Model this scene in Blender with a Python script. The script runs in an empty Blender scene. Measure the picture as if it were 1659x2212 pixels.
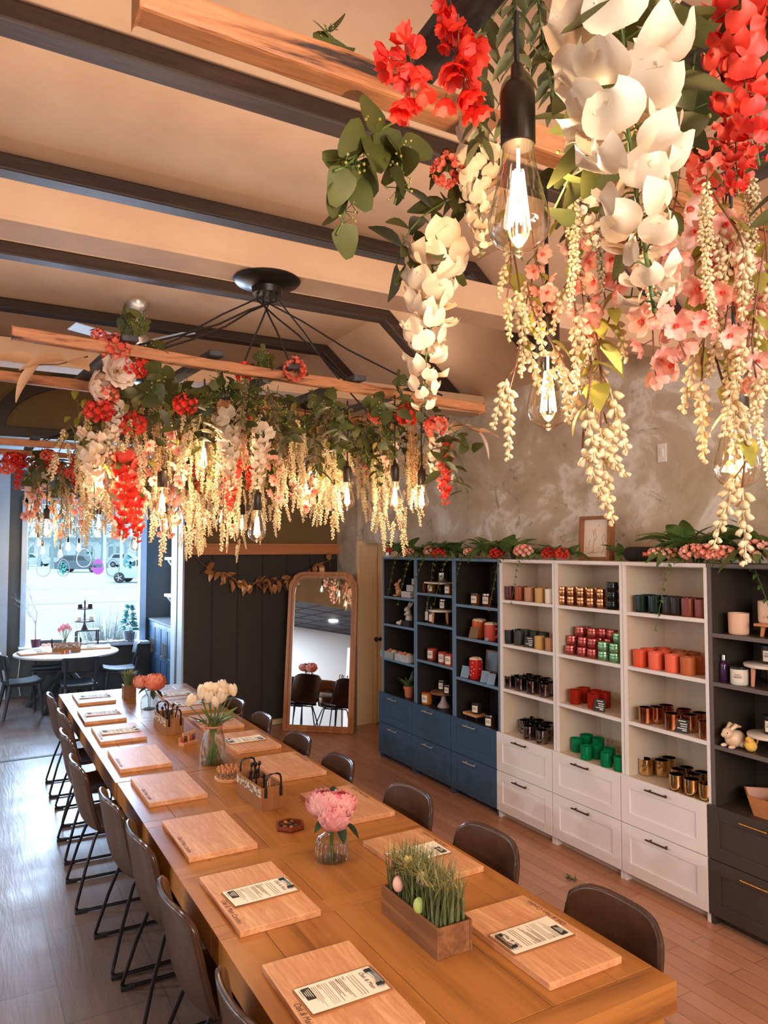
import bpy, math, random
from mathutils import Vector, Matrix, Euler
PI = math.pi
RND = random.Random(11)
SC = bpy.context.scene
COL = SC.collection
V = Vector

# ------------------------------------------------------------------ helpers
def lin(r, g, b):
    def f(c):
        c /= 255.0
        return c / 12.92 if c <= .04045 else ((c + .055) / 1.055) ** 2.4
    return (f(r), f(g), f(b), 1.0)

def TR(x=0, y=0, z=0, rx=0, ry=0, rz=0, s=1):
    return Matrix.Translation((x, y, z)) @ Euler((rx, ry, rz)).to_matrix().to_4x4() @ Matrix.Scale(s, 4)

class MB:
    """collects geometry for ONE mesh"""
    def __init__(self, soft=False):
        self.soft = soft; self.v = []; self.f = []; self.m = []; self.s = []
    def add(self, vs, fs, mi=0, sm=False, M=None):
        n = len(self.v)
        if M is not None:
            vs = [M @ V(p) for p in vs]
        self.v.extend(tuple(p) for p in vs)
        for f in fs:
            self.f.append([i + n for i in f]); self.m.append(mi); self.s.append(sm)
        return self
    def box(self, x0, x1, y0, y1, z0, z1, mi=0, M=None):
        vs = [(x0,y0,z0),(x1,y0,z0),(x1,y1,z0),(x0,y1,z0),(x0,y0,z1),(x1,y0,z1),(x1,y1,z1),(x0,y1,z1)]
        return self.add(vs, [(0,3,2,1),(4,5,6,7),(0,1,5,4),(1,2,6,5),(2,3,7,6),(3,0,4,7)], mi, False, M)
    def cbox(self, x, y, z, sx, sy, sz, mi=0, M=None):
        return self.box(x-sx/2, x+sx/2, y-sy/2, y+sy/2, z-sz/2, z+sz/2, mi, M)
    def lathe(self, prof, n=20, mi=0, M=None, sm=True, mod=None):
        vs = []; fs = []
        for (r, z) in prof:
            for k in range(n):
                a = 2*PI*k/n
                rr = r if mod is None else r*mod(a, z)
                vs.append((rr*math.cos(a), rr*math.sin(a), z))
        for i in range(len(prof)-1):
            for k in range(n):
                k2 = (k+1) % n
                fs.append((i*n+k, i*n+k2, (i+1)*n+k2, (i+1)*n+k))
        if prof[0][0] > 1e-5: fs.append(tuple(range(n-1, -1, -1)))
        if prof[-1][0] > 1e-5: fs.append(tuple((len(prof)-1)*n+k for k in range(n)))
        return self.add(vs, fs, mi, sm, M)
    def tube(self, pts, r, n=6, mi=0, M=None, sm=True, cap=True, closed=False):
        pts = [V(p) for p in pts]; N = len(pts)
        rs = r if isinstance(r, (list, tuple)) else [r]*N
        vs = []; fs = []; up = None
        for i, p in enumerate(pts):
            if closed: t = pts[(i+1) % N] - pts[i-1]
            else: t = pts[min(i+1, N-1)] - pts[max(i-1, 0)]
            if t.length < 1e-9: t = V((0,0,1))
            t.normalize()
            if up is None: up = V((0,0,1)) if abs(t.z) < .9 else V((1,0,0))
            a = t.cross(up)
            if a.length < 1e-6: a = t.orthogonal()
            a.normalize(); b = t.cross(a).normalized(); up = -b if False else up
            for k in range(n):
                w = 2*PI*k/n
                vs.append(p + a*(rs[i]*math.cos(w)) + b*(rs[i]*math.sin(w)))
        L = N if closed else N-1
        for i in range(L):
            j = (i+1) % N
            for k in range(n):
                k2 = (k+1) % n
                fs.append((i*n+k, i*n+k2, j*n+k2, j*n+k))
        if cap and not closed:
            fs.append(tuple(range(n-1, -1, -1))); fs.append(tuple((N-1)*n+k for k in range(n)))
        return self.add(vs, fs, mi, sm, M)
    def prism(self, out, h0, h1, mi=0, M=None):
        """polygon (x,y) extruded from z=h0 to h1"""
        n = len(out)
        vs = [(x, y, h0) for x, y in out] + [(x, y, h1) for x, y in out]
        fs = [tuple(range(n-1, -1, -1)), tuple(range(n, 2*n))]
        fs += [(k, (k+1) % n, n+(k+1) % n, n+k) for k in range(n)]
        return self.add(vs, fs, mi, False, M)
    def grid(self, fn, nu, nv, mi=0, M=None, sm=True):
        vs = [fn(u/nu, v/nv) for u in range(nu+1) for v in range(nv+1)]
        fs = [(u*(nv+1)+v, (u+1)*(nv+1)+v, (u+1)*(nv+1)+v+1, u*(nv+1)+v+1) for u in range(nu) for v in range(nv)]
        return self.add(vs, fs, mi, sm, M)
    def ball(self, c, r, n=10, mi=0, sx=1, sy=1, sz=1, M=None):
        prof = [(math.sin(PI*i/n)*r, -math.cos(PI*i/n)*r) for i in range(n+1)]
        prof[0] = (0, -r); prof[-1] = (0, r)
        T = Matrix.Translation(c) @ Matrix.Diagonal((sx, sy, sz, 1))
        return self.lathe(prof, max(6, n+2), mi, (M @ T) if M is not None else T)
    def join(self, o, M=None, mi=None):
        n = len(self.v)
        self.v.extend(tuple(M @ V(p)) if M is not None else p for p in o.v)
        self.f.extend([i+n for i in f] for f in o.f)
        self.m.extend(o.m if mi is None else [mi]*len(o.m)); self.s.extend(o.s)
        return self
    def mesh(self, name, mats):
        me = bpy.data.meshes.new(name)
        me.from_pydata(self.v, [], self.f)
        for m in (mats if isinstance(mats, (list, tuple)) else [mats]): me.materials.append(m)
        me.polygons.foreach_set('material_index', self.m)
        me.polygons.foreach_set('use_smooth', self.s)
        me.validate(); me.update()
        if any(self.s) and not self.soft:
            try: me.set_sharp_from_angle(angle=math.radians(42))
            except Exception: pass
        return me

def tag(o, label=None, cat=None, group=None, kind=None):
    if label: o['label'] = label
    if cat: o['category'] = cat
    if group: o['group'] = group
    if kind: o['kind'] = kind
    return o

def ob(name, mb, mats, parent=None, bevel=0, solid=0, sub=0, loc=None, rot=None, seg=2):
    me = mb if isinstance(mb, bpy.types.Mesh) else mb.mesh(name, mats)
    o = bpy.data.objects.new(name, me); COL.objects.link(o)
    if parent is not None: o.parent = parent
    if loc is not None: o.location = loc
    if rot is not None: o.rotation_euler = rot
    if sub:
        m = o.modifiers.new('s', 'SUBSURF'); m.levels = sub; m.render_levels = sub
    if solid:
        m = o.modifiers.new('t', 'SOLIDIFY'); m.thickness = solid; m.offset = 0
    if bevel:
        m = o.modifiers.new('b', 'BEVEL'); m.width = bevel; m.segments = seg; m.limit_method = 'ANGLE'; m.angle_limit = math.radians(50)
    return o

def thing(name, label, cat, loc=(0,0,0), rz=0, group=None):
    o = bpy.data.objects.new(name, None); COL.objects.link(o)
    o.empty_display_size = .1
    o.location = loc; o.rotation_euler = (0, 0, rz)
    return tag(o, label, cat, group)

def struct(name, mb, mats, parent=None, **k):
    o = ob(name, mb, mats, parent, **k)
    if parent is None: o['kind'] = 'structure'
    return o

KIDS = {}
def dup(root, loc=None, rot=None, label=None, group=None, scale=None):
    """a copy of a thing with copies of its parts and sub-parts"""
    r = root.copy(); COL.objects.link(r)
    if loc is not None: r.location = loc
    if rot is not None: r.rotation_euler = rot
    if scale is not None: r.scale = scale if isinstance(scale, (tuple, list)) else (scale,)*3
    if label: r['label'] = label
    if group: r['group'] = group
    for ch in KIDS.get(root.name) or list(root.children):
        c = ch.copy(); COL.objects.link(c); c.parent = r
        for g in list(ch.children):
            d = g.copy(); COL.objects.link(d); d.parent = c
    return r

# ------------------------------------------------------------------ materials
def nt(name):
    m = bpy.data.materials.new(name); m.use_nodes = True
    t = m.node_tree; b = t.nodes['Principled BSDF']
    return m, t, b

def N(t, typ, **kw):
    n = t.nodes.new(typ)
    for k, v in kw.items():
        if k.startswith('_'): setattr(n, k[1:], v)
        else: n.inputs[k.replace('_', ' ')].default_value = v
    return n

def L(t, a, ao, b, bi): t.links.new(a.outputs[ao], b.inputs[bi])

def ramp(t, stops):
    r = t.nodes.new('ShaderNodeValToRGB')
    e = r.color_ramp.elements
    while len(e) > len(stops): e.remove(e[-1])
    while len(e) < len(stops): e.new(.5)
    for i, (p, c) in enumerate(stops):
        e[i].position = p; e[i].color = c
    return r

def mat(name, c, rough=.5, metal=0, c2=None, scale=6, stretch=(1,1,1), bump=0, bscale=None, coat=0, spec=.5, trans=0, sss=0, rnd=0, lo=.35, hi=.65, detail=4, sheen=0):
    m, t, b = nt(name)
    b.inputs['Base Color'].default_value = c
    b.inputs['Roughness'].default_value = rough
    b.inputs['Metallic'].default_value = metal
    b.inputs['Specular IOR Level'].default_value = spec
    if coat: b.inputs['Coat Weight'].default_value = coat; b.inputs['Coat Roughness'].default_value = .15
    if trans: b.inputs['Transmission Weight'].default_value = trans
    if sheen: b.inputs['Sheen Weight'].default_value = sheen
    if sss:
        b.inputs['Subsurface Weight'].default_value = sss; b.inputs['Subsurface Radius'].default_value = (.01, .006, .004)
    tc = N(t, 'ShaderNodeTexCoord'); mp = N(t, 'ShaderNodeMapping')
    mp.inputs['Scale'].default_value = stretch
    L(t, tc, 'Object', mp, 'Vector')
    if c2 is not None:
        no = N(t, 'ShaderNodeTexNoise', Scale=scale, Detail=detail, Roughness=.6)
        L(t, mp, 'Vector', no, 'Vector')
        r = ramp(t, [(lo, c), (hi, c2)])
        L(t, no, 'Fac', r, 'Fac')
        out = r
        if rnd:
            oi = N(t, 'ShaderNodeObjectInfo'); hs = N(t, 'ShaderNodeHueSaturation')
            mr = N(t, 'ShaderNodeMapRange'); mr.inputs['To Min'].default_value = 1-rnd; mr.inputs['To Max'].default_value = 1+rnd
            L(t, oi, 'Random', mr, 'Value'); L(t, mr, 'Result', hs, 'Value'); L(t, r, 'Color', hs, 'Color'); out = hs
        L(t, out, 'Color', b, 'Base Color')
    if bump:
        n2 = N(t, 'ShaderNodeTexNoise', Scale=bscale or scale*4, Detail=5)
        bp = N(t, 'ShaderNodeBump', Strength=bump, Distance=.01)
        L(t, mp, 'Vector', n2, 'Vector'); L(t, n2, 'Fac', bp, 'Height'); L(t, bp, 'Normal', b, 'Normal')
    return m

def wood(name, c1, c2, c3=None, axis=1, scale=2.2, rough=.4, bump=.15, coat=0, ring=9, rnd=.06, squash=.07, dk=.15):
    """grain running along the given axis"""
    m, t, b = nt(name)
    b.inputs['Roughness'].default_value = rough
    if coat: b.inputs['Coat Weight'].default_value = coat; b.inputs['Coat Roughness'].default_value = .2
    tc = N(t, 'ShaderNodeTexCoord'); mp = N(t, 'ShaderNodeMapping')
    s = [1, 1, 1]; s[axis] = squash
    mp.inputs['Scale'].default_value = s
    L(t, tc, 'Object', mp, 'Vector')
    no = N(t, 'ShaderNodeTexNoise', Scale=scale*3, Detail=6, Roughness=.65, Distortion=.6)
    L(t, mp, 'Vector', no, 'Vector')
    n2 = N(t, 'ShaderNodeTexNoise', Scale=scale*22, Detail=4, Roughness=.7)
    L(t, mp, 'Vector', n2, 'Vector')
    wv = N(t, 'ShaderNodeMath', _operation='MULTIPLY'); wv.inputs[1].default_value = ring
    L(t, no, 'Fac', wv, 0)
    sn = N(t, 'ShaderNodeMath', _operation='SINE'); L(t, wv, 'Value', sn, 0)
    mr = N(t, 'ShaderNodeMapRange'); mr.inputs['From Min'].default_value = -1
    L(t, sn, 'Value', mr, 'Value')
    mx = N(t, 'ShaderNodeMath', _operation='MULTIPLY_ADD'); mx.inputs[1].default_value = .55
    ma = N(t, 'ShaderNodeMath', _operation='MULTIPLY'); ma.inputs[1].default_value = .45
    L(t, n2, 'Fac', ma, 0); L(t, mr, 'Result', mx, 0); L(t, ma, 'Value', mx, 2)
    stops = [(.2, c1), (.75, c2)] if c3 is None else [(dk, c3), (dk+.2, c1), (.85, c2)]
    r = ramp(t, stops); L(t, mx, 'Value', r, 'Fac')
    oi = N(t, 'ShaderNodeObjectInfo'); hs = N(t, 'ShaderNodeHueSaturation')
    m2 = N(t, 'ShaderNodeMapRange'); m2.inputs['To Min'].default_value = 1-rnd; m2.inputs['To Max'].default_value = 1+rnd
    L(t, oi, 'Random', m2, 'Value'); L(t, m2, 'Result', hs, 'Value'); L(t, r, 'Color', hs, 'Color')
    L(t, hs, 'Color', b, 'Base Color')
    bp = N(t, 'ShaderNodeBump', Strength=bump, Distance=.004)
    L(t, n2, 'Fac', bp, 'Height'); L(t, bp, 'Normal', b, 'Normal')
    return m

def planks(name, cA, cB, mortar, w, length, rough=.3, along='Y', rot=0, noise=3, bump=.1, msize=.004, grain=.2, coat=0):
    m, t, b = nt(name)
    b.inputs['Roughness'].default_value = rough
    if coat: b.inputs['Coat Weight'].default_value = coat; b.inputs['Coat Roughness'].default_value = .12
    tc = N(t, 'ShaderNodeTexCoord'); mp = N(t, 'ShaderNodeMapping')
    mp.inputs['Rotation'].default_value = (0, 0, (PI/2 if along == 'Y' else 0) + rot)
    L(t, tc, 'Object', mp, 'Vector')
    br = N(t, 'ShaderNodeTexBrick', Scale=1.0)
    br.inputs['Color1'].default_value = cA; br.inputs['Color2'].default_value = cB; br.inputs['Mortar'].default_value = mortar
    br.inputs['Brick Width'].default_value = length; br.inputs['Row Height'].default_value = w
    br.inputs['Mortar Size'].default_value = msize; br.inputs['Mortar Smooth'].default_value = .2; br.inputs['Bias'].default_value = 0
    br.offset = .37
    L(t, mp, 'Vector', br, 'Vector')
    mg = N(t, 'ShaderNodeMapping'); mg.inputs['Scale'].default_value = (noise*.12, noise, noise)
    L(t, mp, 'Vector', mg, 'Vector')
    no = N(t, 'ShaderNodeTexNoise', Scale=4, Detail=6, Roughness=.65, Distortion=.4); L(t, mg, 'Vector', no, 'Vector')
    mx = N(t, 'ShaderNodeMix', _data_type='RGBA', _blend_type='OVERLAY'); mx.inputs['Factor'].default_value = grain
    L(t, br, 'Color', mx, 'A'); L(t, no, 'Color', mx, 'B')
    # use greyscale noise
    bw = N(t, 'ShaderNodeRGBToBW'); L(t, no, 'Color', bw, 'Color'); L(t, bw, 'Val', mx, 'B')
    L(t, mx, 'Result', b, 'Base Color')
    bp = N(t, 'ShaderNodeBump', Strength=bump, Distance=.006); L(t, no, 'Fac', bp, 'Height')
    L(t, bp, 'Normal', b, 'Normal')
    # worn, uneven gloss
    n3 = N(t, 'ShaderNodeTexNoise', Scale=2.3, Detail=5); L(t, tc, 'Object', n3, 'Vector')
    rr = N(t, 'ShaderNodeMapRange'); rr.inputs['From Min'].default_value = .3; rr.inputs['From Max'].default_value = .7
    rr.inputs['To Min'].default_value = rough*.75; rr.inputs['To Max'].default_value = rough*1.3
    L(t, n3, 'Fac', rr, 'Value'); L(t, rr, 'Result', b, 'Roughness')
    return m

def thin_glass(name, tint=(1,1,1,1), refl=.12, rough=.02):
    """clear walls: see-through plus a mirror-like sheen that grows at grazing angles"""
    m = bpy.data.materials.new(name); m.use_nodes = True; t = m.node_tree; t.nodes.clear()
    o = N(t, 'ShaderNodeOutputMaterial'); mx = N(t, 'ShaderNodeMixShader')
    tr = N(t, 'ShaderNodeBsdfTransparent', Color=tint); gl = N(t, 'ShaderNodeBsdfGlossy', Roughness=rough)
    lw = N(t, 'ShaderNodeLayerWeight', Blend=refl)
    L(t, lw, 'Facing', mx, 'Fac'); L(t, tr, 'BSDF', mx, 1); L(t, gl, 'BSDF', mx, 2); L(t, mx, 'Shader', o, 'Surface')
    return m

def emit(name, c, s):
    m, t, b = nt(name)
    b.inputs['Base Color'].default_value = c
    b.inputs['Emission Color'].default_value = c; b.inputs['Emission Strength'].default_value = s
    return m

def leafy(name, c, c2, trans=.35, rough=.5, rnd=.12, scale=9):
    """petals and leaves: two tones, light passes through"""
    m, t, b = nt(name)
    b.inputs['Roughness'].default_value = rough
    tc = N(t, 'ShaderNodeTexCoord')
    no = N(t, 'ShaderNodeTexNoise', Scale=scale, Detail=3); L(t, tc, 'Object', no, 'Vector')
    r = ramp(t, [(.35, c), (.65, c2)]); L(t, no, 'Fac', r, 'Fac')
    oi = N(t, 'ShaderNodeObjectInfo'); hs = N(t, 'ShaderNodeHueSaturation')
    mr = N(t, 'ShaderNodeMapRange'); mr.inputs['To Min'].default_value = 1-rnd; mr.inputs['To Max'].default_value = 1+rnd
    L(t, oi, 'Random', mr, 'Value'); L(t, mr, 'Result', hs, 'Value'); L(t, r, 'Color', hs, 'Color')
    L(t, hs, 'Color', b, 'Base Color')
    if trans:
        o = [n for n in t.nodes if n.type == 'OUTPUT_MATERIAL'][0]
        tl = N(t, 'ShaderNodeBsdfTranslucent'); mx = N(t, 'ShaderNodeMixShader', Fac=trans)
        L(t, hs, 'Color', tl, 'Color'); L(t, b, 'BSDF', mx, 1); L(t, tl, 'BSDF', mx, 2); L(t, mx, 'Shader', o, 'Surface')
    return m

# room
M_ceil = mat('ceiling_plaster', lin(200,164,132), .85, c2=lin(214,180,149), scale=1.6, bump=.08, bscale=12)
def plaster(name):
    m, t, b = nt(name)
    b.inputs['Roughness'].default_value = .75
    tc = N(t, 'ShaderNodeTexCoord')
    mp = N(t, 'ShaderNodeMapping'); mp.inputs['Scale'].default_value = (1, .8, 1.0); L(t, tc, 'Object', mp, 'Vector')
    n1 = N(t, 'ShaderNodeTexNoise', Scale=1.5, Detail=8, Roughness=.6, Distortion=.5); L(t, mp, 'Vector', n1, 'Vector')
    r1 = ramp(t, [(.28, lin(136,120,96)), (.42, lin(188,170,144)), (.53, lin(206,190,168)), (.58, lin(236,229,220)), (.66, lin(198,184,162)), (.76, lin(162,146,122))])
    L(t, n1, 'Fac', r1, 'Fac')
    n2 = N(t, 'ShaderNodeTexNoise', Scale=2.4, Detail=7, Roughness=.7, Distortion=1.6); L(t, mp, 'Vector', n2, 'Vector')
    r2 = ramp(t, [(.60, (0,0,0,1)), (.64, (1,1,1,1))]); L(t, n2, 'Fac', r2, 'Fac')
    fa = N(t, 'ShaderNodeMath', _operation='MULTIPLY'); fa.inputs[1].default_value = .55; L(t, r2, 'Color', fa, 0)
    mx = N(t, 'ShaderNodeMix', _data_type='RGBA'); L(t, fa, 'Value', mx, 'Factor'); L(t, r1, 'Color', mx, 'A')
    mx.inputs['B'].default_value = lin(124,112,92)
    L(t, mx, 'Result', b, 'Base Color')
    n3 = N(t, 'ShaderNodeTexNoise', Scale=9, Detail=8, Roughness=.7, Distortion=2); L(t, mp, 'Vector', n3, 'Vector')
    bp = N(t, 'ShaderNodeBump', Strength=.5, Distance=.02); L(t, n3, 'Fac', bp, 'Height'); L(t, bp, 'Normal', b, 'Normal')
    return m
M_plaster = plaster('trowelled_plaster')
M_olive = mat('olive_wall', lin(112,90,56), .8, c2=lin(126,102,64), scale=2, bump=.05)
M_blackwall = mat('black_panelling', lin(40,33,29), .55, c2=lin(48,39,33), scale=3, stretch=(1,1,.2), bump=.05)
M_beam = wood('dark_beam', lin(52,36,28), lin(84,64,54), axis=0, rough=.55, bump=.4, scale=3)
M_tie = mat('tan_boxed_beam', lin(214,176,140), .7, c2=lin(224,190,156), scale=2)
M_arch = mat('arch_trim', lin(52,44,38), .6, c2=lin(64,54,46), scale=4)
M_baywall = mat('bay_wall_grey', lin(78,82,82), .7, c2=lin(86,90,90), scale=2, bump=.04)
M_bayceil = mat('bay_ceiling_blue', lin(120,140,158), .7, c2=lin(132,150,166), scale=1.5)
M_pale = mat('pale_blue_trim', lin(168,186,204), .5, c2=lin(178,194,210), scale=3)
M_brownstrip = mat('brown_strip', lin(88,56,46), .5)
M_ledge = wood('copper_ledge_wood', lin(196,124,74), lin(214,146,92), axis=0, rough=.4, scale=2)
M_cream = mat('cream_woodwork', lin(226,194,150), .5, c2=lin(236,206,164), scale=1.5, stretch=(1,1,.3))
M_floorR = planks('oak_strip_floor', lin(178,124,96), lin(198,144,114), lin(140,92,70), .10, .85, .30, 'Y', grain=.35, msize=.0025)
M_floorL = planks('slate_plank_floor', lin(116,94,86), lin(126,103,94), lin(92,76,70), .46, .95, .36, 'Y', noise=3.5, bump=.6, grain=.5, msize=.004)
M_brick = None
def brickwall():
    m, t, b = nt('white_painted_block')
    b.inputs['Roughness'].default_value = .6
    tc = N(t, 'ShaderNodeTexCoord'); mp = N(t, 'ShaderNodeMapping'); mp.inputs['Rotation'].default_value = (PI/2, 0, PI/2)
    L(t, tc, 'Object', mp, 'Vector')
    br = N(t, 'ShaderNodeTexBrick', Scale=1)
    br.inputs['Color1'].default_value = lin(232,236,238); br.inputs['Color2'].default_value = lin(224,228,232); br.inputs['Mortar'].default_value = lin(196,202,208)
    br.inputs['Brick Width'].default_value = .4; br.inputs['Row Height'].default_value = .2; br.inputs['Mortar Size'].default_value = .008
    L(t, mp, 'Vector', br, 'Vector'); L(t, br, 'Color', b, 'Base Color')
    bp = N(t, 'ShaderNodeBump', Strength=.5, Distance=.01); L(t, br, 'Fac', bp, 'Height'); L(t, bp, 'Normal', b, 'Normal')
    return m
M_brick = brickwall()
M_darktile = mat('dark_ceiling_tile', lin(48,50,54), .6, c2=lin(60,62,66), scale=3)
# furniture
M_blue = mat('slate_blue_paint', lin(52,78,103), .42, c2=lin(56,83,108), scale=2)
M_bluedge = mat('blue_edge_paint', lin(104,130,156), .5)
M_inner = mat('dark_cabinet_lining', lin(34,28,25), .5, c2=lin(40,33,29), scale=5)
M_white = mat('white_cabinet_paint', lin(234,226,222), .42, c2=lin(238,231,227), scale=2)
M_lining = mat('warm_lit_white_lining', lin(212,192,170), .6, c2=lin(218,199,178), scale=2)  # insides of the white units, warm light tinted into the colour
M_black = mat('charcoal_cabinet', lin(60,50,44), .5, c2=lin(66,56,49), scale=6, stretch=(1,1,.3))
M_blackedge = mat('charcoal_edge', lin(104,92,88), .5)
M_silver = mat('brushed_steel', lin(224,220,216), .32, .75)
M_bronze = mat('dark_bronze', lin(96,74,58), .35, 1)
M_brass = mat('warm_brass', lin(214,164,96), .3, 1)
M_oak = wood('oak_tabletop', lin(150,92,40), lin(176,114,54), lin(118,68,28), axis=1, rough=.33, scale=1.6, bump=.12, coat=.15, ring=16)
M_oakx = wood('oak_crossboard', lin(152,94,42), lin(178,116,56), lin(120,70,30), axis=0, rough=.33, scale=1.6, bump=.12, coat=.15, ring=16)
M_board = wood('bamboo_board', lin(220,162,114), lin(240,192,148), lin(196,132,88), axis=0, rough=.5, scale=3.4, bump=.08, ring=10, rnd=.05, squash=.12)
M_leather = mat('brown_leather', lin(64,40,27), .27, c2=lin(76,49,33), scale=7, bump=.06, bscale=90)
M_piping = mat('leather_piping', lin(74,50,38), .2)
M_frame = mat('black_steel_tube', lin(38,34,36), .4, .6)
M_foot = mat('black_plastic_foot', lin(26,25,26), .6)
M_blackwood = mat('blackened_wood', lin(42,48,54), .45, c2=lin(50,56,62), scale=5, stretch=(1,1,.2))
M_tabletopw = mat('whitewashed_top', lin(196,190,188), .4, c2=lin(214,208,206), scale=3, stretch=(.2,1,1))
M_mirror = mat('mirror_glass', (.95,.95,.95,1), .01, 1)
M_mirframe = wood('walnut_frame', lin(172,106,52), lin(196,130,70), lin(140,80,38), axis=2, rough=.35, scale=3, bump=.08)
# ------------------------------------------------------------------ camera
yaw, pit = math.radians(29.5), math.radians(2.79)
fw = V((math.sin(yaw)*math.cos(pit), math.cos(yaw)*math.cos(pit), math.sin(pit)))
rt = V((math.cos(yaw), -math.sin(yaw), 0)); up = rt.cross(fw)
cd = bpy.data.cameras.new('camera'); cam = bpy.data.objects.new('camera', cd); COL.objects.link(cam)
cam.matrix_world = Matrix(((rt.x, up.x, -fw.x, 0), (rt.y, up.y, -fw.y, 0), (rt.z, up.z, -fw.z, 2.2), (0, 0, 0, 1)))
cd.sensor_fit = 'VERTICAL'; cd.sensor_height = 36; cd.lens = 1600/2212*36; cd.clip_start = .05; cd.clip_end = 400
SC.camera = cam
SC.view_settings.view_transform = 'Standard'; SC.view_settings.look = 'None'; SC.view_settings.gamma = 1
SC.view_settings.use_curve_mapping = False
SC.view_settings.exposure = 0.66
SC.cycles.use_denoising = True
SC.cycles.max_bounces = 8; SC.cycles.transparent_max_bounces = 24; SC.cycles.diffuse_bounces = 4; SC.cycles.glossy_bounces = 4
SC.cycles.sample_clamp_indirect = 6; SC.cycles.caustics_reflective = False; SC.cycles.caustics_refractive = False

# ------------------------------------------------------------------ world and lamps
w = bpy.data.worlds.new('sky'); SC.world = w; w.use_nodes = True
bg = w.node_tree.nodes['Background']
bg.inputs['Color'].default_value = (.72, .90, 1.0, 1); bg.inputs['Strength'].default_value = 1.15

def area(name, loc, tgt, sx, sy, power, c):
    l = bpy.data.lights.new(name, 'AREA'); l.shape = 'RECTANGLE'; l.size = sx; l.size_y = sy; l.energy = power; l.color = c
    o = bpy.data.objects.new(name, l); COL.objects.link(o); o.location = loc
    o.rotation_euler = (V(tgt)-V(loc)).to_track_quat('-Z', 'Y').to_euler()
    return o
def point(name, loc, power, c, r=.03):
    l = bpy.data.lights.new(name, 'POINT'); l.energy = power; l.color = c; l.shadow_soft_size = r
    o = bpy.data.objects.new(name, l); COL.objects.link(o); o.location = loc
    return o
# daylight coming in at the shop window
area('window_daylight', (1.63, 12.5, 1.9), (1.5, 6.0, .2), 1.7, 2.1, 260, (.52, .72, 1.0))
# lamps of the adjoining room, seen only in the mirror
for y in (3.0, 5.2, 7.2):
    o = area('side_room_lamp', (-3.3, y, 2.718), (-3.3, y, 0), .2, .2, 75, (.93, .97, 1.0)); o.data.shape = 'DISK'
# fill lights added to brighten room and ceiling: behind camera, and above boxed beams
area('rear_fill', (1.2, -2.7, 2.6), (2.6, 4.5, 1.2), 4.5, 1.6, 210, (1.0, .92, .86))
for y in (.88, 3.35, 5.83): area('ceiling_fill', (1.25, y, 3.72), (1.25, y, 6), 5.0, .12, 13, (1.0, .80, .64))

# ------------------------------------------------------------------ room
WX = 4.36; ZC = 4.45; BX = 3.45; ZF = 3.66
# floor
b = MB()
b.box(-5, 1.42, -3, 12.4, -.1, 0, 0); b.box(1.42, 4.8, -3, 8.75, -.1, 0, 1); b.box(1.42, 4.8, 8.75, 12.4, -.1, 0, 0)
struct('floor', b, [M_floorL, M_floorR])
b = MB(); b.box(-1.86, 2.285, 8.66, 8.72, 0, .004); struct('trim_1', b, mat('floor_joint', lin(40,38,40), .6))
# ceiling: flat middle, sloping sides
b = MB()
prof = [(-1.86, ZF), (-.95, ZC), (BX, ZC), (WX+.05, ZF-.04), (WX+.05, ZF+.1), (BX+.05, ZC+.14), (-1.0, ZC+.14), (-1.96, ZF+.1)]
RY = Matrix(((1,0,0,0),(0,0,-1,0),(0,1,0,0),(0,0,0,1)))   # profile (x,z) -> extruded along -y
b.prism(prof, -9.4, 3.0, 0, RY)
struct('ceiling', b, M_ceil)
# right wall with the recess of the cream door
b = MB()
b.box(WX, WX+.2, -3, 7.2, 0, 3.9)
b.box(WX, WX+.2, 7.2, 8.28, 2.26, 3.9)
b.box(4.30, WX+.2, 8.28, 8.9, 2.26, 3.9); b.box(4.30, 4.8, 8.30, 8.9, 0, 2.26)
struct('wall_right', b, M_plaster)
# jog panel and door
b = MB(); b.box(4.285, 4.60, 8.265, 8.30, 0, 2.27, 0); b.box(4.285, 4.33, 8.25, 8.27, 0, 2.27, 0); b.box(4.52, 4.57, 8.25, 8.27, 0, 2.27, 0)
b.box(4.28, 4.62, 8.24, 8.27, 2.24, 2.29, 0)
struct('trim_2', b, M_cream, bevel=.004)
b = MB(); b.box(4.575, 4.63, 7.25, 8.26, .01, 2.24)
for z0, z1 in ((.25, .95), (1.15, 2.05)): b.box(4.568, 4.577, 7.42, 8.08, z0, z1)
d1 = struct('door_1', b, M_cream, bevel=.006)
b = MB(); b.lathe([(.026,0),(.028,.008),(.012,.012),(.011,.04),(.028,.05),(.033,.066),(.024,.08),(0,.084)], 16, 0, TR(4.575, 8.17, 1.06, 0, -PI/2, 0))
ob('door_knob', b, M_foot, d1)
b = MB(); b.box(4.62, 4.7, 7.1, 8.3, 0, 2.4); struct('wall_recess', b, M_cream)
# back wall
b = MB()
b.box(2.285, 4.30, 8.86, 9.37, 0, 2.12, 1); b.box(2.285, 2.35, 8.855, 9.37, 2.12, 3.4, 1)
for x in (2.62, 2.94, 3.26, 3.58, 3.90): b.box(x-.004, x+.004, 8.852, 8.862, 0, 2.12, 2)
b.box(2.35, 4.345, 8.86, 9.37, 2.12, 4.5, 0); b.box(-1.95, 2.35, 8.86, 9.37, 3.42, 4.5, 0)
struct('wall_back', b, [M_olive, M_blackwall, mat('panel_groove', lin(20,16,14), .7)])
b = MB(); b.box(2.345, 4.30, 8.80, 8.87, 2.135, 2.235, 0); b.box(2.345, 4.30, 8.785, 8.87, 2.225, 2.255, 0); b.box(2.345, 4.30, 8.79, 8.87, 2.12, 2.14, 0)
struct('trim_3', b, M_ledge, bevel=.003)
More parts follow.
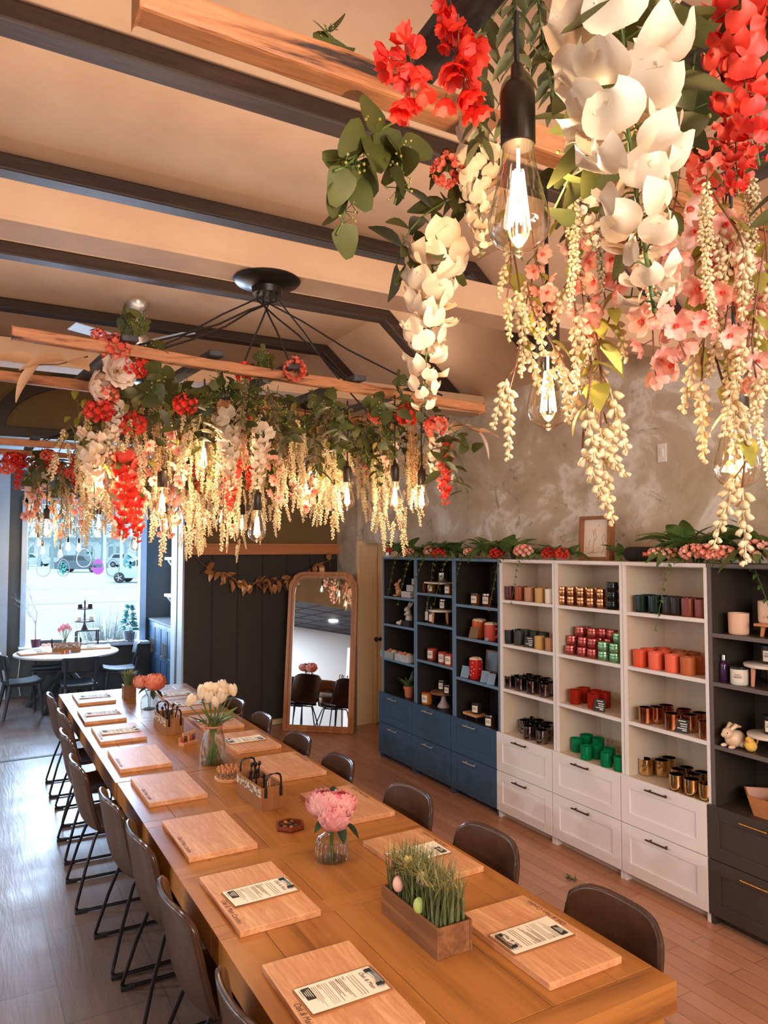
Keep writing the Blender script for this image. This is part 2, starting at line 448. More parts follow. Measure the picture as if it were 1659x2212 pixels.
# pale jamb with a brown stripe
b = MB(); b.box(2.262, 2.287, 8.86, 9.10, 0, 3.4, 0); b.box(2.255, 2.287, 9.10, 9.17, 0, 3.4, 1); b.box(2.262, 2.287, 9.17, 9.40, 0, 3.4, 0)
struct('trim_4', b, [M_pale, M_brownstrip])
b = MB(); b.box(2.37, 4.3, 8.83, 8.86, 0, .06); struct('baseboard_back', b, M_cream)
# arch trim over the opening
b = MB()
def arc(a, bb, n=28): return [(1.3 + a*math.cos(PI*i/n), 3.49 + bb*math.sin(PI*i/n)) for i in range(n+1)]
o_, i_ = arc(1.08, .69), arc(.95, .53)
b.prism(o_ + i_[::-1], -8.87, -8.80, 0, RY)
b.box(-1.95, 2.36, 8.80, 8.87, 3.39, 3.50)
struct('trim_5', b, M_arch, bevel=.006)
# side room
b = MB(); b.box(-5.1, -5, -3, 12.4, 0, 3); struct('wall_left', b, M_brick)
b = MB(); b.box(-1.96, -1.86, -3, 8.86, 2.75, 3.9); struct('wall_header', b, M_olive)
b = MB(); b.box(-5, -1.96, -3, 8.9, 2.75, 2.85)
for i in range(19): b.box(-5, -1.96, -3+i*.61, -2.985+i*.61, 2.742, 2.752, 1)
for i in range(5): b.box(-5+i*.61, -4.985+i*.61, -3, 8.9, 2.742, 2.752, 1)
struct('ceiling_side', b, [M_darktile, M_foot])
b = MB(); b.box(-5, 4.8, -3.1, -3, 0, 4.6); struct('wall_rear', b, M_cream)
b = MB(); b.box(-1.96, -1.76, -.2, .0, 0, 2.75); struct('column_side', b, M_olive)
for y in (3.0, 5.2, 7.2):
    b = MB(); b.lathe([(.09,0),(.11,.012),(.11,.02)], 24)
    o = ob('ceiling_light', b, emit('led_disc', (1,1,1,1), 14), loc=(-3.3, y, 2.722))
    tag(o, 'round white recessed light in the dark tiled ceiling, %s of three seen in the mirror' % {3.0:'first',5.2:'middle',7.2:'last'}[y], 'ceiling light', 'side room ceiling lights')
# window bay
b = MB()
b.box(-2.5, .80, 12.3, 12.5, 0, 3.4); b.box(2.47, 3.1, 12.3, 12.5, 0, 3.4); b.box(.80, 2.47, 12.3, 12.5, 0, .73); b.box(.80, 2.47, 12.3, 12.5, 2.88, 3.4)
struct('wall_front', b, M_baywall)
b = MB(); b.box(2.95, 3.1, 9.37, 12.3, 0, 3.4); struct('wall_bay_right', b, M_pale)
b = MB(); b.box(-2.6, 3.1, 9.37, 12.5, 3.36, 3.46); struct('ceiling_bay', b, M_bayceil)
b = MB(); b.box(.30, .57, 12.22, 12.3, 0, 3.36); struct('trim_6', b, M_pale)
b = MB(); b.box(-2.5, 2.95, 12.285, 12.3, 0, .10); struct('baseboard_front', b, M_baywall)
# window
b = MB()
b.box(.74, .82, 12.24, 12.40, .70, 2.96); b.box(2.45, 2.55, 12.24, 12.40, .70, 2.96); b.box(.74, 2.55, 12.24, 12.40, 2.86, 2.96)
b.box(.82, 2.45, 12.30, 12.38, 2.535, 2.575)
for i in range(1, 6): x = .82 + i*1.63/6; b.box(x-.016, x+.016, 12.31, 12.37, 2.57, 2.87)
win = struct('window_1', b, M_pale, bevel=.005)
b = MB(); b.box(.72, 2.57, 12.02, 12.36, .70, .74); ob('window_sill', b, M_pale, win, bevel=.006)
b = MB(); b.box(.82, 2.45, 12.34, 12.345, .74, 2.86); ob('window_pane', b, thin_glass('window_glass', (.97,.99,1,1), .06), win)
# painted eggs on the pane
def egg(cx, cz, w_, h_, n=26):
    return [(cx + w_*math.sin(2*PI*i/n)*(1-.18*math.cos(2*PI*i/n)), cz + h_*math.cos(2*PI*i/n)) for i in range(n)]
M_deco = {'teal': mat('teal_window_paint', lin(60,190,196), .7), 'violet': mat('violet_window_paint', lin(206,120,226), .7), 'white': mat('white_window_paint', lin(225,240,244), .7), 'grey': mat('grey_window_paint', lin(150,166,176), .7)}
for (ex, ez, hw, hh, c1, c2) in ((1.05,1.91,.10,.145,'grey',None),(1.33,1.90,.09,.135,'grey','teal'),(1.83,1.91,.085,.125,'violet','violet'),(1.62,2.05,.11,.15,'white',None),(1.70,2.12,.08,.12,'grey','teal'),(2.05,1.89,.10,.14,'grey',None),(2.30,1.98,.11,.15,'white','teal'),(.90,2.12,.09,.14,'grey',None)):
    b = MB(); e1, e2 = egg(ex, ez, hw, hh), egg(ex, ez, hw-.012, hh-.012)
    n = len(e1)
    for k in range(n):
        k2 = (k+1) % n
        b.add([(e1[k][0],12.336,e1[k][1]),(e1[k2][0],12.336,e1[k2][1]),(e2[k2][0],12.336,e2[k2][1]),(e2[k][0],12.336,e2[k][1])], [(0,1,2,3)], 0)
    if c2:
        rr = random.Random(int(ex*100))
        if c2 == 'violet':
            up_ = [p for p in e2 if p[1] > ez+.015]; lo_ = [p for p in e2 if p[1] < ez-.01]
            b.add([(x,12.337,z) for x, z in lo_], [tuple(range(len(lo_)))], 1); b.add([(x,12.337,z) for x, z in sorted(up_, key=lambda p: math.atan2(p[1]-ez-.05, p[0]-ex))], [tuple(range(len(up_)))], 1)
        else:
            for k in range(11):
                a = rr.uniform(0, 2*PI); q = rr.uniform(.1, .75)
                px, pz, rd = ex+hw*q*math.cos(a), ez+hh*q*math.sin(a), rr.uniform(.012, .024)
                b.add([(px+rd*math.cos(2*PI*j/10),12.337,pz+rd*math.sin(2*PI*j/10)) for j in range(10)], [tuple(range(10))], 1)
    o = ob('painted_egg', b, [M_deco[c1], M_deco[c2 or c1]], win)

# ------------------------------------------------------------------ ceiling beams
BY = [1.95, 3.29, 4.63, 5.99, 7.37, 8.74]
for y in BY:
    b = MB()
    pr = [(-1.86, ZF), (-.95, ZC), (BX, ZC), (WX+.02, ZF-.02), (WX+.02, ZF-.14), (BX-.045, ZC-.10), (-.905, ZC-.10), (-1.86, ZF-.14)]
    b.prism(pr, -(y+.135), -y, 0, RY)
    o = struct('ceiling_beam', b, M_beam, bevel=.012)
    m = o.modifiers.new('edge', 'DISPLACE') if False else None
for k, y in enumerate((.78, 3.25, 5.73)):
    b = MB(); b.box(-1.86, WX, y, y+.20, 3.52, 3.672); b.box(-1.86, WX, y-.010, y+.205, 3.50, 3.52)
    struct('tie_beam', b, M_tie, bevel=.004)

# ------------------------------------------------------------------ light switch on the plaster
b = MB(); b.cbox(WX-.006, 3.63, 2.885, .012, .075, .135); b.cbox(WX-.014, 3.63, 2.885, .008, .03, .06)
tag(ob('blank_wall_plate', b, mat('white_plastic', lin(236,232,226), .4), bevel=.003), 'small white rectangular plate high on the trowelled plaster wall', 'wall plate')
b = MB(); b.cbox(.74, 12.294, .78, .115, .014, .15); b.cbox(.725, 12.286, .78, .03, .008, .05)
# ------------------------------------------------------------------ display units along the right wall
XU, XD, PITCH, Y0 = 3.90, 3.855, .665, 6.93
def yk(k): return Y0 - PITCH*k
SH_A, SH_B = (1.772, 1.409, 1.044), (1.693, 1.404, 1.035)
def unit(k, col, shelves, label):
    t = thing('display_unit', label, 'cabinet', (0, 0, 0), 0, 'tall display units along the right wall')
    out, inn, edge, hm = {'blue': (M_blue, M_inner, M_bluedge, M_silver), 'white': (M_white, M_lining, M_white, M_bronze), 'black': (M_black, M_black, M_blackedge, M_brass)}[col]
    y1, y0 = yk(k)-.003, yk(k+1)+.003
    XB = 4.30; TH = .022
    b = MB()
    for (a, c) in ((y0, y0+TH), (y1-TH, y1)):
        b.box(XU+.006, XB, a, c, .68, 2.085, 0); b.box(XD+.02, XB, a, c, 0, .68, 0)
        b.box(XU, XU+.006, a, c, .68, 2.085, 2)
    b.box(XU-.008, XB, y0, y1, 2.085, 2.107, 2)
    b.box(XD+.02, XB, y0+TH, y1-TH, .655, .678, 1)
    b.box(XD+.07, XD+.09, y0+TH, y1-TH, 0, .06, 1)
    # linings inside the open half
    for (a, c) in ((y0+TH, y0+TH+.003), (y1-TH-.003, y1-TH)): b.box(XU+.012, XB-.01, a, c, .678, 2.085, 1)
    b.box(XU+.012, XB, y0+TH, y1-TH, 2.079, 2.086, 1)
    ob('carcass', b, [out, inn, edge], t)
    b = MB(); ym = (y0+y1)/2 - .05
    b.box(XB-.012, XB-.004, y0+TH, ym-.003, .68, 2.085); b.box(XB-.012, XB-.004, ym+.003, y1-TH, .68, 2.085); b.box(XB-.004, XB, y0, y1, .68, 2.085, 1)
    ob('back_panel', b, [inn, M_bronze if col == 'white' else inn], t)
    for z in shelves:
        b = MB(); b.box(XU+.014, XB-.012, y0+TH, y1-TH, z-.024, z, 1); b.box(XU+.002, XU+.014, y0+TH, y1-TH, z-.024, z, 2)
        ob('shelf', b, [out, inn, edge], t)
    for (za, zb) in ((.383, .69), (.06, .377)):
        b = MB(); fw_ = .075; ya, yb = y0+.001, y1-.001
        b.box(XD+.008, XD+.022, ya, yb, za, zb)
        b.box(XD, XD+.01, ya, ya+fw_, za, zb); b.box(XD, XD+.01, yb-fw_, yb, za, zb)
        b.box(XD, XD+.01, ya+fw_, yb-fw_, zb-fw_, zb); b.box(XD, XD+.01, ya+fw_, yb-fw_, za, za+fw_)
        d = ob('drawer', b, [out], t, bevel=.0022)
        h = MB(); yc, zc = (ya+yb)/2+.02, zb-.037
        h.tube([(XD-.028, yc-.085, zc), (XD-.028, yc+.085, zc)], .0055, 10)
        for s in (-.06, .06): h.tube([(XD-.028, yc+s, zc), (XD+.004, yc+s, zc)], .0048, 8)
        ob('handle', h, [hm], d)
    return t
unit(0, 'blue', SH_A[:0] + (1.693, 1.404, 1.043), 'slate blue tall unit with dark inside, at the far end beside the cream door')
unit(1, 'blue', (1.764, 1.475, 1.112), 'slate blue tall unit with dark inside, middle one of the three blue units')
unit(2, 'blue', (1.695, 1.404, 1.040), 'slate blue tall unit with dark inside, touching the white units')
unit(3, 'white', SH_A, 'white tall unit beside the blue units, holding rows of brown and black tumblers')
unit(4, 'white', SH_A, 'white tall unit in the middle of the white ones, holding green glass tumblers')
unit(5, 'white', SH_A, 'white tall unit beside the charcoal unit, holding orange tumblers')
unit(6, 'black', SH_B, 'charcoal tall unit with brass handles, cut by the right edge of the photo')

# ------------------------------------------------------------------ the two long tables
def table(y0, y1, label, x0=.85, x1=2.10):
    t = thing('dining_table', label, 'table', ((x0+x1)/2, (y0+y1)/2, 0), 0, 'long oak tables')
    ox, oy = (x0+x1)/2, (y0+y1)/2
    hx, hy = (x1-x0)/2, (y1-y0)/2
    b = MB(); g = .0012; zt, zb = .76, .657
    b.box(-hx+.004, hx-.004, -hy+.004, hy-.004, .655, .74, 1)
    bw = .10; side = .17
    cuts = [-hy, -hy+bw, -hy+1.00, -hy+1.10, -hy+1.57, -hy+1.70, -hy+2.25, -hy+2.34, hy-bw, hy]
    for i in range(len(cuts)-1):
        a, c = cuts[i]+g, cuts[i+1]-g
        w_ = cuts[i+1]-cuts[i]
        if w_ < .14: b.box(-hx, hx, a, c, zb, zt, 1)
        else:
            b.box(-hx, -hx+side-g, a, c, zb, zt, 0); b.box(hx-side+g, hx, a, c, zb, zt, 0)
            xs = [-hx+side, -.16, .17, hx-side]
            for j in range(3): b.box(xs[j]+g, xs[j+1]-g, a, c, zb, zt, 0)
    ob('tabletop', b, [M_oak, M_oakx], t, bevel=.0012, seg=1)
    b = MB()
    b.box(-hx+.03, hx-.03, -hy+.03, hy-.03, .60, .655)
    ob('apron', b, [M_oakx], t)
    for sx in (-1, 1):
        for sy in (-1, 1):
            b = MB(); b.cbox(sx*.08, sy*(hy-.40), .30, .10, .10, .60)
            ob('leg', b, [M_oak], t, bevel=.004)
    return t
table(1.73, 4.825, 'long oak plank table nearest the camera, holding the big grass planter')
table(4.835, 8.00, 'long oak plank table farther back, toward the window, holding the white tulips', x0=.842, x1=2.09)

# ------------------------------------------------------------------ leather shell chairs with sled legs
def shell_pt(u, v):
    """u 0 seat front .. 1 back top, v -1..1 across"""
    P = [(.47,.452),(.45,.468),(.40,.474),(.32,.464),(.22,.448),(.13,.450),(.075,.480),(.045,.540),(.025,.62),(.008,.71),(-.008,.795),(-.02,.865)]
    Wd = [.185,.20,.215,.224,.23,.235,.238,.24,.24,.238,.234,.226]
    f = u*(len(P)-1); i = min(int(f), len(P)-2); q = f-i
    def cr(a, b, c, d): return .5*((2*b)+(-a+c)*q+(2*a-5*b+4*c-d)*q*q+(-a+3*b-3*c+d)*q**3)
    I = [max(0, i-1), i, i+1, min(len(P)-1, i+2)]
    x = cr(*[P[k][0] for k in I]); z = cr(*[P[k][1] for k in I]); wd = cr(*[Wd[k] for k in I])
    y = wd*v
    e = abs(v)**2.6
    bk = max(0, min(1, (u-.42)/.18)); bk = bk*bk*(3-2*bk)
    x += e*.064*bk
    z += e*.03*(1-bk)*min(1, u*5) - (abs(v)**6)*.05*max(0, (u-.72)/.28)
    return (x, y, z)
def make_chair(label, group):
    t = thing('dining_chair', label, 'chair', (0,0,0), 0, group)
    b = MB(); b.grid(lambda u, v: shell_pt(u, v*2-1), 22, 12)
    ob('shell', b, [M_leather], t, solid=.022, sub=1)
    edge = [shell_pt(u/22, -1) for u in range(23)] + [shell_pt(1, v/6-1) for v in range(1, 12)] + [shell_pt(1-u/22, 1) for u in range(23)]
    b = MB(); b.tube(edge, .0055, 6); ob('piping', b, [M_piping], t)
    for s in (-1, 1):
        b = MB()
        pts = [(.13, s*.15, .432), (.115, s*.155, .41), (.06, s*.19, .25), (.012, s*.222, .075), (.002, s*.228, .035), (.012, s*.232, .017), (.04, s*.234, .012),
               (.40, s*.234, .012), (.445, s*.232, .017), (.452, s*.228, .04), (.44, s*.215, .10), (.40, s*.165, .40), (.385, s*.155, .432), (.36, s*.15, .438)]
        b.tube(pts, .0095, 8)
        lg = ob('leg', b, [M_frame], t)
        for x in (.03, .42):
            f = MB(); f.cbox(x, s*.234, .011, .07, .026, .022); ob('foot_pad', f, [M_foot], lg, bevel=.003)
    for x in (.14, .37): b = MB(); b.tube([(x, -.15, .434), (x, .15, .434)], .009, 8); ob('seat_bracket', b, [M_frame], t)
    return t
LY = [2.22, 2.98, 3.71, 4.30, 5.12, 5.90, 6.66, 7.46]
LX = [.733, .722, .733, .70, .635, .66, .72, .71]
nthL = ['cut by the bottom of the photo', 'second from the bottom of the photo', 'third from the bottom of the photo', 'at the joint of the two tables', 'fifth from the bottom of the photo', 'sixth from the bottom of the photo', 'second from the far end of the table', 'at the far table corner']
ch0 = make_chair('brown leather shell chair in the left row, ' + nthL[0], 'leather chairs on the left side of the table')
ch0.location = (LX[0], LY[0], 0)
for i in range(1, 8):
    dup(ch0, (LX[i], LY[i], 0), (0, 0, RND.uniform(-.04, .04)), 'brown leather shell chair in the left row, ' + nthL[i])
RYs = [2.07, 2.85, 3.55, 4.47, 5.15, 5.92, 6.62, 7.36]
RXs = [2.085, 2.07, 2.10, 2.035, 2.02, 2.0, 2.0, 2.04]
nthR = ['nearest the camera, before the white drawers', 'across from the pink peonies', 'third from camera, beside the blue drawers', 'fourth from camera', 'fifth from camera', 'sixth from camera', 'seventh from camera', 'at the far end behind the tulips']
for i in range(8):
    dup(ch0, (max(RXs[i]+.085, 2.206), RYs[i]-(.03 if i > 2 else 0), 0), (0, 0, PI + RND.uniform(-.04, .04)), 'dark leather shell chair in the right row, ' + nthR[i], 'leather chairs on the right side of the table', (1, 1, 1 if i < 3 else .95))

# ------------------------------------------------------------------ standing mirror
MW, MH = .876, 1.92
t = thing('standing_mirror', 'tall arched wooden standing mirror leaning in the corner by the cream door', 'mirror', (3.735, 8.20, 0))
t.rotation_euler = (math.radians(-7.5), 0, math.atan2(7.925-8.486, 4.077-3.404))
def mirror_outline(w, h, r, notch):
    pts = [(-w/2, 0), (w/2, 0)]
    zs = h - r
    pts += [(w/2, zs-.06)]
    for i in range(9): a = PI/2*i/8; pts.append((w/2 - notch*(1-math.cos(a)) - .0, zs-.06 + (.06+r*.45)*math.sin(a)))
    cx = w/2-notch-r*.9
    for i in range(9): a = PI/2*i/8; pts.append((cx + r*.9*math.cos(a), zs + r*.45 + r*.55*math.sin(a)))
    left = [(-x, z) for x, z in pts[:1:-1]]
    return pts + left
RX = Matrix(((1,0,0,0),(0,0,-1,0),(0,1,0,0),(0,0,0,1)))
def ringprism(b, o, i, d0, d1, mi=0):
    n = len(o)
    for k in range(n):
        k2 = (k+1) % n
        q = [o[k], o[k2], i[k2], i[k]]
        b.add([(x, d0, z) for x, z in q] + [(x, d1, z) for x, z in q], [(0,1,2,3),(7,6,5,4),(0,4,5,1),(2,6,7,3)], mi)
o1 = mirror_outline(MW, MH, .17, .05); f_ = .075
i1 = [(x*(MW/2-f_)/(MW/2), f_ + z*(MH-2*f_)/MH) for x, z in o1]
m1 = [(x*(MW/2-f_*.55)/(MW/2), f_*.55 + z*(MH-1.1*f_)/MH) for x, z in o1]
b = MB(); ringprism(b, o1, i1, -.022, .022); ringprism(b, o1, m1, -.036, -.02)
ob('frame', b, [M_mirframe], t, bevel=.004)
b = MB(); b.add([(x, -.004, z) for x, z in i1], [tuple(range(len(i1)))]); b.add([(x, .012, z) for x, z in i1], [tuple(range(len(i1)-1, -1, -1))])
ob('mirror_glass', b, [M_mirror], t)

# ------------------------------------------------------------------ window corner: round table, chairs, cabinet
TX, TY = 1.28, 11.25
t = thing('round_table', 'round whitewashed table on crossed dark legs before the window', 'table', (TX, TY, 0))
b = MB(); b.lathe([(0,.725),(.66,.725),(.68,.735),(.68,.752),(.67,.76),(0,.76)], 56, 0); ob('tabletop', b, [M_tabletopw], t)
for k in range(4):
    a = PI/4 + k*PI/2 + .25
    b = MB(); M_ = TR(0, 0, 0, 0, 0, a)
    p0, p1 = V((.52, 0, 0)), V((-.18, 0, .725))
    for (dx) in (0,):
        vs = []
        for p in (p0, p1):
            for sx, sy in ((-.035,-.025),(.035,-.025),(.035,.025),(-.035,.025)): vs.append((p.x+sx, p.y+sy+(.03 if k % 2 else -.03), p.z))
        b.add(vs, [(3,2,1,0),(4,5,6,7),(0,1,5,4),(1,2,6,5),(2,3,7,6),(3,0,4,7)], 0, False, M_)
    ob('leg', b, [M_blackwood], t, bevel=.004)
def make_wchair(label):
    t = thing('wooden_chair', label, 'chair', (0,0,0), 0, 'blackened wooden chairs at the round table')
    b = MB(); b.grid(lambda u, v: (-.21+.44*u, (v-.5)*(.44-.05*u), .455-.012*math.sin(PI*u)+.02*u**6 - .008*math.sin(PI*v)), 10, 10)
    ob('seat', b, [M_blackwood], t, solid=.03, sub=1)
    b = MB(); b.grid(lambda u, v: (-.245-.035*u + .05*(2*v-1)**2, (v-.5)*.44, .63+.19*u), 6, 12)
    ob('backrest', b, [M_blackwood], t, solid=.026, sub=1)
    for s in (-1, 1):
        b = MB(); b.tube([(-.20, s*.175, .44), (-.235, s*.18, .64), (-.262, s*.18, .79)], .018, 8); ob('back_post', b, [M_blackwood], t)
        for (xa, xb) in ((-.17, -.25), (.17, .22)):
            b = MB(); b.tube([(xa, s*.16, .45), (xb, s*.205, 0)], [.028, .017], 8); ob('leg', b, [M_blackwood], t)
    b = MB()
    b.box(-.18, .19, -.165, .165, .405, .44); ob('seat_rail', b, [M_blackwood], t, bevel=.004)
    return t
w0 = make_wchair('black wooden chair at the round table, back turned to the camera'); w0.location = (1.32, 10.38, 0); w0.rotation_euler = (0, 0, PI/2)
dup(w0, (.70, 10.92, 0), (0, 0, .15), 'black wooden chair left of the round table, cut by the photo edge')
dup(w0, (2.02, 11.42, 0), (0, 0, PI-.1), 'black wooden chair right of the round table, beside the grey cabinet')
dup(w0, (1.10, 11.98-.02, 0), (0, 0, -PI/2-.15), 'black wooden chair between the round table and the window sill')
# grey cabinet
t = thing('corner_cabinet', 'low blue grey cabinet with tall doors beside the window', 'cabinet', (2.60, 10.7, 0))
b = MB(); b.box(.02, .35, 0, 1.595, .08, 1.06); b.box(.06, .35, 0, 1.59, 0, .08); ob('body', b, [M_blue], t)
b = MB(); b.box(-.015, .35, -.01, 1.597, 1.06, 1.09); ob('top', b, [M_baywall], t, bevel=.004)
for i in range(4):
    ya, yb = .012+i*.395, .395+i*.395
    b = MB(); b.box(.008, .022, ya, yb, .09, 1.05); f_ = .07
    b.box(0, .01, ya, ya+f_, .09, 1.05); b.box(0, .01, yb-f_, yb, .09, 1.05); b.box(0, .01, ya+f_, yb-f_, .98, 1.05); b.box(0, .01, ya+f_, yb-f_, .09, .16); b.box(0, .01, ya+f_, yb-f_, .52, .59)
    d = ob('door', b, [M_blue], t, bevel=.003)
    h = MB(); yy = yb-.03 if i % 2 == 0 else ya+.03
    h.tube([(-.03, yy, .58), (-.03, yy, .80)], .007, 8); h.tube([(-.03, yy, .61), (.004, yy, .61)], .005, 6); h.tube([(-.03, yy, .77), (.004, yy, .77)], .005, 6)
    ob('handle', h, [M_brass], d)
for z, nm in ((1.50, 'lower white shelf on a slanted bracket above the grey cabinet'), (2.06, 'upper white shelf on a slanted bracket above the grey cabinet')):
    t = thing('wall_shelf', nm, 'shelf', (2.95, 11.2, z), 0, 'white bracket shelves by the window')
    b = MB(); b.box(-.26, 0, -.42, .42, -.04, .0); ob('board', b, [mat('white_shelf_paint', lin(232,236,240), .5) if z < 2 else bpy.data.materials['white_shelf_paint']], t, bevel=.003)
    for y in (-.36, .36):
        b = MB(); b.box(-.02, 0, y-.015, y+.015, -.36, -.04); b.tube([(-.22, y, -.05), (-.01, y, -.34)], .013, 6); ob('bracket', b, [bpy.data.materials['white_shelf_paint']], t)
# ------------------------------------------------------------------ things on the tables
TZ = .76
DG = None
def text_mesh(s, size, m, shear=.28, bold=0):
    cu = bpy.data.curves.new('lettering', 'FONT'); cu.body = s; cu.size = size; cu.shear = shear; cu.offset = bold
    cu.materials.append(m)
    o = bpy.data.objects.new('lettering', cu); COL.objects.link(o)
    dg = bpy.context.evaluated_depsgraph_get()
    me = bpy.data.meshes.new_from_object(o.evaluated_get(dg))
    bpy.data.objects.remove(o)
    return me
M_burn = mat('burnt_lettering', lin(70,40,28), .8)
M_ink = mat('printed_ink', lin(48,40,36), .8)
M_ink2 = mat('grey_small_print', lin(128,112,98), .8)
M_paper = mat('cream_paper', lin(246,232,208), .7, c2=lin(250,238,216), scale=2)
M_clipb = wood('clipboard_hardboard', lin(160,104,62), lin(178,122,76), axis=1, rough=.5, scale=3)
M_steel = mat('polished_steel', lin(190,186,180), .22, 1)
board_text = text_mesh('Oak & Main Candles', .031, M_burn)
head_text = text_mesh('Oak & Main', .021, M_ink)
step_texts = [text_mesh('Step %d:' % i, .0105, M_ink) for i in (1, 2, 3)]

def make_board(label):
    t = thing('serving_board', label, 'wooden board', (0,0,0), 0, 'bamboo boards laid out on the tables')
    b = MB(); b.box(-.262, .262, -.165, .165, 0, .026); ob('board', b, [M_board], t, bevel=.003)
    e = ob('engraving', board_text, None, t, loc=(-.005, -.154, .0263)); e.scale = (.82, 1, 1)
    return t
def make_clip(label):
    t = thing('clipboard', label, 'clipboard', (0,0,0), 0, 'clipboards lying on the bamboo boards')
    def rr(hx, hy, r, n=5):
        o = []
        for cx, cy, a0 in ((hx-r, hy-r, 0), (-hx+r, hy-r, PI/2), (-hx+r, -hy+r, PI), (hx-r, -hy+r, 1.5*PI)):
            o += [(cx+r*math.cos(a0+PI/2*i/n), cy+r*math.sin(a0+PI/2*i/n)) for i in range(n+1)]
        return o
    b = MB(); b.prism(rr(.080, .143, .010), 0, .004); ob('backing', b, [M_clipb], t)
    b = MB(); b.grid(lambda u, v: ((u-.5)*.148, (v-.5)*.272-.002, .0048+.0035*(1-v)**3*(.4+.6*u)), 6, 10, sm=True)
    p = ob('paper', b, [M_paper], t)
    b = MB(); z = .0062
    def bar(x0, x1, y, h=.0009, mi=0, dz=0): b.box(x0, x1, y-h/2, y+h/2, z-.0012+dz, z+.0006+dz, mi)
    for i in range(3): bar(-.055, .062, .062-.010*i, .0004, 2)
    for g, (y0_, n_) in enumerate(((.022, 3), (-.004, 3), (-.068, 4))):
        for i in range(n_): bar(-.056, .060-.02*((i*7+g) % 3), y0_-.0060*i-.006, .0011, 2)
    for i in range(4): bar(-.058, .060, -.036-.007*i, .0004, 2)
    b.box(-.058, .004, -.122, -.094, z-.001, z+.0028, 0)
    for i in range(4): bar(-.050+.004*i, -.004-.004*i, -.100-.006*i, .0016, 1, .0028)
    bar(-.058, -.008, -.128, .0016)
    ob('printing', b, [M_ink, M_paper, M_ink2], p)
    hd = ob('heading', head_text, None, p, loc=(-.052, .083, z+.0006))
    for i, y in enumerate((.024, -.002, -.066)): ob('heading', step_texts[i], None, p, loc=(-.060, y, z+.0008))
    b = MB()
    b.box(-.046, .046, .122, .132, .005, .012, 0)
    b.tube([(-.044, .127, .014), (.044, .127, .014)], .0042, 8, 0)
    for s in (-1, 1):
        b.box(s*.042-.006, s*.042+.006, .102, .128, .0092, .0142, 1)
    b.tube([(-.042, .108, .010), (-.02, .113, .011), (0, .117, .011), (.02, .113, .011), (.042, .108, .010)], .0016, 6, 0)
    ob('clip', b, [M_steel, M_foot], t)
    return t
bdL = [(2.195,1.075),(2.97,1.082),(3.715,1.092),(4.545,1.09),(5.275,1.068),(6.055,1.068),(6.77,1.053),(7.575,1.105)]
bdR = [(2.155,1.855),(2.975,1.88),(3.765,1.885),(4.605,1.875),(5.33,1.855),(6.06,1.83),(6.80,1.84),(7.30,1.84)]
wL = ['nearest the camera', 'second from the camera', 'third from the camera, bare', 'fourth from the camera, bare', 'bare, just beyond the table joint', 'sixth from the camera', 'seventh from the camera', 'eighth, at the far end']
wR = ['beside the big grass planter', 'just behind the grass planter', 'bare, beside the pink peonies', 'bare, beside the near tool caddy', 'right of the white tulips', 'sixth from the camera', 'seventh from the camera', 'eighth, at the far end']
b0 = None; c0 = None
for side, lst, wd, rz in (('left', bdL, wL, -PI/2), ('right', bdR, wR, PI/2)):
    for i, (y, x) in enumerate(lst):
        lab = 'bamboo board on the %s side of the table, %s' % (side, wd[i])
        a = rz + RND.uniform(-.015, .015)
        if b0 is None: b0 = make_board(lab); b0.location = (x, y, TZ); b0.rotation_euler = (0, 0, a)
        else: dup(b0, (x, y, TZ), (0, 0, a), lab)
        if (side, i) in {('left',0),('left',1),('left',5),('left',6),('left',7),('right',0),('right',1),('right',4),('right',5),('right',6),('right',7)}:
            lab = 'clipboard with a printed sheet on the %s board %s' % (side, wd[i].split(',')[0])
            dx = .012 if side == 'left' else -.02
            if c0 is None: c0 = make_clip(lab); c0.location = (x+dx, y-.005, TZ+.026); c0.rotation_euler = (0, 0, a+.03)
            else: dup(c0, (x+dx, y-.005, TZ+.026), (0, 0, a+RND.uniform(-.05, .05)), lab)

# ---- foliage helpers
def blade(b, p, d, h, w_, lean, mi=0, n=5, curl=1.6):
    """a grass blade from p leaning along direction d"""
    vs = []; fs = []
    dx, dy = math.cos(d), math.sin(d)
    for i in range(n+1):
        q = i/n; l = lean*q**curl; z = h*(q-.25*lean/h*q**3) if lean > h*.4 else h*q
        ww = w_*(1-q**2)*.5+.0002
        vs += [(p[0]+dx*l-dy*ww, p[1]+dy*l+dx*ww, p[2]+z), (p[0]+dx*l+dy*ww, p[1]+dy*l-dx*ww, p[2]+z)]
        if i: fs.append((2*i-2, 2*i-1, 2*i+1, 2*i))
    b.add(vs, fs, mi, True)
def petal(b, M_, lx, ly, cup=.5, ruff=.0, nu=4, nv=4, mi=0, tip=0.0, ph=0):
    """rounded petal growing along +y from the origin, cupped toward +z"""
    def fn(u, v):
        a = v
        wd = math.sin(PI*min(1, (.12+.88*a)**.75))**.6 if a < 1 else .12
        wd = (math.sin(PI*(.10+.78*a**.85)))**.65*(1-tip*a**2)
        x = (u-.5)*lx*wd; y = ly*a
        z = cup*ly*(a*a) + cup*lx*1.2*(u-.5)**2*2*a + ruff*math.sin(ph+u*7.5+a*3)*a
        return (x, y, z)
    b.grid(fn, nu, nv, mi, M_)
def leaf(b, M_, l, w_, fold=.25, bend=.2, mi=0, nv=5, rnd_=False):
    def fn(u, v):
        wd = (math.sin(PI*(.03+.94*v**(.55 if rnd_ else .8))))**(.55 if rnd_ else .9)
        x = (u-.5)*w_*wd
        return (x, l*v, -bend*l*v*v + fold*abs(x))
    b.grid(fn, 2, nv, mi, M_)
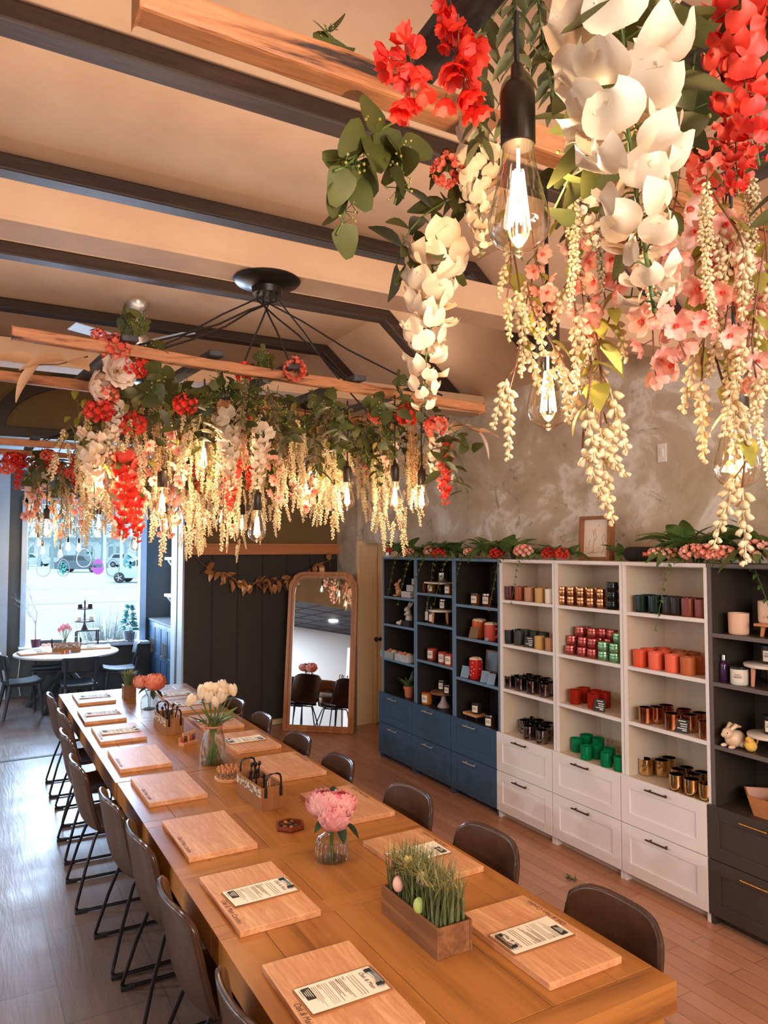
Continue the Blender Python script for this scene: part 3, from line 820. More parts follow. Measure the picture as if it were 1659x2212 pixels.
def rotm(d, roll=0):
    """matrix that points +y along d"""
    q = V(d).normalized().to_track_quat('Y', 'Z')
    return q.to_matrix().to_4x4() @ Matrix.Rotation(roll, 4, 'Y')
def at(p, M_): return Matrix.Translation(p) @ M_

M_grass = leafy('artificial_grass', lin(92,104,62), lin(132,136,92), .25, rnd=.05, scale=30)
M_grassdry = leafy('dry_grass_tips', lin(176,164,96), lin(196,184,120), .25, scale=30)
M_boxwood = wood('stained_planter_wood', lin(140,92,56), lin(172,122,80), lin(108,66,38), axis=1, rough=.5, scale=3)
M_tanwood = wood('light_caddy_wood', lin(150,96,54), lin(176,120,72), axis=2, rough=.5, scale=3)
M_glass = thin_glass('clear_glass', (.90,.92,.89,1), .34, .03)
M_stem = mat('green_stem', lin(74,98,44), .5, c2=lin(96,116,56), scale=20)
M_darkleaf = leafy('dark_green_leaf', lin(36,58,34), lin(52,76,44), .2)

def planter(loc, rz, lx, ly, h, gh, n, label, spread=.05, eggs=()):
    t = thing('grass_planter', label, 'planter', loc, rz)
    b = MB(); w_ = .009
    b.box(-lx/2+w_, lx/2-w_, -ly/2+w_, ly/2-w_, 0, .008); b.box(-lx/2, -lx/2+w_, -ly/2, ly/2, 0, h); b.box(lx/2-w_, lx/2, -ly/2, ly/2, 0, h)
    b.box(-lx/2+w_+.0006, lx/2-w_-.0006, -ly/2+.0012, -ly/2+w_, 0, h-.0012); b.box(-lx/2+w_+.0006, lx/2-w_-.0006, ly/2-w_, ly/2-.0012, 0, h-.0012); b.box(-lx/2+w_, lx/2-w_, -ly/2+w_, ly/2-w_, h-.03, h-.02)
    ob('box', b, [M_boxwood], t, bevel=.0015)
    b = MB(); r = random.Random(int(lx*1000+n))
    for i in range(n):
        p = (r.uniform(-lx/2+.015, lx/2-.015), r.uniform(-ly/2+.015, ly/2-.015), h-.02)
        hh = gh*r.uniform(.65, 1.08); a = r.uniform(0, 2*PI)
        blade(b, p, a, hh, r.uniform(.004, .009), r.uniform(.01, spread*1.3), 0, 6)
    for i in range(n//2):
        p = (r.uniform(-lx/2+.015, lx/2-.015), r.uniform(-ly/2+.015, ly/2-.015), h+gh*.55)
        blade(b, p, r.uniform(0, 2*PI), gh*.36*r.uniform(.3, 1.1), .0034, r.uniform(.03, spread*2.0), 1, 6, 1.0)
    ob('grass', b, [M_grass, M_grassdry], t)
    for (x, y, z, mt, s) in eggs:
        e = MB(); e.ball((0,0,0), .026, 10, 0, .85, .85, 1.15)
        tag(ob('easter_egg', e, [mt], None, loc=V(loc)+Matrix.Rotation(rz, 3, 'Z')@V((x, y, z))), s + ' egg tucked into the grass of the long planter', 'egg', 'pastel eggs in the grass planter')
    return t
egp, egw, egg_ = mat('pink_egg', lin(238,186,170), .5), mat('cream_egg', lin(238,226,196), .5), mat('green_egg', lin(178,200,110), .5)
planter((1.545, 2.42, TZ), 0, .150, .40, .109, .20, 520, 'long wooden planter of artificial grass and eggs near the table end', .055,
        [(-.062,.09,.150,egp,'pink'),(-.030,-.03,.205,egw,'cream'),(-.062,-.06,.130,egg_,'green'),(-.01,.10,.215,mat('yellow_egg',lin(232,212,130),.5),'yellow')])
planter((1.41, 7.47, TZ), 0, .115, .115, .13, .175, 150, 'small square wooden planter of grass at the far table end', .05)

# ---- tool caddies
M_metalblk = mat('black_wire_handle', lin(34,28,26), .45, .5)
M_motif = mat('carved_white_strip', lin(214,196,170), .7, c2=lin(120,84,56), scale=60, lo=.46, hi=.54)
def caddy(loc, rz, label):
    t = thing('tool_caddy', label, 'caddy', loc, rz, 'wooden tool caddies on the long tables')
    lx, ly, h, w_ = .14, .36, .125, .008
    b = MB(); b.box(-lx/2+w_, lx/2-w_, -ly/2+w_, ly/2-w_, 0, .008)
    for s in (-1, 1):
        b.cbox(s*(lx/2-w_/2), 0, h/2, w_, ly, h); b.cbox(0, s*(ly/2-w_/2-.0006), h/2-.0006, lx-2*w_-.001, w_, h-.0012); b.cbox(0, s*ly/6, h/2-.01, lx-2*w_-.001, .006, h-.02)
    ob('box', b, [M_tanwood], t, bevel=.0015)
    b = MB()
    for s in (-1, 1): b.cbox(s*(lx/2+.001), 0, h-.03, .003, ly*.96, .045)
    ob('carved_strip', b, [M_motif], t)
    for s in (-1, 1):
        b = MB(); y = s*(ly/2+.003)
        b.tube([(-.045, y, h-.05), (-.045, y, h+.04), (-.038, y, h+.062), (-.02, y, h+.07), (.02, y, h+.07), (.038, y, h+.062), (.045, y, h+.04), (.045, y, h-.05)], .006, 8)
        b.cbox(-.045, y, h-.03, .016, .006, .05); b.cbox(.045, y, h-.03, .016, .006, .05)
        ob('handle', b, [M_metalblk], t)
    return t
def tools(loc, rz, where, r):
    M3 = Matrix.Rotation(rz, 3, 'Z'); first = None
    for i in range(7):
        x, y = r.uniform(-.045, .045), (-.12, -.11, .0, .02, .11, .13, .12)[i]
        b = MB(); b.tube([(0,0,0), (.002,0,.07), (0,0,.155)], [.0045,.006,.004], 8); b.ball((0,0,.163), .011, 6, 0, 1, .4, 1.4)
        o = ob('stirring_tool', b, [M_metalblk], None, loc=V(loc)+M3@V((x, y, .012)), rot=(r.uniform(-.2,.2), r.uniform(-.28,.28), rz))
        tag(o, 'thin black stirring tool standing in the ' + where, 'tool', 'black tools in the ' + where)
    for i in range(4):
        b = MB(); b.tube([(0,0,0), (0,0,.14)], .0035, 6)
        o = ob('wooden_stick', b, [M_board], None, loc=V(loc)+M3@V((r.uniform(-.04,.04), -.14+.012*i, .012)), rot=(.08, r.uniform(-.2,.2), 0))
        tag(o, 'pale wooden stick standing in the ' + where, 'stick', 'wooden sticks in the ' + where)
caddy((1.505, 4.10, TZ), .06, 'wooden tool caddy with carved strip on the near table, beside the peg disc')
tools((1.505, 4.10, TZ), .06, 'near wooden caddy', random.Random(3))
caddy((1.44, 6.01, TZ), .03, 'wooden tool caddy on the far table, behind the white tulips')
tools((1.44, 6.01, TZ), .03, 'far wooden caddy', random.Random(4))

# ---- wooden disc of sample vials, little rack, hexagon tray
b = MB(); b.lathe([(0,0),(.088,0),(.092,.006),(.092,.016),(.088,.02),(0,.02)], 36)
disc = tag(ob('vial_disc', b, [M_board], None, loc=(1.475, 4.565, TZ)), 'round light wooden disc holding little wooden topped vials', 'tray')
v0 = None
for ring, (rad, n_) in enumerate(((.014, 3), (.044, 9), (.072, 14))):
    for k in range(n_):
        a = 2*PI*k/n_ + ring
        p = (1.475+rad*math.cos(a), 4.565+rad*math.sin(a), TZ+.02)
        if v0 is None:
            b = MB(); b.lathe([(.0075,0),(.0075,.03),(.006,.034)], 10, 0); b.lathe([(.0078,.034),(.0078,.052),(.006,.056),(0,.056)], 10, 1)
            v0 = tag(ob('sample_vial', b, [M_glass, M_ledge], None, loc=p), 'tiny vial with a wooden cap standing on the round wooden disc', 'vial', 'vials on the wooden disc')
        else:
            c = v0.copy(); COL.objects.link(c); c.location = p
t = thing('bottle_rack', 'zigzag light wood rack of tiny roller bottles beside the tulips', 'rack', (1.465, 5.51, TZ), .5)
b = MB(); b.cbox(0, 0, .012, .14, .05, .024); b.cbox(0, .022, .028, .14, .008, .056); ob('rack', b, [M_board], t, bevel=.002)
M3 = Matrix.Rotation(.5, 3, 'Z')
for i, cname in enumerate(((170,40,36),(60,50,46),(214,150,80),(176,60,50),(90,60,40))):
    b = MB(); b.lathe([(.009,0),(.009,.04),(.006,.046)], 10, 0); b.lathe([(.0085,.046),(.0085,.068),(0,.070)], 10, 1)
    tag(ob('roller_bottle', b, [mat('roller_glass', lin(*cname), .2), M_board], None, loc=V((1.465,5.51,TZ+.024))+M3@V((-.052+.026*i, -.004, 0))), 'tiny %s roller bottle with a pale cap in the zigzag rack' % ['red','black','amber','rust red','brown'][i], 'bottle', 'roller bottles in the zigzag rack')
t = thing('hexagon_tray', 'small dark red hexagonal wooden tray left of the pink peonies', 'tray', (1.495, 3.625, TZ), .2)
hx = [(.078*math.cos(PI/3*i), .078*math.sin(PI/3*i)) for i in range(6)]; hi = [(.066*math.cos(PI/3*i), .066*math.sin(PI/3*i)) for i in range(6)]
M_redwood = wood('red_stained_wood', lin(112,44,22), lin(140,62,34), axis=0, rough=.4, scale=5)
b = MB(); b.prism(hx, 0, .008)
for k in range(6):
    k2 = (k+1) % 6; q = [hx[k], hx[k2], hi[k2], hi[k]]
    b.add([(x, y, .0) for x, y in q]+[(x, y, .024) for x, y in q], [(3,2,1,0),(4,5,6,7),(0,1,5,4),(1,2,6,5),(2,3,7,6),(3,0,4,7)])
ob('tray', b, [M_redwood], t)
for i in range(7):
    a = i*.9; b = MB(); b.ball((0,0,0), .017, 6, 0, 1, .75, .5)
    cc = [(58,40,30),(120,70,36),(150,92,50)][i % 3]
    tag(ob('polished_stone', b, [mat('stone_%s' % 'abc'[i % 3], lin(*cc), .3)], None, loc=(1.495+.038*math.cos(a)*(i > 0), 3.625+.038*math.sin(a)*(i > 0), TZ+.018+.004*(i == 0)), rot=(0,0,a)), 'small %s polished stone lying in the hexagonal tray' % ['dark','brown','tan'][i % 3], 'stone', 'stones in the hexagonal tray')

# ---- flowers on the table
def peony(b, c, R_, r, mi=0, mi2=1):
    """ball of overlapping ruffled petals, a deeper coloured heart facing up"""
    C_ = V(c)
    lay = [(.34, 4, 1.30, .48), (.48, 6, 1.05, .48), (.60, 8, .82, .46), (.72, 10, .58, .45), (.82, 12, .32, .44), (.91, 13, .04, .43), (.98, 12, -.26, .44), (1.0, 10, -.58, .46), (.95, 7, -.95, .46)]
    for li, (rho, n, el, w_) in enumerate(lay):
        for k in range(n):
            a = 2*PI*(k+.5*(li % 2))/n + r.uniform(-.2, .2); e_ = el + r.uniform(-.12, .12)
            d = V((math.cos(a)*math.cos(e_), math.sin(a)*math.cos(e_), math.sin(e_)))
            t1 = d.cross(V((0,0,1))).normalized() if abs(d.z) < .98 else V((1,0,0)); t2 = t1.cross(d)
            if t2.z < 0: t2 = -t2
            p1, p2, am = r.uniform(0, 6), r.uniform(0, 6), r.uniform(.06, .13)
            def fn(u, v, d=d, t1=t1, t2=t2, p1=p1, p2=p2, am=am, rho=rho, w_=w_):
                q = v*2-1; x = (u*2-1)*w_*math.sqrt(max(.05, 1-.75*max(0, q)**4-.5*max(0,-q)**2)); y = q*w_*1.05
                rad = rho*(1+am*math.sin(p1+u*8)*max(0, v-.25)+.10*max(0, v-.55)*math.sin(p2+u*5) - .10*(1-v))
                return C_ + (d + t1*x + t2*y).normalized()*(R_*rad)
            b.grid(fn, 6, 5, mi2 if li < 3 or (li == 3 and k % 3 == 0) else mi)
M_pinkA = leafy('pink_peony_petal', lin(236,150,152), lin(248,196,190), .3, scale=16)
M_pinkB = leafy('deep_pink_peony_heart', lin(214,84,112), lin(236,130,140), .3, scale=16)
M_coralA = leafy('coral_peony_petal', lin(226,120,92), lin(244,166,136), .3, scale=16)
M_coralB = leafy('deep_coral_heart', lin(214,92,66), lin(226,120,90), .3, scale=16)
def bottle_vase(loc, label, name, prof, ribs):
    t = thing(name, label, 'vase', loc)
    md = (lambda a, z: 1+.035*math.cos(ribs*a)) if ribs else None
    b = MB(); b.lathe(prof, 72 if ribs else 32, 0, None, True, md)
    b.lathe([(.75*prof[1][0], .004), (.75*prof[1][0], .010)], 24, 0)
    ob('glass', b, [M_glass], t)
    return t
pv = [(.03,.0),(.056,.002),(.060,.012),(.061,.06),(.058,.085),(.046,.105),(.028,.118),(.024,.126),(.026,.148),(.030,.150)]
bottle_vase((1.515, 3.17, TZ), 'ribbed clear glass bottle vase under the pink peonies', 'glass_vase', [(r_*1.22, z*1.02) for r_, z in pv], 24)
bottle_vase((1.475, 6.88, TZ), 'ribbed bluish glass bottle vase under the coral peonies', 'glass_vase', [(r_*1.2, z*1.1) for r_, z in pv], 24)
def peonies(loc, label, heads, mA, mB, seed):
    t = thing('peony_bouquet', label, 'flowers', loc)
    r = random.Random(seed)
    b = MB()
    for (c, R_) in heads: b.tube([(c[0]*.1, c[1]*.1, .012), (c[0]*.15, c[1]*.15, .11), (c[0]*.5, c[1]*.5, .16), (c[0], c[1], c[2]-R_*.2)], .0032, 6)
    ob('stems', b, [M_stem], t)
    for (c, R_) in heads:
        b = MB(); peony(b, c, R_, r); ob('bloom', b, [mA, mB], t)
    b = MB()
    for (d, p) in (((.5,-.5,-.5),(.05,-.05,.17)), ((.1,-.6,-.75),(.01,-.055,.175)), ((.3,.7,.5),(.03,.04,.26)), ((-.6,-.2,-.2),(-.03,-.01,.19))):
        leaf(b, at(p, rotm(d)), .085, .052)
    ob('leaves', b, [M_darkleaf], t)
    return t
peonies((1.515, 3.17, TZ), 'pink peony bouquet in the ribbed vase on the near table', [((-.034,.030,.258),.080), ((.040,.0,.248),.080), ((-.010,-.050,.215),.076), ((.016,.058,.232),.070)], M_pinkA, M_pinkB, 5)
peonies((1.475, 6.88, TZ), 'coral peony bouquet in the bluish vase at the far table end', [((-.060,.04,.245),.078), ((.040,-.035,.250),.098)], M_coralA, M_coralB, 6)
# tulips
tv = [(.04,.0),(.078,.002),(.086,.012),(.088,.05),(.084,.10),(.072,.17),(.058,.22),(.052,.245),(.056,.262),(.062,.285),(.066,.292)]
vt = bottle_vase((1.487, 4.955, TZ), 'tall clear glass milk bottle vase holding the white tulips', 'glass_vase', tv, 0)
b = MB(); b.lathe([(0,.006),(.074,.006),(.080,.014),(.082,.05),(0,.05)], 32); ob('water', b, [thin_glass('vase_water', (.86,.92,.84,1), .25)], vt)
b = MB(); b.tube([(.0555*math.cos(2*PI*k/28), .0555*math.sin(2*PI*k/28), .245) for k in range(28)], .007, 6, closed=True)
b.ball((-.058,-.03,.247), .016, 6, 0, 1.1, .7, .7); b.ball((-.074,-.036,.252), .014, 6, 0, 1.1, .6, .6); b.ball((-.07,-.044,.238), .012, 6, 0, 1.1, .6, .6)
ob('ribbon', b, [mat('tan_ribbon', lin(196,128,92), .7)], vt)
t = thing('tulip_bouquet', 'white tulips with green stems in the glass milk bottle vase', 'flowers', (1.487, 4.955, TZ))
M_tulip = leafy('white_tulip_petal', lin(244,222,190), lin(252,238,214), .35, scale=14)
r = random.Random(9); st = MB()
hd = [(-.155,.03,.41,1.0),(-.085,.0,.455,.2),(-.045,-.03,.435,.1),(.0,-.05,.405,.5),(.02,.03,.47,0),(.055,-.03,.45,.2),(.105,.02,.455,.3),(-.02,.05,.475,0),(.075,.05,.48,.2),(-.07,.06,.46,.2),(.03,-.07,.43,.4),(.125,-.03,.46,.4)]
for i, (x, y, z, tl) in enumerate(hd):
    st.tube([(-x*.35, -y*.4, .012), (0, 0, .16), (x*.25, y*.3, .26), (x*.9, y*.9, z-.04), (x, y, z-.02)], .0042, 6)
    b = MB(); M_ = TR(x, y, z, -y*3, x*3.2+.0, r.uniform(0, 6))
    for k in range(6):
        a = 2*PI*k/6
        def fn(u, v, a=a, k=k):
            ang = a + (u-.5)*1.35*math.sin(PI*min(.98, .12+.8*v**.7))**.5
            rad = .034*math.sin(PI*(.06+.68*v))**.8*(1 if k % 2 else .93)
            return (rad*math.cos(ang), rad*math.sin(ang), -.024+.080*v)
        b.grid(fn, 4, 6, 0, M_)
    ob('tulip', b, [M_tulip], t)
ob('stems', st, [M_stem], t)
b = MB()
for (a, l, o_) in ((2.6,.20,.9),(3.4,.17,.7),(-.1,.16,.9),(.3,.20,.75),(-1.2,.15,.6),(1.7,.17,.6),(4.2,.16,.6)):
    d = V((math.cos(a)*o_, math.sin(a)*o_, .75)); leaf(b, at((.03*math.cos(a), .03*math.sin(a), .24), rotm(d, .4)), l, .036, .3, .35, 0, 8)
ob('leaves', b, [M_stem], t)
# ------------------------------------------------------------------ goods on the display units
def yy(u, x):
    """depth along the wall at which a point x metres to the right is seen in picture column u"""
    return x / math.tan(yaw + math.atan((u-829.5)/1600))
ORD = ['first', 'second', 'third', 'fourth', 'fifth', 'sixth', 'seventh', 'eighth', 'ninth', 'tenth']
def gloss(name, c, rough=.25, metal=0, trans=0, c2=None): return mat(name, c, rough, metal, c2=c2, trans=trans, scale=40)
def vessel(r, h, tape=.97):
    b = MB(); b.lathe([(0,.0),(r*.86,0),(r*.95,.006),(r*tape,.015),(r,h),(r*.93,h),(r*.90,h*.45),(0,h*.45)], 28); return b
PROTO = {}
def proto(kind, r, h, m):
    key = (kind, r, h, m.name)
    if key not in PROTO:
        if kind == 'tumbler': b = vessel(r, h)
        elif kind == 'glass': b = MB(); b.lathe([(0,0),(r*.9,0),(r*.98,.006),(r,.015),(r,h),(r*.94,h),(r*.93,.012),(0,.012)], 28)
        else: b = MB(); b.lathe([(0,0),(r*.82,0),(r*.97,h*.2),(r,h*.45),(r*.97,h*.66),(r*.9,h*.70),(r*.93,h*.71),(r*.93,h*.92),(r*.88,h),(0,h)], 26)
        PROTO[key] = b.mesh({'tumbler': 'candle_tumbler', 'glass': 'candle_glass', 'tin': 'candle_tin'}[kind], [m])
    return PROTO[key]
def put(kind, us, z, x, r, h, ms, desc, where, row, group, dy=0):
    nm = {'tumbler': 'candle_tumbler', 'glass': 'candle_glass', 'tin': 'candle_tin'}[kind]
    for i, u in enumerate(us):
        m = ms[i] if isinstance(ms, list) else ms
        d = desc[i] if isinstance(desc, list) else desc
        o = bpy.data.objects.new(nm, proto(kind, r, h, m)); COL.objects.link(o)
        o.location = (x, yy(u, x)+dy, z); o.rotation_euler = (0, 0, RND.uniform(0, 6))
        tag(o, '%s, %s from left, %s, %s' % (d, ORD[i], row, where), 'candle' if kind != 'tin' else 'tin', group)
U4, U5, U6 = 'of white unit beside blue', 'of middle white unit', 'of white unit beside charcoal'
g_ = gloss
mar, rust, tan_, gold, crm = g_('maroon_glaze', lin(86,24,24)), g_('rust_glaze', lin(150,72,40)), g_('tan_glaze', lin(176,128,92)), g_('ochre_glaze', lin(196,152,88)), g_('cream_glaze', lin(238,228,212))
blk, chc, olv = g_('black_matte', lin(26,26,28), .5), g_('charcoal_matte', lin(52,52,50), .5), g_('olive_black', lin(40,44,30), .5)
gun = g_('smoky_mercury_glass', lin(92,78,82), .08, 1, c2=lin(180,168,170))
cop, gld = g_('copper_mercury_glass', lin(216,146,104), .1, 1, c2=lin(232,170,130)), g_('gold_mercury_glass', lin(214,176,116), .1, 1, c2=lin(232,200,144))
copt, blkt = g_('copper_tin', lin(206,146,104), .22, 1), g_('black_tin', lin(36,40,40), .22, .7)
rose, pearl = g_('rose_metal_tin', lin(196,96,90), .25, .8), g_('green_pearl_tin', lin(120,176,132), .22, .7, c2=lin(150,196,150))
redg, grng = leafy('red_candle_glass', lin(180,44,26), lin(196,54,32), .45, .08, 0), leafy('green_candle_glass', lin(16,150,92), lin(22,166,104), .5, .08, 0)
dkg, dkb, bwr = g_('bottle_green_glaze', lin(20,40,34), .12), g_('black_brown_glaze', lin(42,30,26), .15), g_('red_brown_glaze', lin(128,62,46), .25)
ora, orp, orb = g_('orange_glaze', lin(222,84,44), .4), g_('coral_orange_glaze', lin(236,104,76), .4), g_('burnt_orange_glaze', lin(184,96,48), .4)
S1, S2, S3 = SH_A
s4 = .678
W = 'candle vessels in the white units'
# unit four
put('tumbler', [1100,1121,1142,1165,1187], S1, 3.96, .042, .112, [mar,rust,tan_,gold,crm], ['maroon tumbler','rust tumbler','tan tumbler','ochre tumbler','cream tumbler'], 'top shelf '+U4, 'front row', 'brown to cream tumblers')
put('tumbler', [1107,1128,1149,1170], S1, 4.06, .042, .112, [mar,rust,tan_,gold], ['maroon tumbler','rust tumbler','tan tumbler','ochre tumbler'], 'top shelf '+U4, 'back row', 'brown to cream tumblers')
put('tumbler', [1097,1119], S2, 3.97, .043, .112, [blk,chc], ['black tumbler','charcoal tumbler'], 'second shelf '+U4, 'front row', 'black and beige tumblers')
put('tumbler', [1163,1186], S2, 3.95, .041, .10, [gold,tan_], ['ochre tumbler','beige tumbler'], 'second shelf '+U4, 'front right', 'black and beige tumblers')
put('tumbler', [1112,1133,1152,1172], S2, 4.07, .044, .115, [blk,chc,olv,olv], ['black tumbler','charcoal tumbler','olive black tumbler','olive black tumbler'], 'second shelf '+U4, 'back row', 'black and beige tumblers')
put('glass', [1098,1121,1146,1173], S3, 3.96, .043, .10, gun, 'smoky mirrored tumbler', 'third shelf '+U4, 'front row', 'smoky mirrored tumblers on the third shelf')
put('glass', [1108,1129,1150,1171,1187], S3, 4.05, .043, .10, gun, 'smoky mirrored tumbler', 'third shelf '+U4, 'middle row', 'smoky mirrored tumblers on the third shelf')
put('glass', [1118,1138,1157,1176], S3, 4.145, .043, .10, gun, 'smoky mirrored tumbler', 'third shelf '+U4, 'back row', 'smoky mirrored tumblers on the third shelf')
put('glass', [1139,1166], s4, 3.96, .047, .105, gun, 'smoky mirrored tumbler', 'bottom shelf '+U4, 'front row', 'smoky mirrored tumblers on the bottom shelf')
put('glass', [1130,1152,1175], s4, 4.06, .047, .105, gun, 'smoky mirrored tumbler', 'bottom shelf '+U4, 'middle row', 'smoky mirrored tumblers on the bottom shelf')
put('glass', [1139,1159,1179], s4, 4.16, .047, .105, gun, 'smoky mirrored tumbler', 'bottom shelf '+U4, 'back row', 'smoky mirrored tumblers on the bottom shelf')
# unit five
for lv in (0, 1):
    lvn = ('lower layer', 'upper layer')[lv]
    put('tin', [1214,1233,1254,1275,1297], S1+lv*.070, 3.95, .034, .068, copt, 'copper tin', 'top shelf '+U5, 'front '+lvn, 'copper tins on the top shelf')
    put('tin', [1224,1243,1263,1284], S1+lv*.070, 4.04, .034, .068, copt, 'copper tin', 'top shelf '+U5, 'back '+lvn, 'copper tins on the top shelf')
for lv in (0, 1, 2): put('tin', [1321], S1+lv*.064, 3.95, .043, .062, blkt, 'black tin', 'top shelf '+U5, ORD[lv]+' from below', 'black tins on the top shelf')
for lv, us in enumerate(([1230,1256,1278], [1234,1258,1279], [1252,1278])):
    put('tin', us, S2+lv*.068, 3.96+.04*lv, .044, .066, rose, 'rose pink tin', 'second shelf '+U5, ('bottom layer','middle layer','top layer')[lv], 'rose pink tins on the second shelf')
for lv, us in enumerate(([1246,1266,1290,1310], [1250,1268,1292,1312], [1262,1300,1320])):
    put('tin', us, S2+lv*.068, 4.09, .044, .066, rose, 'rose pink tin', 'second shelf '+U5, 'back '+('bottom layer','middle layer','top layer')[lv], 'rose pink tins on the second shelf')
for lv in (0, 1): put('tin', [1301,1326], S2+lv*.066, 3.95, .043, .064, pearl, 'pearly green tin', 'second shelf '+U5, ('bottom layer','top layer')[lv], 'pearly green tins on the second shelf')
put('tin', [1334], S2+.132, 4.0, .043, .064, pearl, 'pearly green tin', 'second shelf '+U5, 'third layer', 'pearly green tins on the second shelf')
put('tumbler', [1238,1277], S3, 3.98, .044, .105, redg, 'red glass tumbler', 'third shelf '+U5, 'front row', 'red glass tumblers')
put('tumbler', [1258,1283,1301], S3, 4.08, .044, .11, redg, 'red glass tumbler', 'third shelf '+U5, 'back row', 'red glass tumblers')
put('glass', [1260,1303,1331], s4, 3.94, .041, .098, grng, 'green glass tumbler', 'bottom shelf '+U5, 'front row', 'green glass tumblers')
put('glass', [1240,1283,1309], s4, 4.03, .042, .10, grng, 'green glass tumbler', 'bottom shelf '+U5, 'middle row', 'green glass tumblers')
put('glass', [1262,1286], s4, 4.13, .044, .115, grng, 'green glass tumbler', 'bottom shelf '+U5, 'back row', 'green glass tumblers')
# unit six
put('tumbler', [1383,1412,1442,1460], S1, 3.97, .044, .112, [dkg,dkg,dkb,dkb], ['bottle green tumbler','bottle green tumbler','black brown tumbler','black brown tumbler'], 'top shelf '+U6, 'front row', 'dark tumblers on the top shelf')
put('tumbler', [1484,1513], S1, 3.96, .044, .112, bwr, 'red brown tumbler', 'top shelf '+U6, 'front row', 'red brown tumblers on the top shelf')
put('tumbler', [1400,1428,1456,1478,1502], S1, 4.08, .044, .112, [dkg,dkg,dkb,bwr,bwr], ['bottle green tumbler','bottle green tumbler','black brown tumbler','red brown tumbler','red brown tumbler'], 'top shelf '+U6, 'back row', 'dark tumblers on the top shelf')
put('tumbler', [1378,1411,1447,1480], S2, 3.95, .046, .112, [ora,orp,orp,orb], ['orange tumbler','coral orange tumbler','coral orange tumbler','burnt orange tumbler'], 'second shelf '+U6, 'front row', 'orange tumblers')
put('tumbler', [1398,1430,1463,1507], S2, 4.06, .046, .112, [ora,ora,orb,orb], ['orange tumbler','orange tumbler','burnt orange tumbler','burnt orange tumbler'], 'second shelf '+U6, 'middle row', 'orange tumblers')
put('tumbler', [1428,1462,1492], S2, 4.17, .046, .112, [ora,orb,orb], ['orange tumbler','burnt orange tumbler','burnt orange tumbler'], 'second shelf '+U6, 'back row', 'orange tumblers')
put('glass', [1389,1444,1517], S3, 3.95, .047, .105, cop, 'copper mirrored tumbler', 'third shelf '+U6, 'front row', 'copper mirrored tumblers')
put('glass', [1411,1482], S3, 4.02, .047, .105, cop, 'copper mirrored tumbler', 'third shelf '+U6, 'middle row', 'copper mirrored tumblers')
put('glass', [1432,1470,1504], S3, 4.12, .047, .105, cop, 'copper mirrored tumbler', 'third shelf '+U6, 'back row', 'copper mirrored tumblers')
put('glass', [1452,1484,1515], s4, 3.93, .047, .105, gld, 'gold mirrored tumbler', 'bottom shelf '+U6, 'front row', 'gold mirrored tumblers')
put('glass', [1387,1456,1488], s4, 4.03, .047, .105, gld, 'gold mirrored tumbler', 'bottom shelf '+U6, 'middle row', 'gold mirrored tumblers')
put('glass', [1420,1472,1505], s4, 4.10, .047, .105, gld, 'gold mirrored tumbler', 'bottom shelf '+U6, 'third row', 'gold mirrored tumblers')
put('glass', [1436], s4, 4.19, .047, .105, gld, 'gold mirrored tumbler', 'bottom shelf '+U6, 'back row', 'gold mirrored tumblers')
# little chalk signs
M_slate = mat('slate_sign', lin(44,44,44), .7); M_chalk = mat('chalk_writing', lin(226,222,214), .8)
def sign(u, z, x, label, rz=.25):
    t = thing('chalk_sign', label, 'sign', (x, yy(u, x), z), 0, 'slate signs on the white shelves')
    t.rotation_euler = (0, .28, rz)
    b = MB(); b.box(-.003, .003, -.045, .045, 0, .085); ob('slate', b, [M_slate], t, bevel=.001)
    b = MB(); rr = random.Random(u)
    for i, (z_, a, c) in enumerate(((.072,-.024,.024),(.055,-.012,.034),(.041,-.006,.034),(.027,-.026,.034),(.016,.006,.034))):
        b.box(-.0038, -.003, -c, -a, z_-.003, z_+.003)
    ob('chalk_lines', b, [M_chalk], t)
sign(1139, S2, 3.935, 'small slate sign before the black tumblers')
sign(1288, S3, 3.935, 'small slate sign before the red glass tumblers')
sign(1463, S3, 3.935, 'small slate sign before the copper mirrored tumblers')

# ---- jars with labels
M_label = mat('paper_label', lin(226,214,198), .7); M_lab2 = mat('label_print', lin(90,80,72), .7)
M_amber, M_darkjar, M_whitejar = g_('amber_jar', lin(112,64,34), .12), g_('dark_jar', lin(52,38,30), .1), g_('white_jar', lin(226,216,198), .3)
M_lid = g_('black_lid', lin(30,28,28), .3); M_slid = g_('silver_lid', lin(190,184,176), .25, 1)
def jar(x, y, z, r, h, m, label, lid=M_lid, lab=True, name='candle_jar', cat='candle', grp='labelled candle jars on the shelves', ang=PI*1.13):
    b = MB(); b.lathe([(0,0),(r*.9,0),(r,.008),(r,h*.86),(r*.9,h*.9),(0,h*.9)], 24)
    o = tag(ob(name, b, [m], None, loc=(x, y, z)), label, cat, grp)
    if lid:
        b = MB(); b.lathe([(r*.93,h*.86),(r*1.0,h*.86),(r*1.0,h*.99),(r*.95,h),(0,h)], 24); ob('lid', b, [lid], o)
    if lab:
        b = MB(); hw = .95
        b.grid(lambda u, v: ((r+.0008)*math.cos(ang+(u-.5)*hw*1.3), (r+.0008)*math.sin(ang+(u-.5)*hw*1.3), h*(.16+.58*v)), 8, 1)
        for zz in (.56, .46, .40): b.grid(lambda u, v: ((r+.0013)*math.cos(ang+(u-.5)*hw*(.7 if zz > .5 else .9)), (r+.0013)*math.sin(ang+(u-.5)*hw*(.7 if zz > .5 else .9)), h*(zz+.035*v)), 4, 1, 1)
        ob('paper_label', b, [M_label, M_lab2], o)
    return o
B1, B2, B3 = 1.693, 1.404, 1.043
jar(3.99, yy(912,3.99), 1.764, .042, .095, M_amber, 'amber candle jar at left of the hairpin riser')
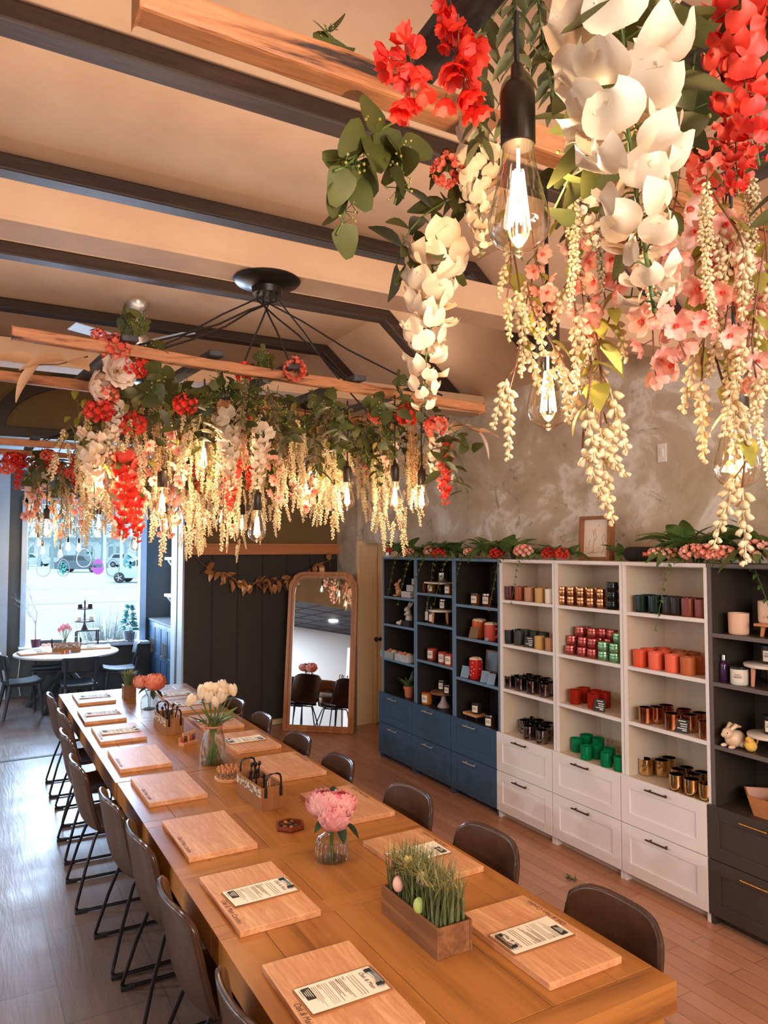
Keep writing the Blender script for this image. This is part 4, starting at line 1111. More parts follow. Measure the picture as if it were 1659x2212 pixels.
jar(4.02, yy(932,4.02), 1.764, .042, .095, M_amber, 'amber candle jar under the hairpin riser edge')
jar(3.97, yy(969,3.97), 1.764, .042, .10, M_amber, 'amber candle jar right of the hairpin riser')
def riser(loc, label, rx, ry, h, leg, mtop, mleg, rnd_=False):
    t = thing('display_riser', label, 'riser', loc)
    b = MB()
    if rnd_: b.lathe([(0,h-.018),(rx*.97,h-.018),(rx,h-.012),(rx,h-.003),(rx*.97,h),(0,h)], 32)
    else: b.box(-rx, rx, -ry, ry, h-.016, h)
    ob('top', b, [mtop], t, bevel=0 if rnd_ else .003)
    n = 3 if rnd_ else 4
    for k in range(n):
        a = 2*PI*k/n + (.5 if rnd_ else PI/4); q = .72 if rnd_ else .8
        x, y = (rx*q*math.cos(a), rx*q*math.sin(a)) if rnd_ else (rx*.8*(1 if math.cos(a) > 0 else -1), ry*.8*(1 if math.sin(a) > 0 else -1))
        b = MB()
        if leg == 'hairpin': b.tube([(x*.7, y*.7, h-.016), (x, y, .004), (x*.95, y*.6, h-.016)], .004, 6)
        else: b.tube([(x*.9, y*.9, h-.018), (x*.96, y*.96, 0)], [.014, .010], 10)
        ob('leg', b, [mleg], t)
    return t
M_marble = mat('marble_top', lin(222,208,192), .3, c2=lin(236,226,212), scale=6); M_gold = mat('gold_wire', lin(224,176,96), .25, 1)
riser((4.06, yy(953,4.06), 1.764), 'white riser on gold hairpin legs, top shelf of the middle blue unit', .11, .145, .105, 'hairpin', M_marble, M_gold)
jar(4.06, yy(956,4.06), 1.869, .045, .105, M_slid, 'silver candle tumbler on the hairpin riser', None, False)
def bottle(x, y, z, r, h, m, label, lab=True):
    b = MB(); b.lathe([(0,0),(r*.9,0),(r,.006),(r,h*.62),(r*.8,h*.70),(r*.38,h*.76),(r*.36,h*.80)], 20)
    o = tag(ob('spray_bottle', b, [m], None, loc=(x, y, z)), label, 'bottle')
    b = MB(); b.lathe([(r*.45,h*.78),(r*.62,h*.79),(r*.62,h*.98),(r*.55,h),(0,h)], 16); ob('cap', b, [M_lid if lab else M_slid], o)
    if lab:
        b = MB(); b.grid(lambda u, v: ((r+.0008)*math.cos(PI*1.13+(u-.5)*1.8), (r+.0008)*math.sin(PI*1.13+(u-.5)*1.8), h*(.08+.42*v)), 8, 1); ob('paper_label', b, [M_label], o)
bottle(4.0, yy(923,4.0), 1.475, .024, .20, M_darkjar, 'tall dark bottle with a pale label in the middle blue unit')
bottle(3.97, yy(931,3.97), 1.475, .021, .165, M_darkjar, 'shorter dark bottle with a pale label beside the round riser')
riser((4.05, yy(955,4.05), 1.475), 'round riser on three wooden pegs, second shelf of the middle blue unit', .135, .135, .13, 'peg', M_marble, M_ledge, True)
jar(4.06, yy(958,4.06), 1.605, .042, .10, M_darkjar, 'dark candle jar on the round peg riser', M_slid)
redc = g_('brick_red_candle', lin(172,68,52), .3)
for u, x, nth in ((933,4.0,'left one'),(957,3.96,'middle one'),(971,3.94,'right one')): jar(x, yy(u,x), 1.112, .05, .125, redc, 'brick red candle with pale label, %s of three in the middle blue unit' % nth, None)
jar(3.98, yy(921,3.98), s4, .052, .12, g_('orange_amber_candle', lin(196,112,44), .25), 'amber orange candle left of the cake stand', None)
t = thing('cake_stand', 'wooden topped cake stand on a pale flared foot, bottom of the blue unit', 'stand', (4.04, yy(957,4.04), s4))
b = MB(); b.lathe([(0,.128),(.125,.128),(.13,.136),(.13,.148),(0,.15)], 32); ob('plate', b, [M_boxwood], t)
b = MB(); b.lathe([(0,0),(.062,0),(.060,.012),(.032,.05),(.02,.09),(.026,.128)], 24); ob('foot', b, [mat('mauve_foot', lin(176,150,150), .4)], t)
jar(4.06, yy(955,4.06), s4+.15, .042, .10, M_darkjar, 'dark candle jar at left on the cake stand', M_slid)
jar(4.0, yy(967,4.0), s4+.15, .040, .09, M_darkjar, 'dark candle jar at right on the cake stand', M_slid)
jar(4.0, yy(1027,4.0), 1.695, .047, .105, M_amber, 'amber candle jar, left of two on the top shelf beside the white units', M_lid)
jar(4.02, yy(1052,4.02), 1.695, .047, .105, g_('red_amber_jar', lin(104,40,28), .12), 'reddish candle jar, right of two on the top shelf beside white units', M_slid)
# mugs with frothy tops
def mug(x, y, z, r, h, m, label, dots=False, rz=0, froth=True):
    t = thing('candle_mug', label, 'mug', (x, y, z), rz)
    b = MB(); b.lathe([(0,0),(r*.9,0),(r,.012),(r,h),(r*.92,h),(r*.9,h*.8),(0,h*.8)], 28)
    if dots:
        for i in range(26):
            a = 2*PI*((i*.7549) % 1); zz = h*(.12+.76*((i*.5698) % 1))
            q = at((r*math.cos(a), r*math.sin(a), zz), rotm((-math.sin(a), math.cos(a), 0)))
            b.ball((r*math.cos(a), r*math.sin(a), zz), .0055, 5, 1)
    ob('cup', b, [m, M_label], t)
    b = MB(); b.tube([(0, -r*.95, h*.78), (0, -r*1.45, h*.74), (0, -r*1.6, h*.5), (0, -r*1.4, h*.26), (0, -r*.95, h*.22)], .010, 8); ob('handle', b, [m], t)
    if froth:
        b = MB(); rr = random.Random(int(x*999))
        for i in range(12):
            a = i*2.4; q = r*.75*math.sqrt(i/12); b.ball((q*math.cos(a), q*math.sin(a), h+.006*(1-i/12)), .022, 6, 0, 1, 1, .8)
        ob('froth', b, [mat('whipped_wax', lin(226,196,160), .6) if 'whipped_wax' not in bpy.data.materials else bpy.data.materials['whipped_wax']], t)
mug(4.03, yy(1034,4.03), B2, .065, .145, g_('orange_mug_glaze', lin(196,88,34), .35), 'large orange mug candle with a creamy top', False, PI)
mug(3.99, yy(1060,3.99), B2, .062, .135, g_('rose_red_mug_glaze', lin(196,76,64), .35), 'rose red mug candle with a creamy top, beside the orange mug', False, 0)
mug(3.99, yy(1026,3.99), 1.040, .058, .17, g_('red_mug_glaze', lin(186,30,24), .3), 'tall red polka dot mug candle with a creamy top', True, 0)
def card(x, y, z, w_, h, m, label, rz=.2, tilt=.3, name='display_card'):
    b = MB(); b.box(-.002, .002, -w_/2, w_/2, 0, h); o = tag(ob(name, b, [m], None, loc=(x, y, z), rot=(0, tilt, rz)), label, 'card', 'leaning cards in the blue unit')
kraft, bluec = mat('kraft_card', lin(122,92,62), .8), mat('pale_blue_card', lin(124,146,168), .7)
card(3.93, yy(1020,3.93), B2, .10, .10, kraft, 'brown kraft tag leaning before the orange mug')
card(3.925, yy(1049,3.925), B2, .04, .075, bluec, 'small blue grey card leaning between the two mugs')
card(3.93, yy(1001,3.93), 1.040, .095, .105, bluec, 'pale blue card leaning left of the polka dot mug')
card(3.93, yy(1043,3.93), 1.040, .085, .10, bluec, 'pale blue card leaning right of the polka dot mug')
card(3.92, yy(1057,3.92), 1.040, .085, .095, bluec, 'pale blue card lowest at right, below the small frame')
t = thing('small_frame', 'small brown frame with pale blue print behind the cards in the blue unit', 'picture frame', (4.10, yy(1060,4.10), 1.10), .1)
t.rotation_euler = (0, .12, .1)
b = MB(); o1_ = [(-.08,0),(.08,0),(.08,.19),(-.08,.19)]; i1_ = [(-.066,.014),(.066,.014),(.066,.176),(-.066,.176)]
MZ = Matrix.Rotation(PI/2, 4, 'Z'); bb = MB(); ringprism(bb, o1_, i1_, -.01, .01); b.join(bb, MZ); ob('frame', b, [M_boxwood], t)
b = MB(); b.box(-.003, .003, -.067, .067, .013, .177); ob('print', b, [bluec], t)
b = MB(); b.cbox(0, 0, -.03, .06, .16, .06); ob('easel_block', b, [M_inner], t)
t = thing('wooden_riser', 'small pale wooden riser at the bottom of the blue unit beside the white', 'riser', (4.0, yy(1024,4.0), s4))
b = MB(); b.cbox(0, 0, .045, .13, .20, .022); ob('top', b, [M_board], t, bevel=.003)
for s in (-1, 1):
    for q in (-1, 1): b = MB(); b.lathe([(.007,0),(.005,.034)], 8, 0, TR(s*.045, q*.08, 0)); ob('peg', b, [M_frame], t)
jar(4.0, yy(1028,4.0), s4+.056, .047, .10, M_darkjar, 'dark candle jar standing on the small wooden riser', M_lid)
jar(3.94, yy(1056,3.94), s4, .045, .105, M_darkjar, 'dark candle jar right of the small wooden riser', M_slid)
# far blue unit
M_hare = mat('brown_hare_glaze', lin(176,116,70), .5, c2=lin(206,160,116), scale=14); M_bunny = mat('white_bunny_glaze', lin(206,196,184), .5)
def rabbit(loc, s, m, label, rz, upright):
    t = thing('rabbit_figurine', label, 'figurine', loc, rz)
    b = MB()
    if upright:
        b.ball((0,0,.055*s), .05*s, 10, 0, .85, .8, 1.15); b.ball((.01*s,0,.115*s), .036*s, 10, 0, .85, .85, 1.2); b.ball((.022*s,0,.158*s), .030*s, 10, 0, 1.1, .9, 1); b.ball((.05*s,0,.152*s), .014*s, 6)
        for q in (-1, 1):
            b.tube([(.005*s, q*.014*s, .178*s), (-.012*s, q*.02*s, .205*s), (-.03*s, q*.03*s, .235*s)], [.010*s, .014*s, .004*s], 8)
            b.ball((.045*s, q*.028*s, .012*s), .018*s, 6, 0, 1.7, .9, .7); b.tube([(.02*s, q*.03*s, .12*s), (.045*s, q*.02*s, .10*s)], [.012*s,.010*s], 6)
    else:
        b.ball((0,0,.05*s), .05*s, 10, 0, 1.35, .9, 1); b.ball((.055*s,0,.085*s), .034*s, 10, 0, 1.05, .9, 1); b.ball((.085*s,0,.08*s), .016*s, 6)
        for q in (-1, 1):
            b.tube([(.045*s, q*.014*s, .108*s), (.015*s, q*.022*s, .130*s), (-.02*s, q*.026*s, .122*s)], [.010*s, .014*s, .004*s], 8)
            b.ball((.055*s, q*.028*s, .012*s), .016*s, 6, 0, 1.6, .9, .7); b.ball((-.03*s, q*.034*s, .022*s), .028*s, 8, 0, 1.2, .7, .8)
        b.ball((-.068*s,0,.04*s), .016*s, 6)
    ob('body', b, [m], t)
    b = MB()
    for q in (-1, 1): b.ball(((.044 if upright else .078)*s, q*.020*s, (.163 if upright else .093)*s), .004*s, 5)
    ob('eyes', b, [M_lid], t)
    return t
rabbit((3.99, yy(861,3.99), B1), .78, M_hare, 'upright brown hare figurine on the top shelf of the far blue unit', PI*.9, True)
M_soap = mat('printed_soap_box', lin(206,200,200), .6, c2=lin(176,166,172), scale=40)
k = 0
for lv, n_ in enumerate((4, 3, 2)):
    for i in range(n_):
        b = MB(); b.cbox(0, 0, .032, .05, .042, .062); k += 1
        tag(ob('soap_box', b, [M_soap], None, bevel=.002, loc=(3.96+.05*lv, yy(873,3.96)-.044*i-.022*lv, B1+lv*.064)), 'small pale printed box, %s in the %s layer of the stepped stack' % (ORD[i], ('bottom','middle','top')[lv]), 'box', 'stepped stack of small boxes')
rabbit((4.06, yy(884,4.06), B2), 1.0, M_bunny, 'white rabbit ornament on the second shelf of the far blue unit', PI, True)
b = MB(); b.cbox(0, 0, .028, .06, .12, .056); tag(ob('dark_gift_box', b, [M_inner], None, bevel=.003, loc=(3.95, yy(881,3.95), B2)), 'dark little box before the white rabbit ornament', 'box')
b = MB(); b.ball((0,0,.02), .022, 8); b.ball((.0,.035,.018), .018, 8); b.ball((.01,-.012,.04), .012, 8)
tag(ob('shell_ornament', b, [M_bunny], None, loc=(3.95, yy(863,3.95), B2)), 'small white shell ornament left of the dark little box', 'ornament')
for u, m, nm in ((845, mat('sage_box', lin(150,162,156), .6), 'sage'), (877, mat('marbled_box', lin(200,200,200), .5, c2=lin(170,172,176), scale=12), 'marbled white')):
    y = yy(u, 3.97); t = thing('gift_tray', '%s open box of wax flowers in the far blue unit' % nm, 'box', (3.97, y, B3))
    b = MB(); b.box(-.06, .06, -.125, .125, 0, .006)
    for s in (-1, 1): b.box(s*.06-.003, s*.06+.003, -.125, .125, 0, .07); b.box(-.06, .06, s*.125-.003, s*.125+.003, 0, .07)
    ob('tray', b, [m], t)
    for i in range(5):
        cc = [(222,170,150),(212,160,84),(206,96,84),(232,210,190),(214,140,96)][i]; b = MB()
        for q in range(5): b.ball((.016*math.cos(q*1.257), .016*math.sin(q*1.257), 0), .016, 6)
        b.ball((0,0,.010), .012, 6)
        tag(ob('wax_flower', b, [mat('wax_%s_%d' % (nm[:4], i), lin(*cc), .6)], None, loc=(3.95+.03*(i % 2), y-.09+.045*i, B3+.066)), '%s wax flower lying in the %s box' % (['blush','ochre','red','cream','peach'][i], nm), 'wax flower', 'wax flowers in the boxes')
t = thing('potted_aloe', 'small aloe in a terracotta pot at the bottom of the far blue unit', 'plant', (4.0, yy(883,4.0), s4))
b = MB(); b.lathe([(0,0),(.040,0),(.052,.085),(.058,.085),(.058,.11),(.050,.11),(.048,.09),(0,.09)], 24); ob('pot', b, [mat('terracotta', lin(196,108,70), .7)], t)
b = MB()
for i in range(13):
    a = i*2.4; el = .5+.9*((i*.37) % 1); leaf(b, at((.012*math.cos(a), .012*math.sin(a), .09), rotm((math.cos(a)*math.cos(el), math.sin(a)*math.cos(el), math.sin(el)))), .13+.05*(i % 3)/2, .028, .5, .1)
ob('leaves', b, [leafy('aloe_leaf', lin(78,104,62), lin(110,130,86), .1)], t)
# charcoal unit
T1, T2, T3 = SH_B
put('tumbler', [1591], T1, 3.99, .058, .125, g_('blush_tumbler', lin(226,182,152), .5), 'blush tumbler', 'of charcoal unit', 'top shelf', 'blush tumblers')
riser((4.08, 2.545, T1), 'wooden riser on the top shelf of the charcoal unit, cut by the photo edge', .12, .14, .075, 'peg', M_ledge, M_ledge)
put('tumbler', [1655], T1+.075, 4.06, .055, .125, g_('blush_tumbler_pale', lin(230,196,170), .5), 'pale blush tumbler', 'of charcoal unit', 'on the wooden riser', 'blush tumblers')
bottle(3.97, yy(1557,3.97), T2, .024, .16, g_('purple_bottle', lin(62,30,72), .15), 'purple spray bottle on the second shelf of the charcoal unit', False)
jar(3.97, yy(1590,3.97), T2, .050, .105, M_whitejar, 'white candle jar with black lid beside the purple bottle', M_lid)
riser((4.05, yy(1652,4.05), T2), 'round marble riser with pink pegs on the second charcoal shelf', .13, .13, .13, 'peg', M_marble, mat('pink_peg', lin(206,140,112), .5), True)
jar(4.06, yy(1655,4.06), T2+.13, .045, .105, M_darkjar, 'dark candle jar on the round marble riser', M_lid)
rabbit((3.96, yy(1578,3.96), T3), 1.0, mat('fawn_rabbit_glaze', lin(214,178,140), .4, c2=lin(236,216,190), scale=12), 'crouching fawn rabbit figurine on the third charcoal shelf', PI*.95, False)
t = thing('chick_figurine', 'round yellow chick figurine beside the fawn rabbit', 'figurine', (3.95, yy(1611,3.95), T3), PI)
b = MB(); b.ball((0,0,.034), .034, 10); b.ball((.008,0,.066), .024, 10); ob('body', b, [mat('yellow_chick', lin(236,182,72), .8, c2=lin(244,200,100), scale=60)], t)
b = MB(); b.lathe([(.006,0),(0,.012)], 8, 0, TR(.031, 0, .064, 0, PI/2, 0)); ob('beak', b, [M_ledge], t)
riser((4.03, yy(1652,4.03), T3), 'round marble riser on gold hairpin legs on the third charcoal shelf', .12, .12, .105, 'hairpin', M_marble, M_gold, True)
jar(4.04, yy(1656,4.04), T3+.105, .045, .105, M_darkjar, 'dark candle jar on the gold hairpin marble riser', M_lid)
t = thing('hexagon_crate', 'open hexagonal wooden tray with a divider at the bottom of charcoal unit', 'tray', (4.06, 2.60, s4), 0)
hx = [(.15*math.cos(PI/3*i)*.9, .27*math.sin(PI/3*i+PI/2)*1.0) for i in range(6)]
hx = [(.13,-.13),(.13,.13),(0,.24),(-.13,.13),(-.13,-.13),(0,-.24)]
b = MB(); b.prism([(x*.82, y*.82) for x, y in hx], 0, .008)
for k in range(6):
    k2 = (k+1) % 6; lo = [(hx[k][0]*.82, hx[k][1]*.82), (hx[k2][0]*.82, hx[k2][1]*.82)]; hi_ = [hx[k], hx[k2]]
    pts = [(lo[0][0],lo[0][1],0),(lo[1][0],lo[1][1],0),(hi_[1][0],hi_[1][1],.11),(hi_[0][0],hi_[0][1],.11)]
    inn = [(x*.93, y*.95, z+(.008 if z < .05 else 0)) for x, y, z in pts]
    b.add(pts+inn, [(0,1,2,3),(7,6,5,4),(3,2,6,7),(0,4,5,1)])
ob('tray', b, [M_ledge], t)
b = MB(); b.box(-.115, .115, -.005, .005, .006, .105); ob('divider', b, [M_ledge], t)
for i in range(3):
    b = MB(); b.ball((0,0,.02), .026, 8, 0, 1, 1.2, .7)
    tag(ob('dark_stone', b, [M_inner], None, loc=(4.02+.04*(i % 2), 2.66+.045*i, s4+.008)), 'dark stone lying in the open hexagonal tray', 'stone', 'dark stones in the hexagonal tray')
# ------------------------------------------------------------------ flower ladders and bulbs
EYE = V((0, 0, 2.2))
def atp(u, v, d):
    """the point d metres in front of the camera that is seen at picture position u, v"""
    return EYE + (fw + rt*((u-829.5)/1600) - up*((v-1106)/1600))*d
def pu(p):
    q = V(p)-EYE; return 829.5 + 1600*q.dot(rt)/q.dot(fw)
M_rail = wood('charred_rail', lin(158,98,58), lin(200,138,92), lin(44,27,20), axis=0, rough=.55, scale=5.5, bump=.5, ring=15, rnd=.04, squash=.10, dk=.30)
M_rung = wood('grey_rung', lin(70,70,76), lin(98,98,104), lin(44,44,48), axis=1, rough=.6, scale=3, bump=.4)
M_canopy = mat('black_canopy', lin(36,30,28), .35, .4)
M_cord = mat('black_cord', lin(24,21,20), .6)
M_sock = mat('dark_brass_socket', lin(52,42,34), .4, .5)
M_bulb = thin_glass('amber_bulb_glass', (1,.945,.85,1), .30, .04)
M_fil = emit('filament', (1, .74, .42, 1), FIL if 'FIL' in globals() else 16)

def ladder(label, a0, a1, b0, b1, can, straight=False):
    """two rails from left to right with rungs between, on cords from a ceiling plate"""
    t = thing('flower_ladder', label, 'chandelier', V(can))
    O = V(can)
    for p, q, nm in ((a0, a1, 'rail'), (b0, b1, 'rail')):
        p, q = V(p)-O, V(q)-O; d = q-p; l = d.length
        b = MB(); n = 24
        rr = random.Random(int(p.y*100)+int(O.y*7))
        prev = None
        for i in range(n+1):
            c = p + d*(i/n); hy, hz = .0195+rr.uniform(-.0012,.0012), .0205+rr.uniform(-.0016,.0016)
            ring = [(c.x, c.y-hy, c.z), (c.x, c.y-hy*.95, c.z+2*hz), (c.x, c.y+hy, c.z+2*hz), (c.x, c.y+hy, c.z)]
            k = len(b.v); b.v += ring
            if i:
                for j in range(4): b.f.append([k-4+j, k-4+(j+1) % 4, k+(j+1) % 4, k+j]); b.m.append(0); b.s.append(False)
            else: b.f.append([k, k+1, k+2, k+3]); b.m.append(0); b.s.append(False)
        b.f.append([k+3, k+2, k+1, k]); b.m.append(0); b.s.append(False)
        ob(nm, b, [M_rail], t, bevel=.005)
    for i in range(5):
        f = .178 + .155*i
        p, q = V(a0).lerp(V(a1), f)-O, V(b0).lerp(V(b1), f)-O
        e = (q-p).normalized()*.05
        p, q = p-e+V((0,0,.043)), q+e+V((0,0,.043))
        b = MB(); vs = []
        for c in (p, q): vs += [(c.x-.028, c.y, c.z), (c.x+.028, c.y, c.z), (c.x+.028, c.y, c.z+.022), (c.x-.028, c.y, c.z+.022)]
        b.add(vs, [(3,2,1,0),(4,5,6,7),(0,1,5,4),(1,2,6,5),(2,3,7,6),(3,0,4,7)])
        ob('rung', b, [M_rung], t, bevel=.004)
    b = MB(); b.lathe([(0,0),(.085,0),(.158,-.001),(.162,-.008),(.150,-.022),(.10,-.035),(.075,-.045),(.07,-.075),(0,-.08)][::-1], 40); ob('canopy', b, [M_canopy], t)
    k = 0
    for (f, r0) in ((.20,a0),(.24,a0),(.5,a0),(.62,a0),(.88,a0),(.17,b0),(.5,b0),(.90,b0)) if not straight else ((.012,a0),(.985,a0),(.012,b0),(.985,b0)):
        r1 = a1 if r0 is a0 else b1
        e = V(r0).lerp(V(r1), f)-O + V((0,0,.05)); s = V((.05*math.cos(k*.8), .05*math.sin(k*.8), -.078))
        m_ = s.lerp(e, .5) + V((0, 0, -.03*(abs(e.x) > .5)))
        if straight: s = V((e.x, e.y, .04)); m_ = s.lerp(e, .5)
        b = MB(); b.tube([s, e] if straight else [s, s+V((0,0,-.02)), s.lerp(e,.25)+V((0,0,-.015)), m_, s.lerp(e,.78)+V((0,0,-.018*(abs(e.x) > .5))), e], .0045, 6); ob('support_cord', b, [M_cord], t); k += 1
    return t
LAD = {
 1: ((.155,.85,2.806),(2.25,.855,2.792),(.10,.22,2.806),(2.25,.23,2.792),(1.18,.88,3.50)),
 2: ((.115,2.635,2.872),(2.14,2.83,2.847),(.06,3.265,2.862),(2.08,3.46,2.840),(1.245,3.35,3.50)),
 3: ((.0,5.28,2.86),(2.15,5.36,2.85),(.0,5.84,2.86),(2.15,5.92,2.85),(1.22,5.83,3.50)),
}
ladder('charred wooden ladder hung overhead nearest the camera, full of flowers', *LAD[1], straight=True)
ladder('charred wooden ladder of flowers hung over the middle of the long tables', *LAD[2])
ladder('charred wooden ladder of flowers hung over the far table end by the window', *LAD[3])

# ---- bulbs
def bulb(p, top, label, group, src=None, pw=BULB if 'BULB' in globals() else 4.2):
    """p: centre of the glass; the cord runs straight up to height top"""
    t = thing('pendant_bulb', label, 'light bulb', p, RND.uniform(0, 6), group)
    if 'bulb' not in PROTO:
        b = MB(); b.lathe([(.0165,.062),(.0175,.050),(.021,.030),(.027,.004),(.0330,-.018),(.0345,-.030),(.032,-.043),(.025,-.053),(.014,-.060),(.005,-.063),(.003,-.0665),(0,-.067)][::-1], 28); PROTO['bulb'] = b.mesh('glass_bulb', [M_bulb])
        b = MB()
        for k in range(8):
            a = 2*PI*k/8; b.tube([(.0055*math.cos(a), .0055*math.sin(a), .030), (.0125*math.cos(a), .0125*math.sin(a), -.036)], .0012, 5)
        b.tube([(0,0,.055),(0,0,.028)], .002, 5)
        PROTO['fil'] = b.mesh('filament', [M_fil])
        b = MB(); b.lathe([(.0178,.058),(.0192,.060),(.0192,.112),(.0185,.120),(.015,.128),(.008,.132),(.0068,.150),(.0045,.153),(0,.153)], 24); PROTO['sock'] = b.mesh('socket', [M_sock])
        l = bpy.data.lights.new('bulb_glow', 'POINT'); l.energy = pw; l.color = (1, .76, .50); l.shadow_soft_size = .009; PROTO['l'] = l
    for nm, k in (('glass_bulb','bulb'),('filament','fil'),('socket','sock')):
        o = bpy.data.objects.new(nm, PROTO[k]); COL.objects.link(o); o.parent = t
    l = bpy.data.objects.new('bulb_glow', PROTO['l']); COL.objects.link(l); l.parent = t; l.location = (0, 0, -.005)
    b = MB(); b.tube([(0,0,.15), (.002,0,(top-p[2]+.15)/2), (0,0,top-p[2])], .0032, 6); ob('cord', b, [M_cord], t)
for u, v, d, lb in ((1120,427,.82,'largest glowing bulb, nearest the camera'),(1184,842,1.20,'glowing bulb below the near ladder, in the centre of the picture'),(1592,970,1.15,'glowing bulb below the near ladder, at the right picture edge')):
    bulb(atp(u, v, d), 2.80, lb, 'bulbs of the near ladder')
for u, v, d, lb in ((215,1035,2.72,'first from left'),(350,1085,2.88,'second from left'),(440,985,2.88,'third from left, the highest'),(555,1135,2.88,'fourth from left, the lowest'),(658,1050,3.30,'fifth from left, half hidden by flowers'),(750,1070,3.30,'sixth from left'),(853,1070,3.18,'seventh from left'),(911,1075,3.45,'last at right')):
    bulb(atp(u, v, d), 2.86, 'glowing bulb under the middle ladder, '+lb, 'bulbs of the middle ladder')
for u, v, d, lb in ((100,1140,5.0,'first from left'),(190,1122,5.9,'second from left'),(213,1128,5.6,'third from left'),(292,1170,5.0,'fourth from left, the lowest'),(358,1130,5.2,'fifth from left'),(442,1120,5.6,'sixth from left'),(478,1118,5.5,'seventh from left'),(523,1130,5.2,'last at right')):
    bulb(atp(u, v, d), 2.86, 'glowing bulb under the far ladder, '+lb, 'bulbs of the far ladder')
for u, v, d, lb in ((83,1170,10.6,'first from left'),(92,1188,10.7,'second from left'),(130,1195,10.9,'third from left'),(147,1180,10.8,'fourth from left'),(170,1182,10.9,'last at right')):
    bulb(atp(u, v, d), 3.36, 'small glowing bulb over the round window table, '+lb, 'bulbs over the window table')

# ---- flower kinds: each a stem with its petals and leaves
M_twig = mat('brown_twig', lin(106,66,44), .7, c2=lin(126,82,56), scale=20)
M_petW = leafy('ivory_petal', lin(236,210,178), lin(246,230,206), .28, scale=12)
M_bud = leafy('cream_bud', lin(230,206,160), lin(244,226,190), .3, scale=20)
M_budlit = M_bud
M_ylf = leafy('yellow_green_leaf', lin(140,140,52), lin(172,160,76), .4, scale=10)
M_red = leafy('scarlet_petal', lin(222,40,30), lin(246,84,64), .35, scale=12)
M_coral = leafy('coral_petal', lin(236,96,78), lin(248,146,124), .35, scale=14)
M_pink = leafy('pink_petal', lin(246,168,148), lin(254,214,196), .4, scale=12)
M_pinkc = leafy('pink_petal_throat', lin(240,124,104), lin(246,150,126), .4)
M_euc = leafy('eucalyptus_leaf', lin(62,72,36), lin(96,100,50), .3, scale=9)
M_dkl = leafy('deep_green_leaf', lin(52,56,28), lin(84,84,40), .3)
M_gltr = mat('gold_glitter', lin(196,148,92), .35, .7, c2=lin(226,186,130), scale=60)
M_slv = leafy('silvery_brown_leaf', lin(124,104,76), lin(170,150,116), .25)
M_sage = leafy('sage_leaf', lin(98,104,72), lin(150,144,98), .3)
M_mag = leafy('white_magnolia_petal', lin(240,218,200), lin(250,236,222), .3)
M_dry = leafy('dried_beige_leaf', lin(216,170,126), lin(236,200,160), .35)
M_seed = leafy('green_seed', lin(150,148,76), lin(180,172,100), .2)

def blossom(b, M_, s, r, mi=0):
    """pea-like blossom: a broad back petal, two wings and a keel"""
    petal(b, M_ @ TR(0,0,0, .35), s*1.45, s*.92, .32, s*.14, 9, 6, mi, 0, r.uniform(0,6))
    for q in (-1, 1): petal(b, M_ @ TR(q*s*.06, 0, s*.05, 1.0, 0, q*.45), s*.62, s*.70, -.30, s*.03, 3, 3, mi)
    petal(b, M_ @ TR(0, 0, s*.04, 1.5), s*.42, s*.50, .5, 0, 2, 3, mi)
def floret(b, M_, s, mi=0, n=4, r=None):
    for k in range(n): petal(b, M_ @ TR(0,0,0, 0,0, 2*PI*k/n) @ TR(0,0,0, .45), s*.62, s*.58, .25, s*.04, 2, 2, mi)
def bud_spike(b, p, d, l, r, mi=1, mt=0, s=1):
    """a tapering spike of little hooked buds"""
    d = V(d).normalized(); n = int(l/.0042)
    b.tube([p, V(p)+d*l*.5, V(p)+d*l], .0012, 4, mt, cap=False)
    for i in range(n):
        q = i/n; a = i*2.399; c = V(p)+d*l*q
        Mo = rotm(d)
        o = (Mo.to_3x3() @ V((math.cos(a), .75, math.sin(a)))).normalized()
        ln = (.0165-.0085*q)*s; w_ = (.0047-.0016*q)*s
        x = o.orthogonal().normalized(); y = o.cross(x)
        e = c + o*ln + V((0,0,.02*ln))
        vs = [c]
        for rr_, q_, dz_ in ((.75, .35, -.02), (1.0, .68, -.16)):
            for k in range(5):
                g = 2*PI*k/5; vs.append(c + o*ln*q_ + V((0,0,dz_*ln)) + (x*math.cos(g)+y*math.sin(g))*w_*rr_)
        fs = []
        for k in range(5):
            k2 = (k+1) % 5; fs += [(0, 1+k2, 1+k), (1+k, 1+k2, 6+k2, 6+k), (6+k, 6+k2, 11)]
        vs.append(e); b.add(vs, fs, mi, True)
def droop(l, sway, n=8, side=0.0):
    return [V((sway*math.sin(i/n*2.2+side)*(i/n), sway*.7*math.sin(i/n*1.7+1+side)*(i/n), -l*i/n)) for i in range(n+1)]

FL = {}
def reg(kind, name, cat, parts):
    """parts: [(name, mb, mats)], the first is the thing's own mesh"""
    FL.setdefault(kind, []).append((name, cat, [(n_, b.mesh(n_, m_)) for n_, b, m_ in parts]))
def flower(kind, p, rot, s, label, group, var=None):
    lst = FL[kind]; name, cat, parts = lst[(var if var is not None else RND.randrange(99)) % len(lst)]
    root = None
    for n_, me in parts:
        o = bpy.data.objects.new(name if root is None else n_, me); COL.objects.link(o)
        if root is None:
            root = o; o.location = p; o.rotation_euler = rot; o.scale = (s, s, s) if not isinstance(s, tuple) else s
            tag(o, label, cat, group)
        else: o.parent = root
    return root
r = random.Random(21)
